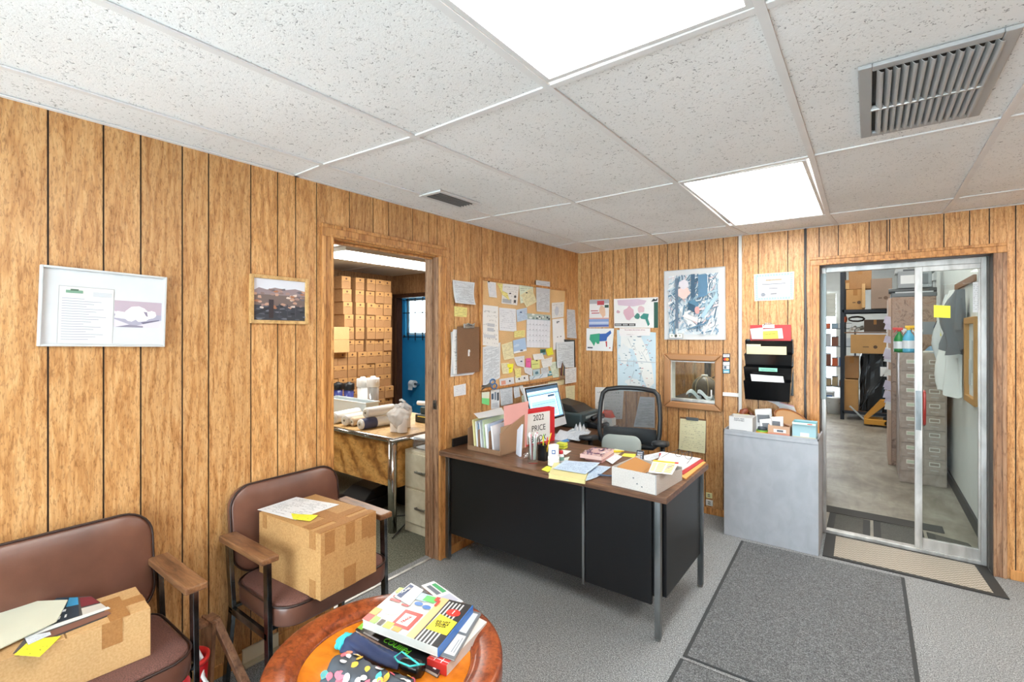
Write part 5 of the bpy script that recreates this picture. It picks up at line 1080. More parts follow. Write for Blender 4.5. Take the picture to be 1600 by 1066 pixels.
t = thing('ceiling_light', 'white ceiling light in the small room behind the service window', 'ceiling light', (1.0, 1.0, 2.4)); MB().box((-.3, -.3, -.04), (.3, .3, 0), 'e0e0e0').build('housing', t); MB().box((-.28, -.28, -.046), (.28, .28, -.04), 'light_tube').build('diffuser', t)
# ================================================================== ON THE WALLS
def q6(*pts): return [(690+x/4.443, 380+y/4.443) for x, y in pts]
def r6(x0, y0, x1, y1, d=0): return q6((x0, y0), (x1, y0+d), (x1, y1+d), (x0, y1))
# framed cat picture and landscape picture, left wall
def picture(name, label, cat, px, plane, frame_m, fw_, proud, base_m):
    fn, n = PL[plane]; P4 = [fn(u, v, 0) for u, v in px]; c = sum(P4, Vector())/4
    rt = (P4[1]-P4[0]+P4[2]-P4[3]).normalized(); up = (P4[0]-P4[3]+P4[1]-P4[2]).normalized(); T = frameT(c, rt, up)
    w_ = ((P4[1]-P4[0]).length+(P4[2]-P4[3]).length)/2; h_ = ((P4[0]-P4[3]).length+(P4[1]-P4[2]).length)/2
    t = thing(name, label, cat, T=T)
    f = MB()
    for s in (-1, 1):
        f.box((s*w_/2, -h_/2, .001), (s*(w_/2-fw_), h_/2, proud), frame_m); f.box((-w_/2+fw_, s*h_/2, .001), (w_/2-fw_, s*(h_/2-fw_), proud), frame_m)
    f.build('frame', t, bevel=.0015)
    MB().box((-w_/2+fw_*.8, -h_/2+fw_*.8, .001), (w_/2-fw_*.8, h_/2-fw_*.8, proud*.45), base_m).build('mount', t)
    return t, w_, h_, proud*.45
def art(name, t, x0, y0, x1, y1, z, base_m, shapes, zt=.0006):
    mb = MB().box((x0, y0, z), (x1, y1, z+zt), base_m); w_, h_ = x1-x0, y1-y0
    for k, (poly, m) in enumerate(shapes):
        if len(poly) == 4 and not isinstance(poly[0], (tuple, list)): a, b, c, d = poly; poly = [(a, b), (c, b), (c, d), (a, d)]
        if sum(poly[i][0]*poly[(i+1) % len(poly)][1]-poly[(i+1) % len(poly)][0]*poly[i][1] for i in range(len(poly))) < 0: poly = poly[::-1]
        mb.add([(x0+w_*min(1, max(0, x)), y0+h_*min(1, max(0, y)), z+zt+.0003+.0001*k) for x, y in poly], [tuple(range(len(poly)))], m)
    return mb.build(name, t)
t, w_, h_, z = picture('framed_picture', 'framed letter beside a photo of a white cat, on the left wall above the armchair', 'picture', [(62, 414), (260, 434), (253, 542), (56, 541)], 'L', 'c9cbcc .3', .008, .022, 'd3d6d9 .5')
art('letter', t, -.135, -.128, .02, .075, z, 'dfdfdc .7', [((0, 0, .012, 1), 'a9abab'), ((0, .99, 1, 1), 'a9abab'), ((.988, 0, 1, 1), 'a9abab')]+[((.06, .78-.045*k_, .45+.45*((k_*37) % 10)/10, .79-.045*k_), 'a2a6b4') for k_ in range(17)]+[((.12, .88, .42, .93), '7fa58e'), ((.2, .92, .34, .95), '56705e'), ((.6, .84, .95, .92), 'c9ccd0')])
cat_ = [(.2, .35), (.22, .6), (.34, .78), (.5, .82), (.62, .74), (.7, .62), (.78, .66), (.86, .62), (.88, .5), (.82, .38), (.72, .34), (.66, .26), (.5, .22), (.44, .3), (.36, .22), (.28, .24)]
art('photo', t, .022, -.066, .172, .035, z, 'b9a8b4', [((0, .0, 1, .5), 'a9a6b8'), ([(0, .0), (1, 0), (1, .3), (.4, .05), (0, .3)], 'd5d0da'), ([(0, .6), (.25, .45), (.25, .4), (0, .5)], 'e4e0e4'), ([(0, .35), (.3, .3), (.3, .55), (.05, .6)], 'ece8ea'), (cat_, 'f2eeee'), (blob(10, .83, .5, .05, .1, 2, .1), 'e6dede'), ([(.6, .62), (.66, .45), (.7, .42), (.68, .6)], '8a7f92'), ([(.55, .2), (.95, .32), (.95, .28), (.6, .14)], '6e6a80'), ([(.02, .0), (.3, .1), (.6, .06), (.6, .0)], '8f8a9c')])
t, w_, h_, z = picture('framed_picture', 'small oak framed landscape photo on the left wall beside the doorway', 'picture', [(390, 428), (479.5, 437), (479, 507), (387, 505)], 'L', 'frame_oak', .016, .02, 'f0f0f0 .5')
rl = random.Random(2); shp = [((0, .72, 1, 1), 'dfe2ec'), ([(0, .7), (.1, .78), (.25, .74), (.4, .8), (.6, .76), (.8, .8), (1, .75), (1, .5), (0, .5)], '9a8a8e'), ((0, .3, 1, .62), '7a6a66'), ((0, 0, 1, .36), '3f434c'), ]
for k in range(46): x, y = rl.random(), rl.uniform(.28, .76); shp.append((blob(6, x, y, .05, .03, k, .4), rl.choice(['c9a08a', 'b07a5c', 'e0cfc4', '6f6a72', 'a98c86', '8f7a76'])))
for k in range(24): x, y = rl.random(), rl.uniform(.02, .36); shp.append((blob(6, x, y, .06, .02, k+99, .4), rl.choice(['2c3038', '5a5e68', '484c58', '747884'])))
shp += [((.27, .05, .36, .5), '3a3034'), ([(0, .2), (.3, .34), (.3, .28), (0, .1)], '30323a'), ((.46, .1, .48, .4), '4a4c56'), ((.62, .1, .64, .4), '4a4c56'), ((.78, .1, .8, .38), '4a4c56')]
art('photo', t, -w_/2+.016, -h_/2+.016, w_/2-.016, h_/2-.016, z, '6a6a72', shp)
# loose papers by the doorway
paper('wall_notice', 'curled white printed sheet on the wall just right of the left doorway', 'paper', 'L', .002, q6((72, 255), (222, 275), (218, 430), (76, 415)), 'print_list', curl=.02, wave=.012)
paper('sticky_note', 'yellow notice under the curled white sheet right of the doorway', 'sticky note', 'L', .0015, q6((88, 438), (178, 448), (174, 515), (88, 508)), 'print_yellow')
paper('wall_notice', 'small white card low on the wall under the hanging clipboard', 'card', 'L', .0015, q6((83, 992), (168, 975), (168, 1052), (86, 1066)), 'print_blue' and 'print_form')
# clipboard hanging beside the board
T = frameT(onx(690+185/4.443, 380+740/4.443, .03), (0, 1, 0), (0, 0, 1)); a_ = onx(718, 513, .03); b_ = onx(752, 583, .03); wc = b_.y-a_.y; hc = a_.z-b_.z
t = thing('clipboard', 'old brown clipboard stuffed with papers hanging left of the cork board', 'clipboard', T=T)
MB().box((-wc/2, -hc/2, .0), (wc/2, hc/2, .004), 'hardboard').build('board', t, bevel=.001)
for k in range(4): MB().grid(lambda u, v: (-wc/2-.03-.004*k+wc*u, -hc/2-.006*k+(hc-.02)*v, -.004-.005*k-.008*math.sin(v*3+k)*(1-u)), 6, 6, 'print_white').build('sheet', t, solid=.0015)
MB().box((-.055, hc/2-.012, .004), (.055, hc/2+.02, .012), 'steel').tube([(-.05, hc/2+.012, .014), (-.02, hc/2+.022, .016), (.02, hc/2+.01, .016), (.05, hc/2+.022, .014)], .006, 'chrome', 8).build('clip', t, bevel=.002)
MB().lathe([(0, 0), (.007, .001), (.012, .004), (.0, .006)], 'dcdcdc', n=12, T=Matrix.Translation((.0, -.01, .004))).box((-.008, -.045, .004), (.008, -.015, .006), 'e6e6e6').build('tag', t)
MB().cyl((0, hc/2+.01, -.028), (0, hc/2+.01, .018), .004, 'steel', 8).build('wall_hook', t)
# cork board
P4 = [onx(*p) for p in q6((258, 237), (852, 320), (862, 935), (268, 1030))]; y0, y1 = P4[0].y, (P4[1].y+P4[2].y)/2; z1_, z0_ = (P4[0].z+P4[1].z)/2, (P4[2].z+P4[3].z)/2
t = thing('notice_board', 'large oak framed cork board crowded with pinned papers on the left wall', 'notice board', (0, (y0+y1)/2, (z0_+z1_)/2)); hw, hh = (y1-y0)/2, (z1_-z0_)/2
f = MB()
for s in (-1, 1): f.box((.001, s*hw, -hh), (.022, s*(hw-.02), hh), 'trim_wood'); f.box((.001, -hw+.02, s*hh), (.022, hw-.02, s*(hh-.02)), 'trim_wood')
f.build('frame', t, bevel=.002); MB().box((.001, -hw+.018, -hh+.018), (.011, hw-.018, hh-.018), 'cork').build('cork', t)
BO = .0125
cal = [((.0, .84, 1., 1.), 'aebfb9'), ((.0, .83, 1, .845), '8fb0c0')]
rc = random.Random(8)
for k in range(14): cal.append((blob(6, rc.uniform(.05, .95), rc.uniform(.87, .98), .05, .03, k, .4), rc.choice(['55606a', 'e6ece8', '7c8f8a', '3c4450'])))
for k in range(8): cal.append(((k/7-.003, .0, k/7+.003, .83), 'b9bfca'))
for k in range(6): cal.append(((0, k*.83/5-.003, 1, k*.83/5+.003), 'b9bfca'))
for k in range(4):
    for j in range(6): cal.append(((.1+j*.135, .2+k*.16, .14+j*.135, .215+k*.16), '6a7484'))
BP = [
 ('note', 'narrow white receipt pinned at the top left corner of the cork board', 'paper', q6((318, 265), (376, 275), (380, 380), (326, 374)), 'print_form', .006, ()),
 ('note', 'pale yellow sheet half hidden behind the top white flyer on the cork board', 'paper', q6((385, 280), (440, 285), (470, 400), (420, 360)), 'print_yellow', .004, ()),
 ('flyer', 'white flyer with pictures pinned at the top of the cork board', 'flyer', q6((425, 282), (538, 292), (524, 432), (415, 418)), 'print_sparse', .004, [((.05, .05, .6, .25), 'a9afb6'), ((.75, .1, .9, .25), '4a5058'), ((.75, .35, .88, .47), '4a5058')]),
 ('note', 'pale green sheet behind a tilted note at the top of the cork board', 'paper', q6((537, 283), (632, 290), (640, 395), (545, 420)), 'print_pale_green', .003, ()),
 ('note', 'tilted cream note pinned over the pale green sheet', 'paper', q6((545, 362), (625, 312), (658, 408), (585, 446)), 'print_cream', .006, ()),
 ('receipt', 'tall grey-white form sticking up above the top edge of the cork board', 'paper', q6((655, 257), (752, 268), (750, 482), (660, 474)), 'print_grey', .004, [((.03, .62, .97, .74), 'c2c6cd')]),
 ('price_list', 'tall white list with tables pinned at the left of the cork board', 'paper', q6((287, 428), (393, 440), (396, 722), (278, 708)), 'print_sparse', .005, [((.3, .48, .75, .56), 'b9bec6'), ((.3, .36, .7, .45), 'b9bec6'), ((.1, .2, .8, .28), 'c6cad0')]),
 ('letter', 'wide white letter beside the tall list on the cork board', 'paper', q6((398, 447), (515, 458), (517, 616), (398, 606)), 'print_form', .005, ()),
 ('note', 'light blue slip between the wide letter and the calendar', 'paper', q6((518, 463), (592, 448), (594, 530), (522, 548)), 'print_blue', .004, ()),
 ('calendar', 'white wall calendar with a grey-green header pinned on the cork board', 'calendar', q6((590, 487), (755, 500), (750, 727), (588, 724)), 'e4e8f0 .7', 0, cal),
 ('note', 'white note with a drawn bottle right of the calendar top', 'paper', q6((765, 415), (850, 408), (846, 512), (765, 523)), 'print_sparse', .006, [(blob(10, .4, .45, .18, .3, 1, .15), 'c6cbd4')]),
 ('note', 'tall white sheet right of the calendar with two small dots', 'paper', q6((768, 530), (845, 520), (860, 725), (775, 742)), 'eceef0 .7', .006, [((.35, .85, .5, .92), '8a8f96'), (blob(6, .38, .4, .05, .02, 3), '3a3d46'), (blob(6, .66, .4, .05, .02, 5), '3a3d46')]),
 ('sticky_note', 'pale yellow sticky note above the blue calendar page', 'sticky note', q6((504, 610), (577, 604), (574, 652), (502, 656)), 'print_yellow', .003, ()),
 ('postcard', 'blue sky postcard under the pale yellow sticky note', 'card', q6((495, 676), (582, 655), (590, 748), (500, 768)), 'a9c6e6 .5', .002, [((0, 0, 1, .14), 'e9ecef'), (blob(8, .6, .12, .12, .06, 2), '5a6a86'), (blob(8, .25, .55, .2, .1, 5, .3), 'c6daf0')]),
 ('note', 'cream note with writing left of the blue postcard', 'paper', q6((415, 705), (490, 682), (500, 798), (428, 812)), 'print_cream', .008, ()),
 ('price_list', 'long bluish phone list at the lower left of the cork board', 'paper', q6((283, 722), (408, 690), (405, 935), (286, 1000)), 'print_list', .003, [((.48, 0, .5, 1), 'b9c2cc')]),
 ('photo_card', 'small green photo card at the lower middle of the cork board', 'card', q6((685, 737), (722, 735), (722, 775), (686, 776)), '3f6f66 .5', 0, [((.0, .0, 1, .4), '6a9aa8'), ((.2, .4, .8, .8), '2a4c40')]),
 ('sticky_note', 'bright yellow sticky note right of the small green card', 'sticky note', q6((722, 738), (765, 724), (775, 772), (735, 784)), 'print_bright_yellow', .004, ()),
 ('tag', 'bright pink tag pinned at the lower middle of the cork board', 'tag', q6((586, 800), (620, 798), (618, 866), (584, 862)), 'e86aa8 .6', .003, [((.2, .6, .8, .66), 'b84a80')]),
 ('sticky_note', 'square yellow green sticky note right of the pink tag', 'sticky note', q6((622, 814), (680, 810), (682, 868), (625, 874)), 'dfe48e .6', .004, [((.1, .5, .8, .55), '7a7c4a')]),
 ('business_card', 'white card high in the clutter under the calendar', 'card', q6((632, 772), (700, 765), (712, 806), (640, 812)), 'print_sparse', .004, ()),
 ('business_card', 'white card leaning left under the calendar clutter', 'card', q6((500, 792), (575, 782), (572, 862), (520, 850)), 'print_form', .006, ()),
 ('business_card', 'white slip tucked right of the yellow green sticky note', 'card', q6((690, 812), (770, 790), (760, 850), (700, 868)), 'print_sparse', .006, ()),
 ('business_card', 'folded white slip hanging low below the pink tag', 'card', q6((572, 862), (632, 866), (625, 925), (575, 900)), 'print_form', .005, ()),
 ('business_card', 'cream business card left of the yellow scraps', 'card', q6((412, 835), (468, 830), (462, 905), (420, 908)), 'print_cream', .006, ()),
 ('sticky_note', 'vivid yellow scrap between the cream cards low on the board', 'sticky note', q6((455, 840), (500, 838), (490, 895), (465, 905)), 'f4f03a .6', .008, [((.2, .5, .7, .56), '8a8840')]),
 ('business_card', 'pale yellow card at the bottom beside the vivid scrap', 'card', q6((505, 872), (550, 868), (548, 930), (512, 936)), 'print_yellow', .005, ()),
 ('business_card', 'grey-blue picture card near the bottom right of the board', 'card', q6((632, 880), (682, 872), (685, 920), (636, 928)), 'b4ccd4 .5', .004, [(blob(7, .5, .5, .3, .25, 3, .4), '5a7f90')]),
 ('business_card', 'white printed card low right of the grey-blue card', 'card', q6((688, 868), (740, 858), (745, 905), (690, 915)), 'print_grey', .004, ()),
 ('business_card', 'turquoise card beside the hanging keys', 'card', q6((736, 890), (770, 884), (768, 918), (738, 924)), '5fa8b8 .5', .003, [((.2, .3, .8, .5), 'dfe6ea')]),
 ('price_list', 'pale green list under the hanging keys', 'paper', q6((745, 830), (812, 820), (812, 930), (772, 935)), 'print_pale_green', .004, ()),
 ('leaflet', 'white sheet strip along the left half of the board bottom edge', 'paper', q6((400, 945), (500, 930), (505, 975), (405, 992)), 'print_form', .004, [((.1, .1, .4, .7), 'e0a08a'), (blob(6, .7, .5, .06, .2, 4), '3a3d46')]),
 ('leaflet', 'white sheet strip along the middle of the board bottom edge', 'paper', q6((508, 925), (600, 915), (605, 955), (512, 970)), 'print_sparse', .004, [(blob(6, .3, .5, .06, .2, 4), '3a3d46'), (blob(6, .7, .55, .06, .2, 4), '3a3d46')]),
 ('leaflet', 'pale blue striped leaflet along the right of the board bottom edge', 'paper', q6((608, 925), (735, 900), (735, 930), (612, 952)), 'd5e0e8 .6', .003, [([(.1, .1), (.3, .9), (.36, .9), (.16, .1)], '8aa8c0'), ([(.5, .1), (.7, .9), (.76, .9), (.56, .1)], '8aa8c0')])]
for k, (nm, lb, ct, px, m, cu, sh_) in enumerate(BP):
    paper(nm, lb, ct, 'L', BO+.0012*(k % 7), px, m, curl=cu if not sh_ else 0, shapes=sh_)
def pin(y_, z_, x_, m): return MB().lathe([(.0, .0), (.005, .001), (.003, .006), (.0055, .012), (0, .013)], m, n=10, T=frameT((x_, y_, z_), (0, 1, 0), (0, 0, 1)), cap=False)
for k, (x, y, m, lb) in enumerate([(322, 268, '2a2c30 .3', 'black push pin holding the narrow receipt'), (470, 350, '30343a .3', 'dark push pin in the middle of the top white flyer'), (585, 345, '30343a .3', 'dark push pin in the tilted cream note'), (807, 545, '7a7f88 .3', 'grey push pin in the tall sheet right of the calendar'), (548, 820, '2f4a8a .3', 'blue push pin in the clutter of white cards'), (655, 815, '30343a .3', 'dark push pin in the yellow green sticky note'), (545, 480, '2f4a8a .3', 'blue push pin in the light blue slip')]):
    p = onx(*q6((x, y))[0], .02); o_ = pin(0, 0, 0, m).build('push_pin', smooth=True); o_.location = (.0225, p.y, p.z); tag(o_, lb, 'push pin')
p = onx(*q6((835, 825))[0], .024)
t = thing('key_bunch', 'bunch of keys and dark lanyards hanging at the lower right of the cork board', 'keys', (.026, p.y, p.z))
for k in range(7):
    a = -.03+.011*k; MB().tube([(0, 0, 0), (.004+.002*k, a*.8, -.05), (.004, a, -.1-.012*(k % 3)), (.002+.002*k, a*.9, -.125)], .0035, ['2b2d33', '8c3a34', '2b2d33', 'c9a04a', '5a5e66', '2b2d33', 'b9bbc0 .3 .8'][k] , 6).build('strap', t, smooth=True)
    MB().box((.0, a-.004, -.155-.006*(k % 2)), (.003, a+.004, -.12), 'c9a86a .3 .8' if k % 2 else 'b9bbc0 .3 .8').build('key', t)
MB().cyl((-.02, 0, 0), (.012, 0, 0), .005, 'd0d0d0', 8).build('hook', t)
p = onx(*q6((335, 965))[0], .022)
t = thing('blue_scissors', 'blue handled scissors and clips pinned at the lower left corner of the board', 'scissors', (.022, p.y, p.z))
MB().tube([(.003, .03*math.cos(k*PI/6)+.03, .02*math.sin(k*PI/6)) for k in range(12)], .005, '3d6fa6 .4', 8, True).build('handle', t, smooth=True); MB().tube([(.003, .03*math.cos(k*PI/6)+.05, .02*math.sin(k*PI/6)-.035) for k in range(12)], .005, '3d6fa6 .4', 8, True).build('handle', t, smooth=True)
MB().bar((.002, -.0, -.01), (.002, -.1, -.045), .004, .012, 'steel').bar((.004, .02, -.03), (.004, -.1, -.02), .004, .012, 'steel').build('blade', t)
# off the board
paper('wall_list', 'long grey-white sheet on the wall right of the cork board', 'paper', 'L', .002, q6((858, 458), (925, 464), (934, 662), (856, 656)), 'print_grey', curl=.006)
paper('wall_list', 'sheet with a dark folder behind it, below the long sheet right of the board', 'paper', 'L', .026, q6((795, 690), (918, 682), (918, 862), (800, 868)), 'print_list', curl=.004, back='2b2f33')
paper('dark_folder', 'dark folder edge peeking out behind the printed sheet right of the board', 'folder', 'L', .0235, q6((850, 668), (925, 672), (930, 862), (880, 866)), '2b2f33 .6', th=.0015)
paper('wall_notice', 'white sheet low on the wall right of the cork board corner', 'paper', 'L', .024, q6((858, 872), (935, 862), (935, 965), (858, 978)), 'print_white')
q7 = lambda *pts: [(690+x/5.33, 580+y/5.33) for x, y in pts]
paper('sticky_note', 'note with a bright green lower half hanging under the cork board', 'sticky note', 'L', .004, q7((335, 178), (398, 172), (395, 285), (335, 270)), 'e4ecd9 .7', shapes=[((0, 0, 1, .5), '7fe08a .7')])
paper('photo_strip', 'strip of small photos under the cork board', 'photo', 'L', .003, q7((410, 158), (482, 142), (482, 310), (412, 318)), 'e0e6ea .6', shapes=[((.05, .5, .3, .8), '4a5f74'), ((.4, .45, .6, .85), '7a8c9c'), ((.7, .4, .92, .8), '3c4854'), ((.1, .1, .8, .3), 'c9d0d6')])
paper('price_list', 'white price list hanging under the middle of the cork board', 'paper', 'L', .005, q7((485, 142), (590, 130), (588, 268), (490, 292)), 'print_list', curl=.006)
paper('receipt', 'narrow receipt under the cork board right of the price list', 'paper', 'L', .003, q7((598, 130), (645, 124), (648, 210), (600, 225)), 'print_form', curl=.01)
paper('receipt', 'small slanted white tag right of the narrow receipt', 'paper', 'L', .006, q7((645, 125), (670, 110), (695, 170), (672, 192)), 'ecebe8 .7', curl=.006)
paper('leaflet', 'pale green leaflet low on the wall behind the pink folder', 'paper', 'L', .003, q7((665, 205), (730, 180), (735, 240), (670, 262)), 'print_pale_green')
paper('wall_list', 'cream strip of paper on the wall above the computer screen', 'paper', 'L', .004, q7((885, 92), (1020, 68), (1022, 110), (888, 135)), 'print_cream')
paper('wall_list', 'yellow list on the wall right of the computer screen', 'paper', 'L', .003, q7((1030, 128), (1110, 118), (1108, 285), (1040, 285)), 'print_legal')
# ------------------------------------------------ back wall
q1_ = lambda *pts: [(900+x/4.846, 400+y/4.846) for x, y in pts]
def qb(x0, y0, x1, y1): return q1_((x0, y0), (x1, y0), (x1, y1), (x0, y1))
paper('map_card', 'small coloured state brochure at the upper left of the back wall', 'brochure', 'B', .002, q1_((103, 332), (252, 328), (248, 540), (98, 542)), 'eceaea .6', shapes=[((.0, .85, 1, 1), 'b4b4bc'), ((.4, .8, .75, .95), 'c8505a'), ((.78, .7, .98, .8), '3a5a50'), (blob(9, .68, .58, .16, .2, 4, .3), 'e8c0a4'), ((.08, .58, .45, .61), 'b83a48'), ((.12, .5, .52, .53), 'b83a48'), ((.0, .02, 1, .3), '8aa4d4'), ((.0, .12, 1, .2), 'c4cfe6'), ((.0, .02, 1, .08), '5a6ab0'), ((0, .3, 1, .34), 'e6a8a0')])
us = [(.05, .93), (.3, .95), (.55, .97), (.72, .9), (.75, .78), (.68, .7), (.6, .62), (.55, .5), (.5, .42), (.42, .36), (.38, .3), (.3, .36), (.22, .5), (.15, .66), (.06, .78)]
paper('wall_map', 'white sales map with pink and green states and a dark green side bar', 'map', 'B', .002, q1_((287, 326), (622, 312), (622, 545), (290, 545)), 'efefee .6', shapes=[([(.08, .95), (.55, .97), (.75, .9), (.7, .78), (.45, .72), (.1, .78)], 'ddc6d6'), (blob(12, .36, .5, .12, .22, 3, .25), 'ddb4c2'), (blob(9, .62, .62, .09, .12, 7, .25), 'e4c4cc'), (blob(8, .54, .38, .06, .1, 5, .2), '4c8a80'), ([(.6, .36), (.68, .48), (.8, .46), (.78, .3), (.82, .12), (.78, .05), (.72, .28), (.63, .3)], '3f8f86'), (blob(7, .1, .55, .04, .06, 2, .3), 'd0a8b4'), ((.91, .0, 1, 1), '2e5c50'), ((.83, .84, 1., 1.), 'e9e9e9'), ([(.85, .86), (.9, .96), (.95, .92), (.99, .98), (.98, .88)], '22282a'), ((.01, .06, .5, .15), '3a3c3e')]+[((.03+.03*k, .085, .03+.03*k+.02, .125), 'dcdcdc') for k in range(15) if k not in (5, 10)])
sh = [([(.14, .72), (.5, .78), (.5, .32), (.42, .3), (.36, .4), (.3, .2), (.22, .35), (.12, .5)], '3fa882'), ([(.5, .76), (.72, .78), (.88, .92), (.92, .8), (.78, .6), (.76, .45), (.5, .42)], '3a6ab8'), ([(.72, .42), (.78, .44), (.8, .2), (.76, .18), (.74, .34)], 'c83a40'), ((.05, .1, .25, .16), '4a4c5a'), ((.88, .12, .92, .17), 'c83a40')]
paper('wall_map', 'small white map with green and blue southern states', 'map', 'B', .003, q1_((80, 548), (288, 550), (275, 722), (78, 716)), 'eef0f0 .6', shapes=sh)
rv_ = random.Random(6); ms = [([(.1, .95), (.6, .95), (.78, .7), (.9, .45), (.96, .15), (.8, .05), (.68, .2), (.58, .4), (.5, .58), (.42, .7), (.1, .72)], 'eef0ee'), (blob(14, .2, .62, .16, .16, 9, .3), 'e6ecee'), (blob(14, .42, .14, .2, .08, 9, .3), 'e6ecee')]
for k in range(60): x, y = rv_.uniform(.05, .95), rv_.uniform(.06, .94); ms.append((blob(5, x, y, .03, .008, k, .6), rv_.choice(['7fa4b8', '8a8f98', 'b9c6cc', 'c98a90', '5f7f94'])))
for k in range(14): x, y = rv_.uniform(.1, .8), rv_.uniform(.1, .8); dx, dy = rv_.uniform(-.15, .15), rv_.uniform(.05, .2); ms.append(([(x, y), (x+.008, y), (x+dx+.008, y+dy), (x+dx, y+dy)], '9aa8b0'))
ms += [((0, .49, 1, .505), 'c4ccd2'), ((.07, .94, .8, 1.), 'f2efee')]
paper('wall_map', 'tall pale blue coastal road map on the back wall', 'map', 'B', .0035, q1_((310, 560), (605, 580), (605, 1032), (315, 1020)), 'cfe4ee .6', shapes=ms)
paper('map_heading', 'white strip of small red bold lettering above the tall blue road map', 'sign', 'B', .008, q1_((330, 548), (562, 548), (562, 604), (332, 606)), 'f2efef .6', words=[('The problems that we have will not', .5, .78, .19, 'a03040'), ('be solved by the minds that', .5, .5, .19, 'a03040'), ('created them.  TRY MORE', .5, .2, .19, '802838')])
paper('wall_sheet', 'white notice partly hidden behind the office chair top', 'paper', 'B', .002, [(930, 605), (975, 606), (972, 655), (930, 655)], 'print_sparse')
paper('wall_sheet', 'white printed sheet hanging behind the right side of the office chair', 'paper', 'B', .002, [(1000, 620), (1023, 621), (1023, 669), (990, 667)], 'print_list')
paper('wall_sheet', 'white form seen through the chair mesh', 'paper', 'B', .003, [(941, 625), (966, 624), (960, 650), (944, 650)], 'print_sparse')
# watercolour print
t, w_, h_, z = picture('framed_print', 'white bordered blue watercolour print of crates and figures on the back wall', 'picture', [(1038, 424), (1134, 416.5), (1134, 531), (1039, 531)], 'B', 'd0d2d4 .3', .004, .015, 'd9dadb .5')
ra = random.Random(22); A = [((0, 0, 1, 1), 'dfe8ee')]
pal = ['7f9fb8', '5f809a', 'a4bfce', 'c4d6e0', '50708a', 'eef2f4', 'e8ced0', 'f0f2f4', '93acbf', 'f4f5f5', '6c8fa8', 'dfe8ee', 'ffffff', 'd5e0e8']
for k in range(330):
    x, y = ra.random(), ra.random(); ang = ra.choice([.9, -.7, 1.5, .3, 1.2])+ra.uniform(-.2, .2); l_ = ra.uniform(.05, .22); w2_ = ra.uniform(.004, .018); c_, s_ = math.cos(ang), math.sin(ang)
    A.append(([(x-c_*l_+s_*w2_, y-s_*l_-c_*w2_), (x+c_*l_+s_*w2_, y+s_*l_-c_*w2_), (x+c_*l_-s_*w2_, y+s_*l_+c_*w2_), (x-c_*l_-s_*w2_, y-s_*l_+c_*w2_)], ra.choice(pal)))
A += [(blob(16, .33, .7, .13, .1, 2, .12), 'eccac4'), (blob(12, .34, .84, .1, .08, 3, .15), 'e2dce4'), ([(.42, .42), (.56, .36), (.64, .5), (.54, .58), (.42, .54)], '55839f'), ([(.42, .42), (.56, .36), (.56, .48), (.42, .53)], '34576f'), ((.16, .1, .22, .95), '64788c'), ((.48, .62, .56, 1), '41607a'), ([(.62, .6), (.8, .64), (.8, .98), (.62, .98)], '5c86a6'), ([(.66, .3), (.98, .68), (1, .6), (.72, .26)], 'a9c8da'), ([(.3, .3), (.6, .2), (.62, .26), (.36, .36)], 'f0e4e2'), (blob(10, .6, .4, .05, .07, 8, .2), 'e6a4a0')]
art('print', t, -w_/2+.04, -h_/2+.045, w_/2-.05, h_/2-.048, z, 'e2e8ee', A)
art('printed_slip', t, -w_/2+.045, -h_/2+.012, -w_/2+.165, -h_/2+.055, z+.025*0+.0185*0+.004*0+.0, 'f2f2ee', [((0, 0, 1, .06), '6a6a66'), ((0, .94, 1, 1), '6a6a66'), ((0, 0, .03, 1), '6a6a66'), ((.97, 0, 1, 1), '6a6a66'), (blob(12, .5, .5, .1, .32, 1, .05), '5a5f5c'), (blob(8, .22, .5, .07, .18, 1, .1), 'a9b4a0'), (blob(8, .78, .5, .07, .18, 1, .1), 'a9b4a0')], zt=.02)
# certificate
cb = [((.03, .03, .97, .97), '9cc4da'), ((.09, .11, .91, .89), 'f2f4f6'), ((.3, .72, .7, .77), 'b9a890'), ((.2, .58, .8, .62), '8a909a'), ((.38, .42, .6, .46), '8a909a'), ((.3, .34, .7, .36), 'b9bec6'), ((.42, .22, .58, .26), '6a707a'), (blob(12, .23, .22, .06, .08, 2, .1), '8a909a')]
rb2 = random.Random(2)
for k in range(26): cb.append((blob(5, .06 if k % 2 else .94, .06+.9*k/26, .018, .02, k, .3), 'dcebf3')); cb.append((blob(5, .06+.9*k/26, .07 if k % 2 else .93, .014, .025, k, .3), 'dcebf3'))
paper('certificate', 'certificate with a light blue ornate border high on the back wall', 'certificate', 'B', .002, [(1178, 429), (1241, 424.5), (1240, 468), (1179, 470.5)], 'f0f4f6 .5', shapes=cb, words=[('Congratulations', .5, .77, .1, '9a8a6a')])
# card stickers, raceways, cable
ST = [((0, 0, 1, 1), 'd8dadc'), ((.1, .82, .9, .96), 'f2f2f2'), ((.0, .62, 1, .8), '3a2a28'), (blob(12, .35, .71, .22, .07, 1, .02), 'd8382c'), (blob(12, .62, .71, .22, .07, 1, .02), 'f0a030'), ((.08, .42, .92, .58), 'f0f0ee'), ((.1, .22, .9, .4), 'e6e9ec'), ((.2, .24, .5, .38), '5a6a7c'), ((.1, .03, .9, .2), '6fb4cc'), ((.2, .06, .8, .12), 'dff0f4')]
paper('card_sticker', 'strip of credit card stickers on the wall right of the service window', 'sticker', 'B', .001, [(1129, 552.5), (1141, 552.5), (1141, 584), (1129, 584)], '1c1d20 .4', shapes=[(([(.06+.88*(p_[0] if isinstance(p_, tuple) else 0), 0) for p_ in ()]) or pl, m) for pl, m in ST[1:]], words=[('VISA', .5, .89, .1, '2a3a7a')])
xr_ = ony(1157, 500, 0).x
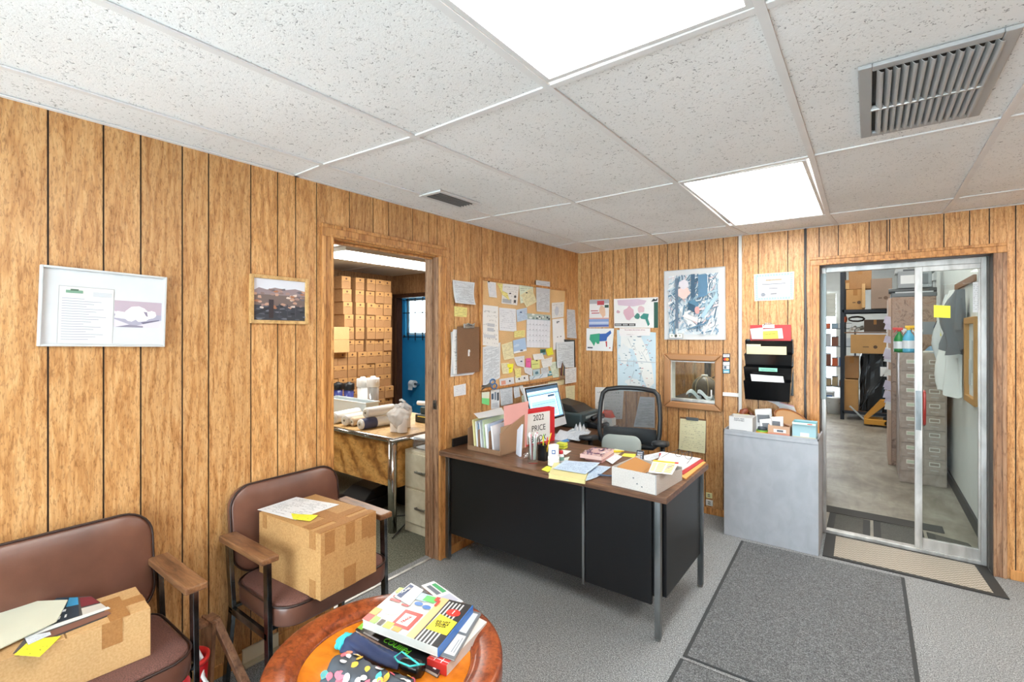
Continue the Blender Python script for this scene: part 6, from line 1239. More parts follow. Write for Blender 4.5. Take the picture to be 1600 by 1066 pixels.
tag(MB().box((xr_-.012, -.014, .76), (xr_+.012, -.0, H-.005), 'd9dad8 .5').build('cable_raceway', bevel=.002), 'white vertical cable raceway from the ceiling down behind the grey cabinet', 'cable raceway')
q = ony(1143, 616, 0); tag(MB().box((1.333, -.012, q.z-.018), (xr_-.013, 0, q.z+.012), 'f0f0ee .5').build('cable_raceway', bevel=.002), 'short white horizontal raceway from the service window to the vertical raceway', 'cable raceway')
xc = ony(1259, 500, 0).x; tag(MB().tube([(xc, -.008, H), (xc-.003, -.01, 1.9), (xc+.004, -.012, 1.5), (xc-.004, -.01, 1.1), (xc+.002, -.012, .8)], .007, '55585c .4', 8).build('grey_cable', smooth=True), 'dark grey cable running down the wall left of the door casing', 'cable')
tag(MB().tube([(xr_+.02, -.006, H), (xr_+.028, -.008, 2.2), (xr_+.012, -.01, 2.1), (xr_+.016, -.006, 1.95)], .003, 'e6c9a0 .5', 6).build('thin_wire', smooth=True), 'thin pale wire curling beside the top of the vertical raceway', 'wire')
# wall pocket file holder
a_ = ony(1166, 530, 0); b_ = ony(1240, 626, 0); xm = (a_.x+b_.x)/2; hw = (b_.x-a_.x)/2
t = thing('wall_file_holder', 'black four-pocket wall file holder above the grey cabinet', 'file holder', (xm, 0, 0))
bounds = [530, 551, 571, 592, 626]
for k in range(4):
    zt_, zb_ = ony(1200, bounds[k], 0).z, ony(1200, bounds[k+1], 0).z; d0, d1 = -.05-.028*k, -.028-.028*k
    zbb = zb_-.03 if k < 3 else zb_+.012
    pk = MB(); wk = hw*(1 if k < 3 else .97)
    pk.hexa([(-wk*.95, d1, zbb), (wk*.95, d1, zbb), (wk*.95, d1+.006, zbb), (-wk*.95, d1+.006, zbb), (-wk, d0, zt_-.012), (wk, d0, zt_-.012), (wk, d0+.005, zt_-.012), (-wk, d0+.005, zt_-.012)], '0e0f11 .12')
    for s in (-1, 1): pk.hexa([(s*wk*.95, d1, zbb), (s*wk*.95, 0, zbb), (s*(wk*.95-.004), 0, zbb), (s*(wk*.95-.004), d1, zbb), (s*wk, d0, zt_-.012), (s*wk, 0, zt_+.0), (s*(wk-.004), 0, zt_+.0), (s*(wk-.004), d0, zt_-.012)], '0e0f11 .12')
    pk.box((-wk*.95, d1, zbb), (wk*.95, 0, zbb+.004), '0e0f11 .12'); pk.build('pocket', t)
MB().box((-hw, -.004, ony(1200, 626, 0).z+.05), (hw, 0, a_.z), '0e0f11 .2').build('back_plate', t)
zz = lambda v: ony(1200, v, 0).z
T = frameT((xm+.0, -.107, zz(576)), (1, 0, 0), (0, 0, 1)); lt = MB().box((-.055, -.015, 0), (.07, .012, .0008), '8fd6c2').build('pocket_label', t); lt.matrix_local = frameT((-.0, -.1105, zz(576)), (1, 0, 0), (0, 0, 1)); text('Paperwork Needed', .0125, '2a5a4c', Matrix.Translation((.008, -.002, .0012)), lt)
def inpocket(name, label, x0, x1, z0, z1, y, m, tilt=0, cat='folder', tab=None):
    o_ = MB().hexa([(x0, y-.006, z0), (x1, y-.006, z0), (x1, y, z0), (x0, y, z0), (x0+tilt, y-.018, z1), (x1+tilt, y-.018, z1+tilt*.6), (x1+tilt, y-.012, z1+tilt*.6), (x0+tilt, y-.012, z1)], m).build(name); o_.location = (xm, 0, 0); return tag(o_, label, cat)
inpocket('clipboard', 'red clipboard standing in the top pocket of the black wall file holder', -.13, .15, zz(548), zz(508), -.012, 'c8282a .4', 0, 'clipboard')
paper('yellow_form', 'yellow and white form clipped on the red clipboard', 'paper', 'B', .034, [(1186, 515), (1222, 513), (1224, 529), (1188, 530)], 'print_white', shapes=[((0, .0, .8, .8), 'f0e65a')], words=[('Operations', .42, .5, .25, '5a5a40')])
paper('printed_form', 'white form sticking out left of the yellow one in the top pocket', 'paper', 'B', .037, [(1172, 514), (1192, 512), (1192, 530), (1175, 530)], 'print_list')
t2 = thing('binder_clip', 'silver clip at the top of the red clipboard', 'clip', (xm+.0, -.032, zz(510))); MB().box((-.04, -.008, -.012), (.04, .0, .012), 'chrome').tube([(-.035, -.01, 0), (-.02, -.014, .022), (.02, -.014, .022), (.035, -.01, 0)], .004, 'chrome', 8).build('clip', t2)
inpocket('manila_folder', 'manila folder in the uppermost pocket row of the wall file holder', -.145, .125, zz(560), zz(541), -.055, 'e6dcb8 .6')
inpocket('manila_tab', 'tabbed manila folder front in the uppermost pocket row', -.15, -.05, zz(560), zz(538), -.052, 'ede4c4 .6')
inpocket('white_papers', 'stack of white papers in the lowest pocket of the wall file holder', -.1, .12, zz(600), zz(584), -.112, 'eceef2 .6', -.01, 'papers')
paper('note_pad_sheet', 'cream handwritten sheet on a clipboard low on the back wall right of the chair', 'paper', 'B', .006, [(1063, 654), (1103, 658), (1102, 708.5), (1061, 702)], 'print_legal', curl=.008, wave=.003)
t = thing('clipboard', 'brown clipboard behind the cream sheet low on the back wall', 'clipboard', (1.09, -.0, .64)); MB().box((-.105, -.005, -.13), (.112, -.001, .145), 'hardboard').build('board', t); MB().box((-.05, -.014, .125), (.05, -.005, .15), 'steel').build('clip', t)
# outlets and small things at the skirting
for lb, u0, v0, u1, v1, m in (('pale yellow cover plate low on the back wall right of the desk', 1103.5, 769, 1113, 779, 'e2e0a8 .5'), ('white outlet plate under the pale yellow one by the desk leg', 1103.5, 780, 1114, 791, 'e6e6e4 .5')):
    a_, b_ = ony(u0, v0, 0), ony(u1, v1, 0); t = thing('wall_outlet', lb, 'outlet', ((a_.x+b_.x)/2, 0, (a_.z+b_.z)/2)); hx_, hz2 = (b_.x-a_.x)/2, (a_.z-b_.z)/2
    MB().box((-hx_, -.012, -hz2), (hx_, 0, hz2), m).build('plate', t, bevel=.003); MB().box((-hx_*.4, -.0135, -hz2*.5), (hx_*.4, -.012, -hz2*.1), '8a8a80').build('socket', t); MB().box((-hx_*.4, -.0135, hz2*.15), (hx_*.4, -.012, hz2*.55), '8a8a80').build('socket', t)
# ================================================================== ON THE DESK
K = DZ+.0008
def dz(u, v, h=0): return onz(u, v, K+h)
# file sorter with folders
s0, s1 = dz(734, 703), dz(782, 713); T = frameT((s0+s1)/2, (s1-s0), Vector((0, 0, 1)).cross(s1-s0)); T = Matrix.Translation((s0+s1)/2) @ Matrix.Rotation(math.atan2(s1.y-s0.y, s1.x-s0.x), 4, 'Z'); L_ = (s1-s0).length
t = thing('file_sorter', 'brown cardboard file sorter at the left end of the desk', 'file sorter', T=T)
MB().box((-L_/2-.02, 0, 0), (L_/2+.0, .26, .006), '8a6a50 .6').build('base', t); MB().box((-L_/2-.02, 0, .006), (L_/2, .004, .03), '8a6a50 .6').build('front_lip', t)
for k in range(4): x = -L_/2-.018+k*(L_+.012)/3; MB().hexa([(x, .0, .006), (x+.004, .0, .006), (x+.004, .26, .006), (x, .26, .006), (x, .0, .14+.03*k*0), (x+.004, .0, .14), (x+.004, .26, .23), (x, .26, .23)], '9c7a5e .6').build('divider', t)
FO = [('pale yellow folder leftmost in the brown file sorter', -.11, .0, .21, 'efe6a8', .012), ('white stack of forms beside the pale yellow folder', -.088, .005, .2, 'e9ebef', .014), ('blue folder in the left slot of the file sorter', -.066, .01, .185, '5f8fb4', .006), ('light grey papers leaning behind the blue folder', -.05, .0, .2, 'dfe3ea', .012),
      ('pale green folder left of the middle slot', -.02, .0, .215, 'dcebc8', .006), ('white papers fanned in the middle slot of the sorter', .0, .0, .19, 'eef0f4', .02), ('blue edged papers in the middle slot', .03, .0, .195, 'b9c8e0', .008), ('white bundle before the last divider of the sorter', .05, .0, .185, 'e6e6ea', .016)]
for lb, x, y, h_, m, th_ in FO:
    o_ = MB().hexa([(x, .02, .0), (x+th_, .02, .0), (x+th_, .24, .0), (x, .24, .0), (x-.01, .01+y, h_*.9), (x+th_-.014, .01+y, h_*.92), (x+th_-.01, .24, h_), (x-.006, .24, h_)], m).build('hanging_folder'); o_.matrix_world = T @ Matrix.Translation((0, 0, .008)); tag(o_, lb, 'folder', 'folders in the brown sorter')
def board3(name, label, cat, px, base, m, th=.004, words=(), back=None):
    """an upright sheet: px = tl,tr,br,bl ; br and bl touch height base; leans in the vertical plane through them"""
    B0 = onz(*px[3], base); B1 = onz(*px[2], base); d = (B1-B0); n = Vector((0, 0, 1)).cross(d).normalized(); pts = []
    for (u, v), B_ in ((px[0], B0), (px[1], B1)):
        r = ray(u, v); tt = (B0-CAM).dot(n)/r.dot(n); pts.append(CAM+r*tt)
    c = (B0+B1)/2; Q = [p-c for p in (B0, B1, pts[1], pts[0])]; b_ = n*th
    o_ = MB().hexa([Q[0], Q[1], Q[1]+b_, Q[0]+b_, Q[3], Q[2], Q[2]+b_, Q[3]+b_], m).build(name, bevel=.0006); o_.location = c; tag(o_, label, cat); return o_, Q, d.normalized(), c, n
board3('pink_folder', 'salmon pink folder standing tall behind the file sorter', 'folder', [(788, 635), (826, 627), (822, 700), (789, 708)], K+.12 if False else K+.001, 'd9a09a .6', .006)[0]
board3('expanding_file', 'tan cardboard folder standing open at the right of the sorter', 'folder', [(783, 668), (816, 658), (808, 704), (782, 711)], K+.001, 'a08468 .6', .005)
board3('paper_sheaf', 'white sheaf of papers leaning right of the tan folder', 'papers', [(808, 672), (815, 663), (812, 714), (806, 710)], K+.001, 'dde3f0 .6', .012)
paper('loose_sheets', 'white sheets lying across the top of the folders in the sorter', 'papers', 'Z', .0, [(740, 647), (784, 638), (790, 648), (748, 655)], 'e9ecef .6', base=K+.232, wave=.006)
# black back edge rail on the desk left end
MBk = MB().box((.022, -1.82, K), (.034, -1.48, K+.055), '17181a .4'); tag(MBk.build('desk_rail', bevel=.002), 'black metal rail standing on the far left end of the desk', 'desk rail')
# red binder 2022 PRICE BOOK
dB = Vector((.205, .979, 0)).normalized(); BB1 = dz(866.7, 688.5); nb_ = dB.cross(Vector((0, 0, 1))); r_ = ray(821, 690); BB0 = CAM+r_*((BB1-CAM).dot(nb_)/r_.dot(nb_)); BB0.z = K
wB = (BB1-BB0).length/2; Tb = frameT((BB0+BB1)/2, dB, (0, 0, 1)); hB = CAM.z+ray(866.7, 636).z*math.hypot((BB1-CAM).x, (BB1-CAM).y)/math.hypot(ray(866.7, 636).x, ray(866.7, 636).y)-K
t = thing('ring_binder', 'red ring binder reading 2022 PRICE BOOK standing on the desk', 'binder', T=Tb)
MB().box((-wB, 0, -.004), (wB, hB, 0), 'c8262c .4').build('front_cover', t, bevel=.001); MB().box((-wB, 0, -.062), (wB, hB, -.058), 'c8262c .4').build('back_cover', t, bevel=.001); MB().box((wB-.004, 0, -.058), (wB, hB, -.004), 'd02c30 .4').build('spine', t, bevel=.001)
MB().box((-wB+.01, .008, -.055), (wB-.008, hB-.013, -.008), 'eceae4 .7').build('pages', t)
sh_ = MB().box((-wB+.012, .012, .0), (wB-.05, hB-.022, .0008), 'dededc .4').build('title_sheet', t); cxw = -.019
for s_, y_ in (('2022', hB*.76), ('PRICE', hB*.46), ('BOOK', hB*.16)): text(s_, hB*.24, '1c1c20', Matrix.Translation((cxw, y_, .0012)), sh_, sx=wB/.125*.8)
# computer, keyboard, papers on the return
Kr = RZ+.0008
Tm_ = Matrix.Translation((.27, -1.0, Kr)) @ Matrix.Rotation(math.radians(0), 4, 'Z')
t = thing('desktop_computer', 'silver all-in-one computer with a blue screen on the typing return', 'computer', T=Tm_)
tl, tr, br = Vector((-.0, -.26, .395)), Vector((-.0, .24, .395)), Vector((.1, .24, .07))
Ts = Matrix.Translation((.03, 0, .06)) @ Matrix.Rotation(math.radians(-15), 4, 'Y') @ frameT((0, 0, 0), (0, 1, 0), (0, 0, 1))
b = MB(); b.box((-.245, 0, -.018), (.245, .35, 0), 'c9cccf .3'); bo = b.build('housing', t, bevel=.004); bo.matrix_local = Ts
b = MB(); b.box((-.235, .065, 0), (.235, .342, .001), '14171a .2'); b.build('bezel', t).matrix_local = Ts
sc_ = MB(); sc_.box((-.22, .078, .001), (.22, .33, .0016), 'screen_blue')
for k, (x0, y0, x1, y1, m) in enumerate([(-.22, .305, .22, .33, 'screen_dark'), (-.22, .29, .22, .303, 'screen_pale'), (-.22, .27, .22, .276, 'screen_dark'), (-.2, .24, .17, .268, 'screen_pale'), (-.2, .09, .16, .235, 'screen_pale'), (-.19, .1, .15, .225, 'screen_blue'), (.05, .245, .15, .262, 'screen_dark'), (-.19, .2, .15, .202, 'screen_dark'), (-.19, .17, .15, .172, 'screen_pale'), (-.19, .14, .15, .142, 'screen_pale'), (-.22, .078, .22, .086, 'screen_dark'), (.165, .09, .17, .27, 'screen_dark')]): sc_.box((x0, y0, .0016), (x1, y1, .002+.0001*k), m)
sc_.build('screen', t).matrix_local = Ts
MB().hexa([(-.12, -.09, 0), (.06, -.09, 0), (.06, .09, 0), (-.12, .09, 0), (-.12, -.09, .006), (.06, -.09, .006), (.06, .09, .006), (-.12, .09, .006)], 'c9cccf .3').bar((-.09, 0, .006), (-.045, 0, .2), .16, .006, 'c9cccf .3', (1, 0, 0)).build('stand', t, bevel=.001)
t = thing('keyboard', 'slim keyboard lying under the computer screen among papers', 'keyboard', (.445, -1.0, Kr), math.radians(90)); MB().hexa([(-.2, -.06, 0), (.2, -.06, 0), (.2, .06, 0), (-.2, .06, 0), (-.2, -.06, .008), (.2, -.06, .008), (.2, .06, .016), (-.2, .06, .016)], 'd0d3d6 .4').build('body', t)
kk = MB()
for r_ in range(4):
    for c_ in range(13): kk.box((-.19+c_*.029, -.052+r_*.026, .008+.002*r_), (-.165+c_*.029, -.03+r_*.026, .0155+.002*r_), 'eceeef .4')
tag(kk.build('keys', t), None, None, None, 'stuff')
for k, (nm, lb, px, m) in enumerate([('loose_sheet', 'white sheet with blue lines in front of the keyboard, right half', [(872, 683), (895, 670), (923, 676), (905, 690)], 'print_list'), ('loose_sheet', 'white sheet left of the lined one below the computer', [(862, 690), (875, 672), (893, 676), (880, 694)], 'print_form')]):
    paper(nm, lb, 'paper', 'Z', .001+.003*k, px, m, base=Kr+.018, wave=.003)
paper('open_magazine', 'blue edged card lying by the red binder', 'card', 'Z', .001, [(868, 692), (886, 686), (890, 689), (872, 695)], '3f86c4 .5', base=K)
t = thing('crumpled_paper', 'crumpled white paper bag under the right corner of the computer', 'paper', (.40, -.72, Kr)); MB().grid(lambda u, v: Vector((-.07+.14*u, -.08+.16*v, .001+.055*math.sin(PI*u)*math.sin(PI*v)*(1+.5*math.sin(u*23+v*17)))), 16, 16, 'dfe1e4 .7').build('crumpled_sheet', t)
t = thing('printer', 'dark green-grey printer behind the computer on the typing return', 'printer', (.2, -.46, Kr))
MB().box((-.16, -.17, .0), (.17, .17, .13), '3c4c50 .4').build('body', t, bevel=.02, seg=3); MB().hexa([(-.14, -.14, .13), (.12, -.14, .13), (.12, .14, .13), (-.14, .14, .13), (-.14, -.12, .21), (.04, -.12, .18), (.04, .12, .18), (-.14, .12, .21)], '23282b .4').build('paper_feed', t, bevel=.008); MB().box((.165, -.12, .05), (.2, .12, .06), '1d2022 .4').build('output_tray', t); MB().box((.168, -.1, .08), (.172, .1, .1), '9aa4a6').build('panel', t)
t = thing('telephone', 'black and white desk telephone behind the office chair armrest', 'telephone', (.42, -.44, Kr)); MB().hexa([(-.05, -.1, 0), (.07, -.1, 0), (.07, .1, 0), (-.05, .1, 0), (-.05, -.1, .07), (.07, -.1, .03), (.07, .1, .03), (-.05, .1, .07)], '1b1d20 .4').build('base', t, bevel=.008); MB().tube([(.0, -.09, .08), (.01, -.03, .1), (.01, .03, .1), (.0, .09, .08)], [.026, .016, .016, .026], '1b1d20 .3', 10).build('handset', t, smooth=True); MB().box((.03, -.04, .042), (.06, .06, .056), 'c9ccce').build('keypad', t)
t = thing('small_box', 'orange-red and white box beside the telephone at the wall', 'box', (.46, -.32, Kr)); MB().box((-.06, -.04, 0), (.06, .04, .07), 'ecebe8 .5').build('body', t, bevel=.006); MB().hexa([(-.055, -.035, .07), (.055, -.035, .07), (.055, .035, .07), (-.055, .035, .07), (-.035, -.02, .13), (.03, -.02, .13), (.03, .02, .13), (-.035, .02, .13)], 'e04a2c .5').build('red_top', t, bevel=.004)
# glass vase, pen pot, white canister, bottle
p = dz(833, 723); t = thing('glass_vase', 'tall clear glass vase with wrapped straws at the front left of the desk', 'vase', p)
MB().lathe([(0, .0), (.032, 0), (.034, .004), (.032, .15), (.034, .155), (.031, .155), (.029, .02), (0, .016)], 'glass', n=28, cap=False).build('vase', t, smooth=True)
rs = random.Random(1)
for k in range(9): a = rs.uniform(0, 6.28); MB().tube([(math.cos(a)*.012, math.sin(a)*.012, .02), (math.cos(a)*.02, math.sin(a)*.02, .11+rs.uniform(0, .03)), (math.cos(a)*.026, math.sin(a)*.026, .165+rs.uniform(0, .02))], .0045, 'eef0f2 .3' if k % 4 else 'c98a94 .4', 8).build('straw', t, smooth=True)
p = dz(822, 716); t = MB().lathe([(0, 0), (.018, 0), (.02, .01), (.018, .035), (0, .036)], 'clear_plastic', n=18, cap=False).build('glass_jar', smooth=True); t.location = p; tag(t, 'tiny clear glass jar beside the foot of the vase', 'jar')
p = dz(849, 719); t = thing('pen_cup', 'black pen cup with coloured pens and pencils right of the vase', 'pen cup', p)
MB().box((-.026, -.026, 0), (.026, .026, .003), '17191c .3').build('base', t)
for a, b_ in (((-.026, -.026), (.026, -.024)), ((-.026, .024), (.026, .026)), ((-.026, -.024), (-.024, .024)), ((.024, -.024), (.026, .024))): MB().box((*a, .003), (*b_, .095), '17191c .3').build('side', t)
for k, m in enumerate(['e8c22c', 'd8342a', '5fb04a', 'f08a2a', '3a3c40', 'e8d83a']):
    a = k*1.05; tx, ty_ = math.cos(a)*.03+(.03 if k == 0 else 0), math.sin(a)*.03; MB().tube([(math.cos(a)*.01, math.sin(a)*.01, .006), (tx*.9, ty_*.9, .115+.015*(k % 3)+(.05 if k == 0 else 0)), (tx, ty_, .124+.015*(k % 3)+(.05 if k == 0 else 0))], [.0038, .0038, .001], m+' .4', 8).build('pen', t, smooth=True)
p = dz(865, 727); t = thing('label_canister', 'white ribbed canister with a small blue emblem on the desk front', 'canister', p)
MB().lathe([(0, 0), (.033, 0), (.034, .004), (.034, .05), (.032, .053), (0, .053)], 'ecebe6 .5', n=28).build('lower_cup', t, smooth=True); MB().lathe([(.03, .053), (.031, .055), (.031, .115), (.029, .12), (0, .121)], 'f0efec .5', n=28).build('upper_cup', t, smooth=True)
for z in (.022, .036): MB().lathe([(.0342, z), (.0345, z+.001), (.0342, z+.002)], 'b9b5ac', n=28, cap=False).build('rib', t)
dd = (CAM-p); dd.z = 0; dd.normalize(); e = MB(); e.grid(lambda u, v: Matrix.Rotation((u-.5)*.7, 3, 'Z') @ (dd*.0316)+Vector((0, 0, .072+.024*v)), 6, 1, '3a5a94 .4'); e.build('emblem', t); e = MB(); e.grid(lambda u, v: Matrix.Rotation((u-.5)*.4, 3, 'Z') @ (dd*.0319)+Vector((0, 0, .078+.012*v)), 6, 1, 'c9d6ea .4'); e.build('emblem_centre', t)
p = dz(876, 722); t = thing('pill_bottle', 'small white bottle with a red cap beside the canister', 'bottle', p); MB().lathe([(0, 0), (.019, 0), (.02, .003), (.02, .042), (.013, .05), (0, .05)], 'e9edef .3', n=20).build('bottle', t, smooth=True); MB().lathe([(.014, .05), (.015, .051), (.015, .066), (.013, .068), (0, .068)], 'c82a34 .3', n=20).build('cap', t, smooth=True); MB().lathe([(.0203, .012), (.0203, .034)], '7fb0a4 .4', n=20, cap=False).build('label_band', t)
t = thing('sticky_note_pad', 'yellow-green pad of sticky notes behind the canister', 'note pad', dz(878, 700)); MB().box((-.03, -.025, 0), (.03, .025, .035), 'd8e04a .6').build('pad', t, bevel=.001); MB().box((-.0305, -.0255, .012), (.0305, .0255, .018), '9aa83a .6').build('band', t)
paper('loose_sheet', 'white slip behind the red-capped bottle on the desk', 'paper', 'Z', .001, [(878, 703), (893, 705), (884, 711), (872, 708)], 'eceef0 .7', base=K)
paper('sticky_note', 'bright yellow-green sticky note at the front edge of the desk', 'sticky note', 'Z', .001, [(855, 728), (868, 733), (856, 738), (846, 734)], 'e6ee4a .6', base=K)
paper('loose_sheet', 'white card lying right of the red-capped bottle', 'card', 'Z', .001, [(880, 716), (890, 714), (886, 722), (878, 722)], 'd9e6e0 .7', base=K)
# yellow folder of forms
def q8(*pts): return [(820+x/5.33, 580+y/5.33) for x, y in pts]
F4 = [dz(*p) for p in [(870, 727), (918, 736), (914.5, 754.5), (857, 747.5)]]
tome('form_pad', 'thick yellow pad of forms overhanging the front edge of the desk', [(866, 722), (920, 733), (914, 750), (857, 741)], K, .022, 'd9d096 .6', pages='cfc68a')
paper('blue_form', 'blue printed form lying on the yellow pad', 'paper', 'Z', .0, q8((335, 745), (625, 768), (505, 862), (235, 815)), 'print_blue', base=K+.024, wave=.003)
paper('blue_form', 'blue printed form fanned to the right of the yellow pad', 'paper', 'Z', .001, q8((560, 780), (718, 800), (600, 885), (500, 920)), 'print_blue', base=K+.003, wave=.001)
t = thing('pen', 'dark blue pen beside the white carton on the desk', 'pen', dz(950, 745)); MB().tube([(-.05, -.02, .006), (.04, .015, .006)], .005, '2c4a6a .3', 8).build('barrel', t); MB().tube([(.04, .015, .006), (.052, .02, .006)], [.004, .001], '1a1a1c', 8).build('tip', t)
# floral notebook, yellow notes
fl = []; rf = random.Random(4)
for k in range(60): fl.append((blob(6, rf.random(), rf.random(), .05, .06, k, .5), rf.choice(['5a3a6a', '3a3c70', 'b88a9c', 'e6d6d0', '7a4a70', '2c2c54', 'd8b4b4'])))
fl = [([(min(1, max(0, x)), min(1, max(0, y))) for x, y in p_], m) for p_, m in fl]
tome('notebook', 'flowered notebook with a pink edge behind the yellow pad', q8((560, 640), (742, 650), (640, 715), (458, 690)), K+.02, .022, 'd9b8b4 .5', shapes=fl, pages='e6c4bc')
tome('notebook', 'dark patterned notebook under the flowered one', q8((560, 660), (745, 680), (640, 745), (500, 715)), K, .018, '7a4a54 .5', pages='c99a94')
paper('yellow_pad_sheet', 'yellow legal sheet right of the flowered notebook', 'paper', 'Z', .001, q8((750, 648), (828, 662), (745, 720), (650, 715)), 'print_legal', base=K)
t = thing('highlighter', 'yellow highlighter pen beside the flowered notebook', 'pen', dz(955, 706, .008)); MB().tube([(-.06, -.045, .002), (.05, .04, .002)], .007, 'e6c42c .4', 8).build('barrel', t); MB().tube([(.05, .04, .002), (.065, .052, .002)], [.006, .003], 'c9a41c .4', 8).build('cap', t)
paper('business_card', 'small white card on the yellow legal sheet by the notebook', 'card', 'Z', .004, q8((745, 688), (812, 712), (730, 775), (660, 735)), 'print_form', base=K)
paper('sticky_note', 'yellow sticky note behind the white open carton', 'sticky note', 'Z', .001, q8((828, 686), (925, 692), (918, 722), (805, 708)), 'ede65a .6', base=K)
t = thing('calculator', 'small dark grey keypad device behind the white carton', 'calculator', dz(1000, 720)); MB().hexa([(-.02, -.01, 0), (.02, -.01, 0), (.02, .01, 0), (-.02, .01, 0), (-.022, .0, .06), (.022, .0, .06), (.022, .012, .06), (-.022, .012, .06)], '343a46 .4').build('body', t, bevel=.003); kk = MB()
for r_ in range(4):
    for c_ in range(3): kk.box((-.014+c_*.011, -.0115+r_*.003, .01+r_*.012), (-.006+c_*.011, -.006+r_*.003, .018+r_*.012), 'c9d0dc')
tag(kk.build('keys', t), None, None, None, 'stuff')
# white open carton
c0, c1, c2_ = dz(955.8, 758), dz(1025.6, 774.5), dz(1070, 755)
ex = (c1-c0); ey = (c2_-c1); wx = ex.length; ang = math.atan2(ex.y, ex.x); 
t = thing('open_carton', 'open white chipboard carton with cards at the front right of the desk', 'box', c0, ang); wy = .315; hz3 = .095
f = MB(); f.box((0, 0, 0), (wx, wy, .003), 'chipboard'); f.box((0, 0, .003), (wx, .003, hz3), 'chipboard'); f.box((0, .003, .003), (.003, wy, hz3), 'chipboard'); f.box((.003, wy-.003, .003), (wx, wy, hz3*.75), 'chipboard')
f.hexa([(wx-.003, .003, .003), (wx, .003, .003), (wx, wy-.003, .003), (wx-.003, wy-.003, .003), (wx-.003, .003, hz3), (wx, .003, hz3), (wx, wy-.003, hz3*.62), (wx-.003, wy-.003, hz3*.62)], 'chipboard')
f.prism([(.03, hz3*.0), (.26, 0), (.2, .02), (.14, .028), (.08, .01)], -.0015, .0015, 'chipboard', T=Matrix.Translation((wx-.0015, 0, hz3-.012)) @ frameT((0, 0, 0), (0, 1, 0), (0, 0, 1)))
f.build('body', t, bevel=.001)
for k, (x, y) in enumerate(((.12, .06), (.14, .035), (.165, .025))): MB().cyl((x, -.0008, y), (x, 0, y), .004, '6a6e74', 10).build('spot', t)
MB().box((wx-.004, -.0008, .0), (wx-.001, 0, hz3), '8f9296').build('corner_edge', t)
ci = c0+Vector((math.cos(ang), math.sin(ang), 0))*wx*.35+Vector((-math.sin(ang), math.cos(ang), 0))*.15
o_ = MB().hexa([(-.07, -.12, .055), (.03, -.12, .06), (.06, .1, .06), (-.08, .1, .055), (-.07, -.12, .09), (.03, -.12, .062), (.03, .1, .066), (-.08, .1, .095)], 'b07a3c .6').build('manila_envelope'); o_.location = ci+Vector((0, 0, -.0)); o_.rotation_euler = (0, 0, ang); tag(o_, 'brown folded envelope inside the open white carton', 'envelope')
o_ = MB().box((-.1, -.13, .006), (.11, .13, .055), 'dfe1e4 .7').build('card_stack'); o_.location = ci+Vector((.02, 0, 0)); o_.rotation_euler = (0, 0, ang); tag(o_, 'stack of pale cards filling the open white carton', 'cards')
cs_ = [((0, .85, 1, 1), 'e8c22c'), ((.86, .85, 1, 1), 'd8382c'), ((.04, .1, .2, .78), 'e6dfae')]+[((.25, .1+.12*k, .55, .16+.12*k), 'e0cf6a') for k in range(6)]+[((.62, .1+.12*k, .92, .16+.12*k), 'e0cf6a') for k in range(6)]
paper('price_card', 'yellow headed price card standing over the open white carton', 'card', 'Z', .0, [(1021, 719), (1061, 723), (1050, 742), (1013, 738)], 'f0efe6 .5', base=K+.098, shapes=cs_)
# papers, clipboard, glasses at the right
tome('manila_folder', 'orange manila folder under the clipboard at the right end of the desk', [(1040, 712), (1103, 722), (1072, 748), (1035, 735)], K, .006, 'e0a45a .6', pages='d9984c')
tome('red_clipboard', 'red edged clipboard with white papers at the right end of the desk', [(1030, 708), (1100, 719), (1068, 741), (1030, 730)], K+.0065, .004, 'b8343c .5', pages='a02c34', cat='clipboard')
paper('loose_sheets', 'pile of white papers on the red edged clipboard', 'papers', 'Z', .001, [(1035, 707), (1095, 718), (1064, 737), (1025, 726)], 'e9ebee .7', base=K+.011, th=.004, wave=.002)
paper('loose_sheet', 'white sheet with blue print behind the dark keypad device', 'paper', 'Z', .001, [(1003, 713), (1034, 706), (1040, 712), (1010, 722)], 'print_list', base=K)
p = dz(1068, 716, .018); t = thing('eyeglasses', 'round wire-rimmed eyeglasses lying on the white papers', 'glasses', p, math.radians(-15))
for s in (-1, 1):
    MB().tube([(s*.033+.023*math.cos(k*PI/10), .008*math.sin(k*PI/10), .024+.021*math.sin(k*PI/10)) for k in range(20)], .0016, '55585c .3 .8', 6, True).build('rim', t, smooth=True)
    MB().lathe([(0, 0), (.022, 0)], 'glass', n=20, T=Matrix.Translation((s*.033, 0, .024)) @ Matrix.Rotation(PI/2, 4, 'X'), cap=False).build('lens', t)
    MB().tube([(s*.056, 0, .03), (s*.075, -.03, .024), (s*.085, -.1, .003)], .0015, '3a3c40 .4', 6).build('temple', t, smooth=True)
MB().tube([(-.01, 0, .03), (0, 0, .034), (.01, 0, .03)], .0015, '55585c .3 .8', 6).build('bridge', t)
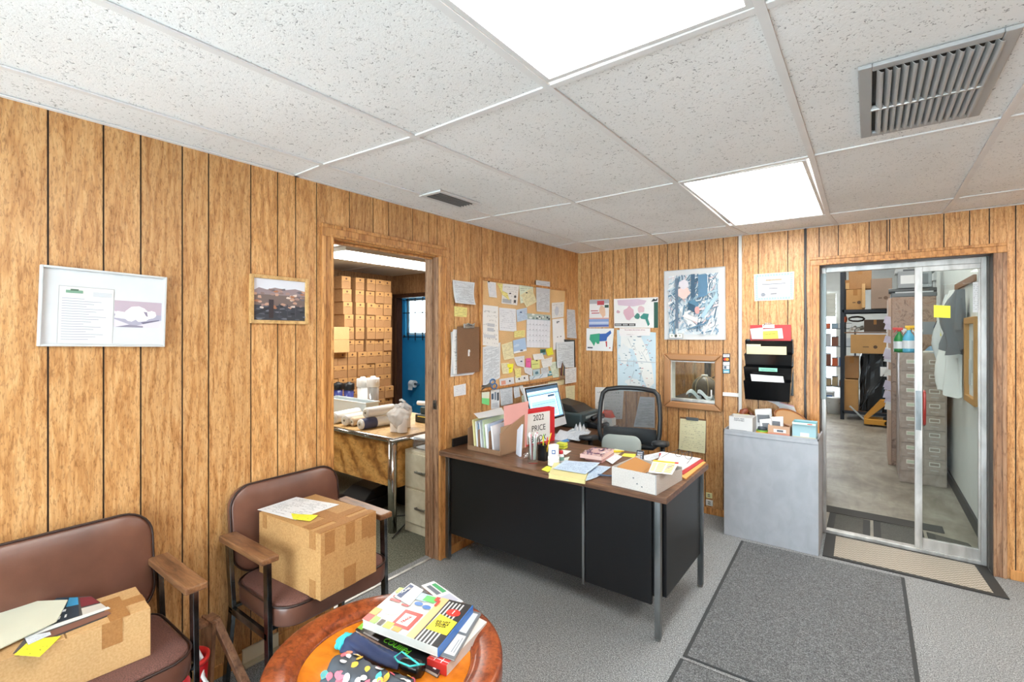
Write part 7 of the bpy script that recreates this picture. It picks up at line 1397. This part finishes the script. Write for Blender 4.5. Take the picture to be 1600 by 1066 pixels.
# ================================================================== ON THE GREY CABINET
G = .7752
def gz(u, v): return ony(u, v, -.27)
def gbox(name, label, u0, u1, vt, y, dep, m, cat='box', rz=0, extra=None):
    a_, b_ = ony(u0, 690, y), ony(u1, 690, y); zt_ = ony((u0+u1)/2, vt, y).z; w_ = b_.x-a_.x; t = thing(name, label, cat, ((a_.x+b_.x)/2, y, G)); h_ = zt_-G
    b = MB()
    b.box((-w_/2, 0, 0), (w_/2, dep, .003), m).box((-w_/2, 0, .003), (w_/2, .003, h_), m).box((-w_/2, dep-.003, .003), (w_/2, dep, h_), m).box((-w_/2, .003, .003), (-w_/2+.003, dep-.003, h_), m).box((w_/2-.003, .003, .003), (w_/2, dep-.003, h_), m); b.build('body', t)
    if extra: extra(t, w_, h_, dep)
    return t
def ex1(t, w_, h_, d_):
    o_ = MB().box((-w_/2+.004, -.002, .004), (w_/2-.004, -.0002, h_-.003), 'd6d8da .6').build('label_sheet', t)
    text('BOOK AND\nDISPOSABLE', .013, '3a4050', frameT((-.03*0-.01, -.0026, h_*.82), (1, 0, 0), (0, 0, 1)), o_); MB().box((-w_/2+.015, -.003, .008), (w_/2-.04, -.002, .011), '9aa0a8').build('rule', o_)
gbox('white_carton', 'white carton with a few handwritten words at the left of the grey cabinet top', 1139, 1176, 652, -.31, .14, 'd0cfcc .6', extra=ex1)
def ex2(t, w_, h_, d_): MB().box((-w_/2, -.001, 0), (w_/2, -.0002, .012), '6aa8b8 .5').box((-w_/2, -.001, .012), (w_/2, -.0002, .024), 'c9826a .5').build('printed_band', t); MB().box((-.032, -.002, .03), (.045, -.001, .052), 'eef0f2').box((-.012, -.0024, .034), (.028, -.002, .048), '5a6470').build('label', t)
gbox('supply_carton', 'tan and teal patterned carton in the middle of the cabinet top', 1200, 1234, 666, -.34, .12, 'c9a488 .6', extra=ex2)
def ex3(t, w_, h_, d_): MB().box((-w_/2, -.001, 0), (w_/2, -.0002, .018), 'd9cfa8 .5').build('printed_band', t); MB().box((-.022, -.002, .02), (.03, -.001, .046), 'eef0f2').build('label', t); MB().box((-w_/2, -.012, h_-.012), (w_/2, .0, h_), 'dcebe4 .5').build('front_flap', t); MB().box((.02, -.013, h_-.008), (.05, -.012, h_-.002), 'd8483c').build('red_mark', t); MB().box((-w_/2+.004, .01, h_-.02), (w_/2-.004, d_-.01, h_-.012), '3f9fb0').build('contents', t)
gbox('supply_carton', 'light blue open carton at the right of the cabinet top', 1238, 1275, 661, -.34, .13, 'a4cbd6 .6', extra=ex3)
p = ony(1241, 655, -.2); t = thing('wicker_basket', 'oval tan basket tilted behind the cartons on the cabinet top', 'basket', (p.x-.035, -.15, G+.085)); 
Tk = Matrix.Rotation(math.radians(22), 4, 'Y') @ Matrix.Rotation(math.radians(38), 4, 'X') @ Matrix.Diagonal((1.45, 1, 1, 1))
MB().lathe([(0, -.03), (.055, -.03), (.075, .02), (.078, .03), (.074, .03), (.055, -.024), (0, -.024)], 'c98a4a .6', n=32, T=Tk, cap=False).build('bowl', t, smooth=True); MB().lathe([(.074, .028), (.08, .03), (.078, .038), (.072, .036), (.074, .028)], '8a5a3a .6', n=32, T=Tk, cap=False).build('rim', t, smooth=True); MB().lathe([(0, .022), (.07, .024)], 'a9825a .7', n=20, T=Tk, cap=False).build('lining', t)
t = thing('supply_box', 'small carton the tilted basket leans on at the back of the cabinet', 'box', (p.x-.03, -.1, G)); MB().box((-.07, -.03, 0), (.07, .05, .03), 'cardboard').build('body', t); MB().box((-.07, -.01, .03), (.07, .0, .031), 'cardboard_tape').build('tape', t)
ND_ = [('white printed box tilted behind the middle cartons', 1182, 1208, 638, 656, .05, 'd0d3d6 .5'), ('white packet with small print leaning on the tan and teal carton', 1204, 1224, 650, 667, .015, 'e3e6ea .5'), ('white and grey printed packet slanting in front of the tilted box', 1190, 1208, 654, 668, .012, 'd3d6da .5')]
for k, (lb, u0, u1, v0, v1, th_, m) in enumerate(ND_):
    y = (-.16, -.26, -.30)[k]; a_, b_ = ony(u0, v0, y), ony(u1, v1, y); w_, h_ = b_.x-a_.x, .05+.02*(k == 0)
    t = thing('printed_packet', lb, 'packet', ((a_.x+b_.x)/2, y, G if k else G+.0), math.radians((10, -14, 18)[k])); hh_ = a_.z-G
    MB().hexa([(-w_/2, 0, 0), (w_/2, 0, 0), (w_/2, th_, 0), (-w_/2, th_, 0), (-w_/2-.01, .02, hh_*.9), (w_/2-.01, .02, hh_), (w_/2-.01, .02+th_, hh_), (-w_/2-.01, .02+th_, hh_*.9)], m).build('body', t, bevel=.002)
    MB().hexa([(-w_/2+.01, -.0006, hh_*.35), (w_/2-.02, -.0006+.004, hh_*.35), (w_/2-.02, .006, hh_*.35), (-w_/2+.01, .006, hh_*.35), (-w_/2+.005, .012, hh_*.7), (w_/2-.025, .012, hh_*.72), (w_/2-.025, .02, hh_*.72), (-w_/2+.005, .02, hh_*.7)], '6a7078').build('printed_panel', t)
p = ony(1190, 684, -.33); t = thing('tape_roll', 'yellow and green roll lying at the front middle of the cabinet top', 'roll', (p.x, -.3, G)); MB().lathe([(.022, 0), (.042, 0), (.042, .018), (.022, .018), (.022, 0)], 'e6a82c .5', n=26, cap=False).build('yellow_roll', t); MB().lathe([(.02, .018), (.038, .018), (.038, .03), (.02, .03), (.02, .018)], '7ab44a .5', n=26, cap=False).build('green_roll', t); MB().lathe([(0, .03), (.034, .03), (.03, .05), (0, .055)], '3c444e .5', n=20, cap=False).build('dark_top', t, smooth=True)
t = thing('leather_pouch', 'reddish brown leather case behind the white carton on the cabinet', 'case', (ony(1167, 650, -.1).x, -.12, G)); MB().tube([(-.03, 0, .0), (-.035, 0, .06), (-.02, 0, .12), (.01, 0, .14)], [.03, .034, .03, .016], '7a3c26 .4', 12).build('pouch', t, smooth=True); MB().tube([(.01, .01, .12), (.04, .01, .1), (.05, .01, .04)], .012, '5a2c1c .4', 8).build('strap', t, smooth=True)
t = thing('yellow_card_stack', 'pale yellow card stack behind the handwritten white carton', 'cards', (ony(1160, 660, -.15).x, -.165, G)); MB().box((-.04, 0, 0), (.045, .03, .105), 'e2e08a .6').build('cards', t); MB().box((-.04, -.0006, .05), (.045, 0, .056), 'b8b45a').build('band', t)
paper('hanging_leaflet', 'white printed leaflet sticking out under the wall file holder', 'leaflet', 'B', .03, [(1193, 624), (1222, 626), (1217, 636), (1212, 632)], 'print_form')
paper('clear_sleeve', 'clear zip bag with a red stripe standing in the tilted basket', 'bag', 'B', .045, [(1218, 628), (1240, 634), (1248, 652), (1217, 643)], 'c9ced4 .4', shapes=[([(.0, .92), (1, .9), (1, .96), (0, .98)], 'c86a7a')])
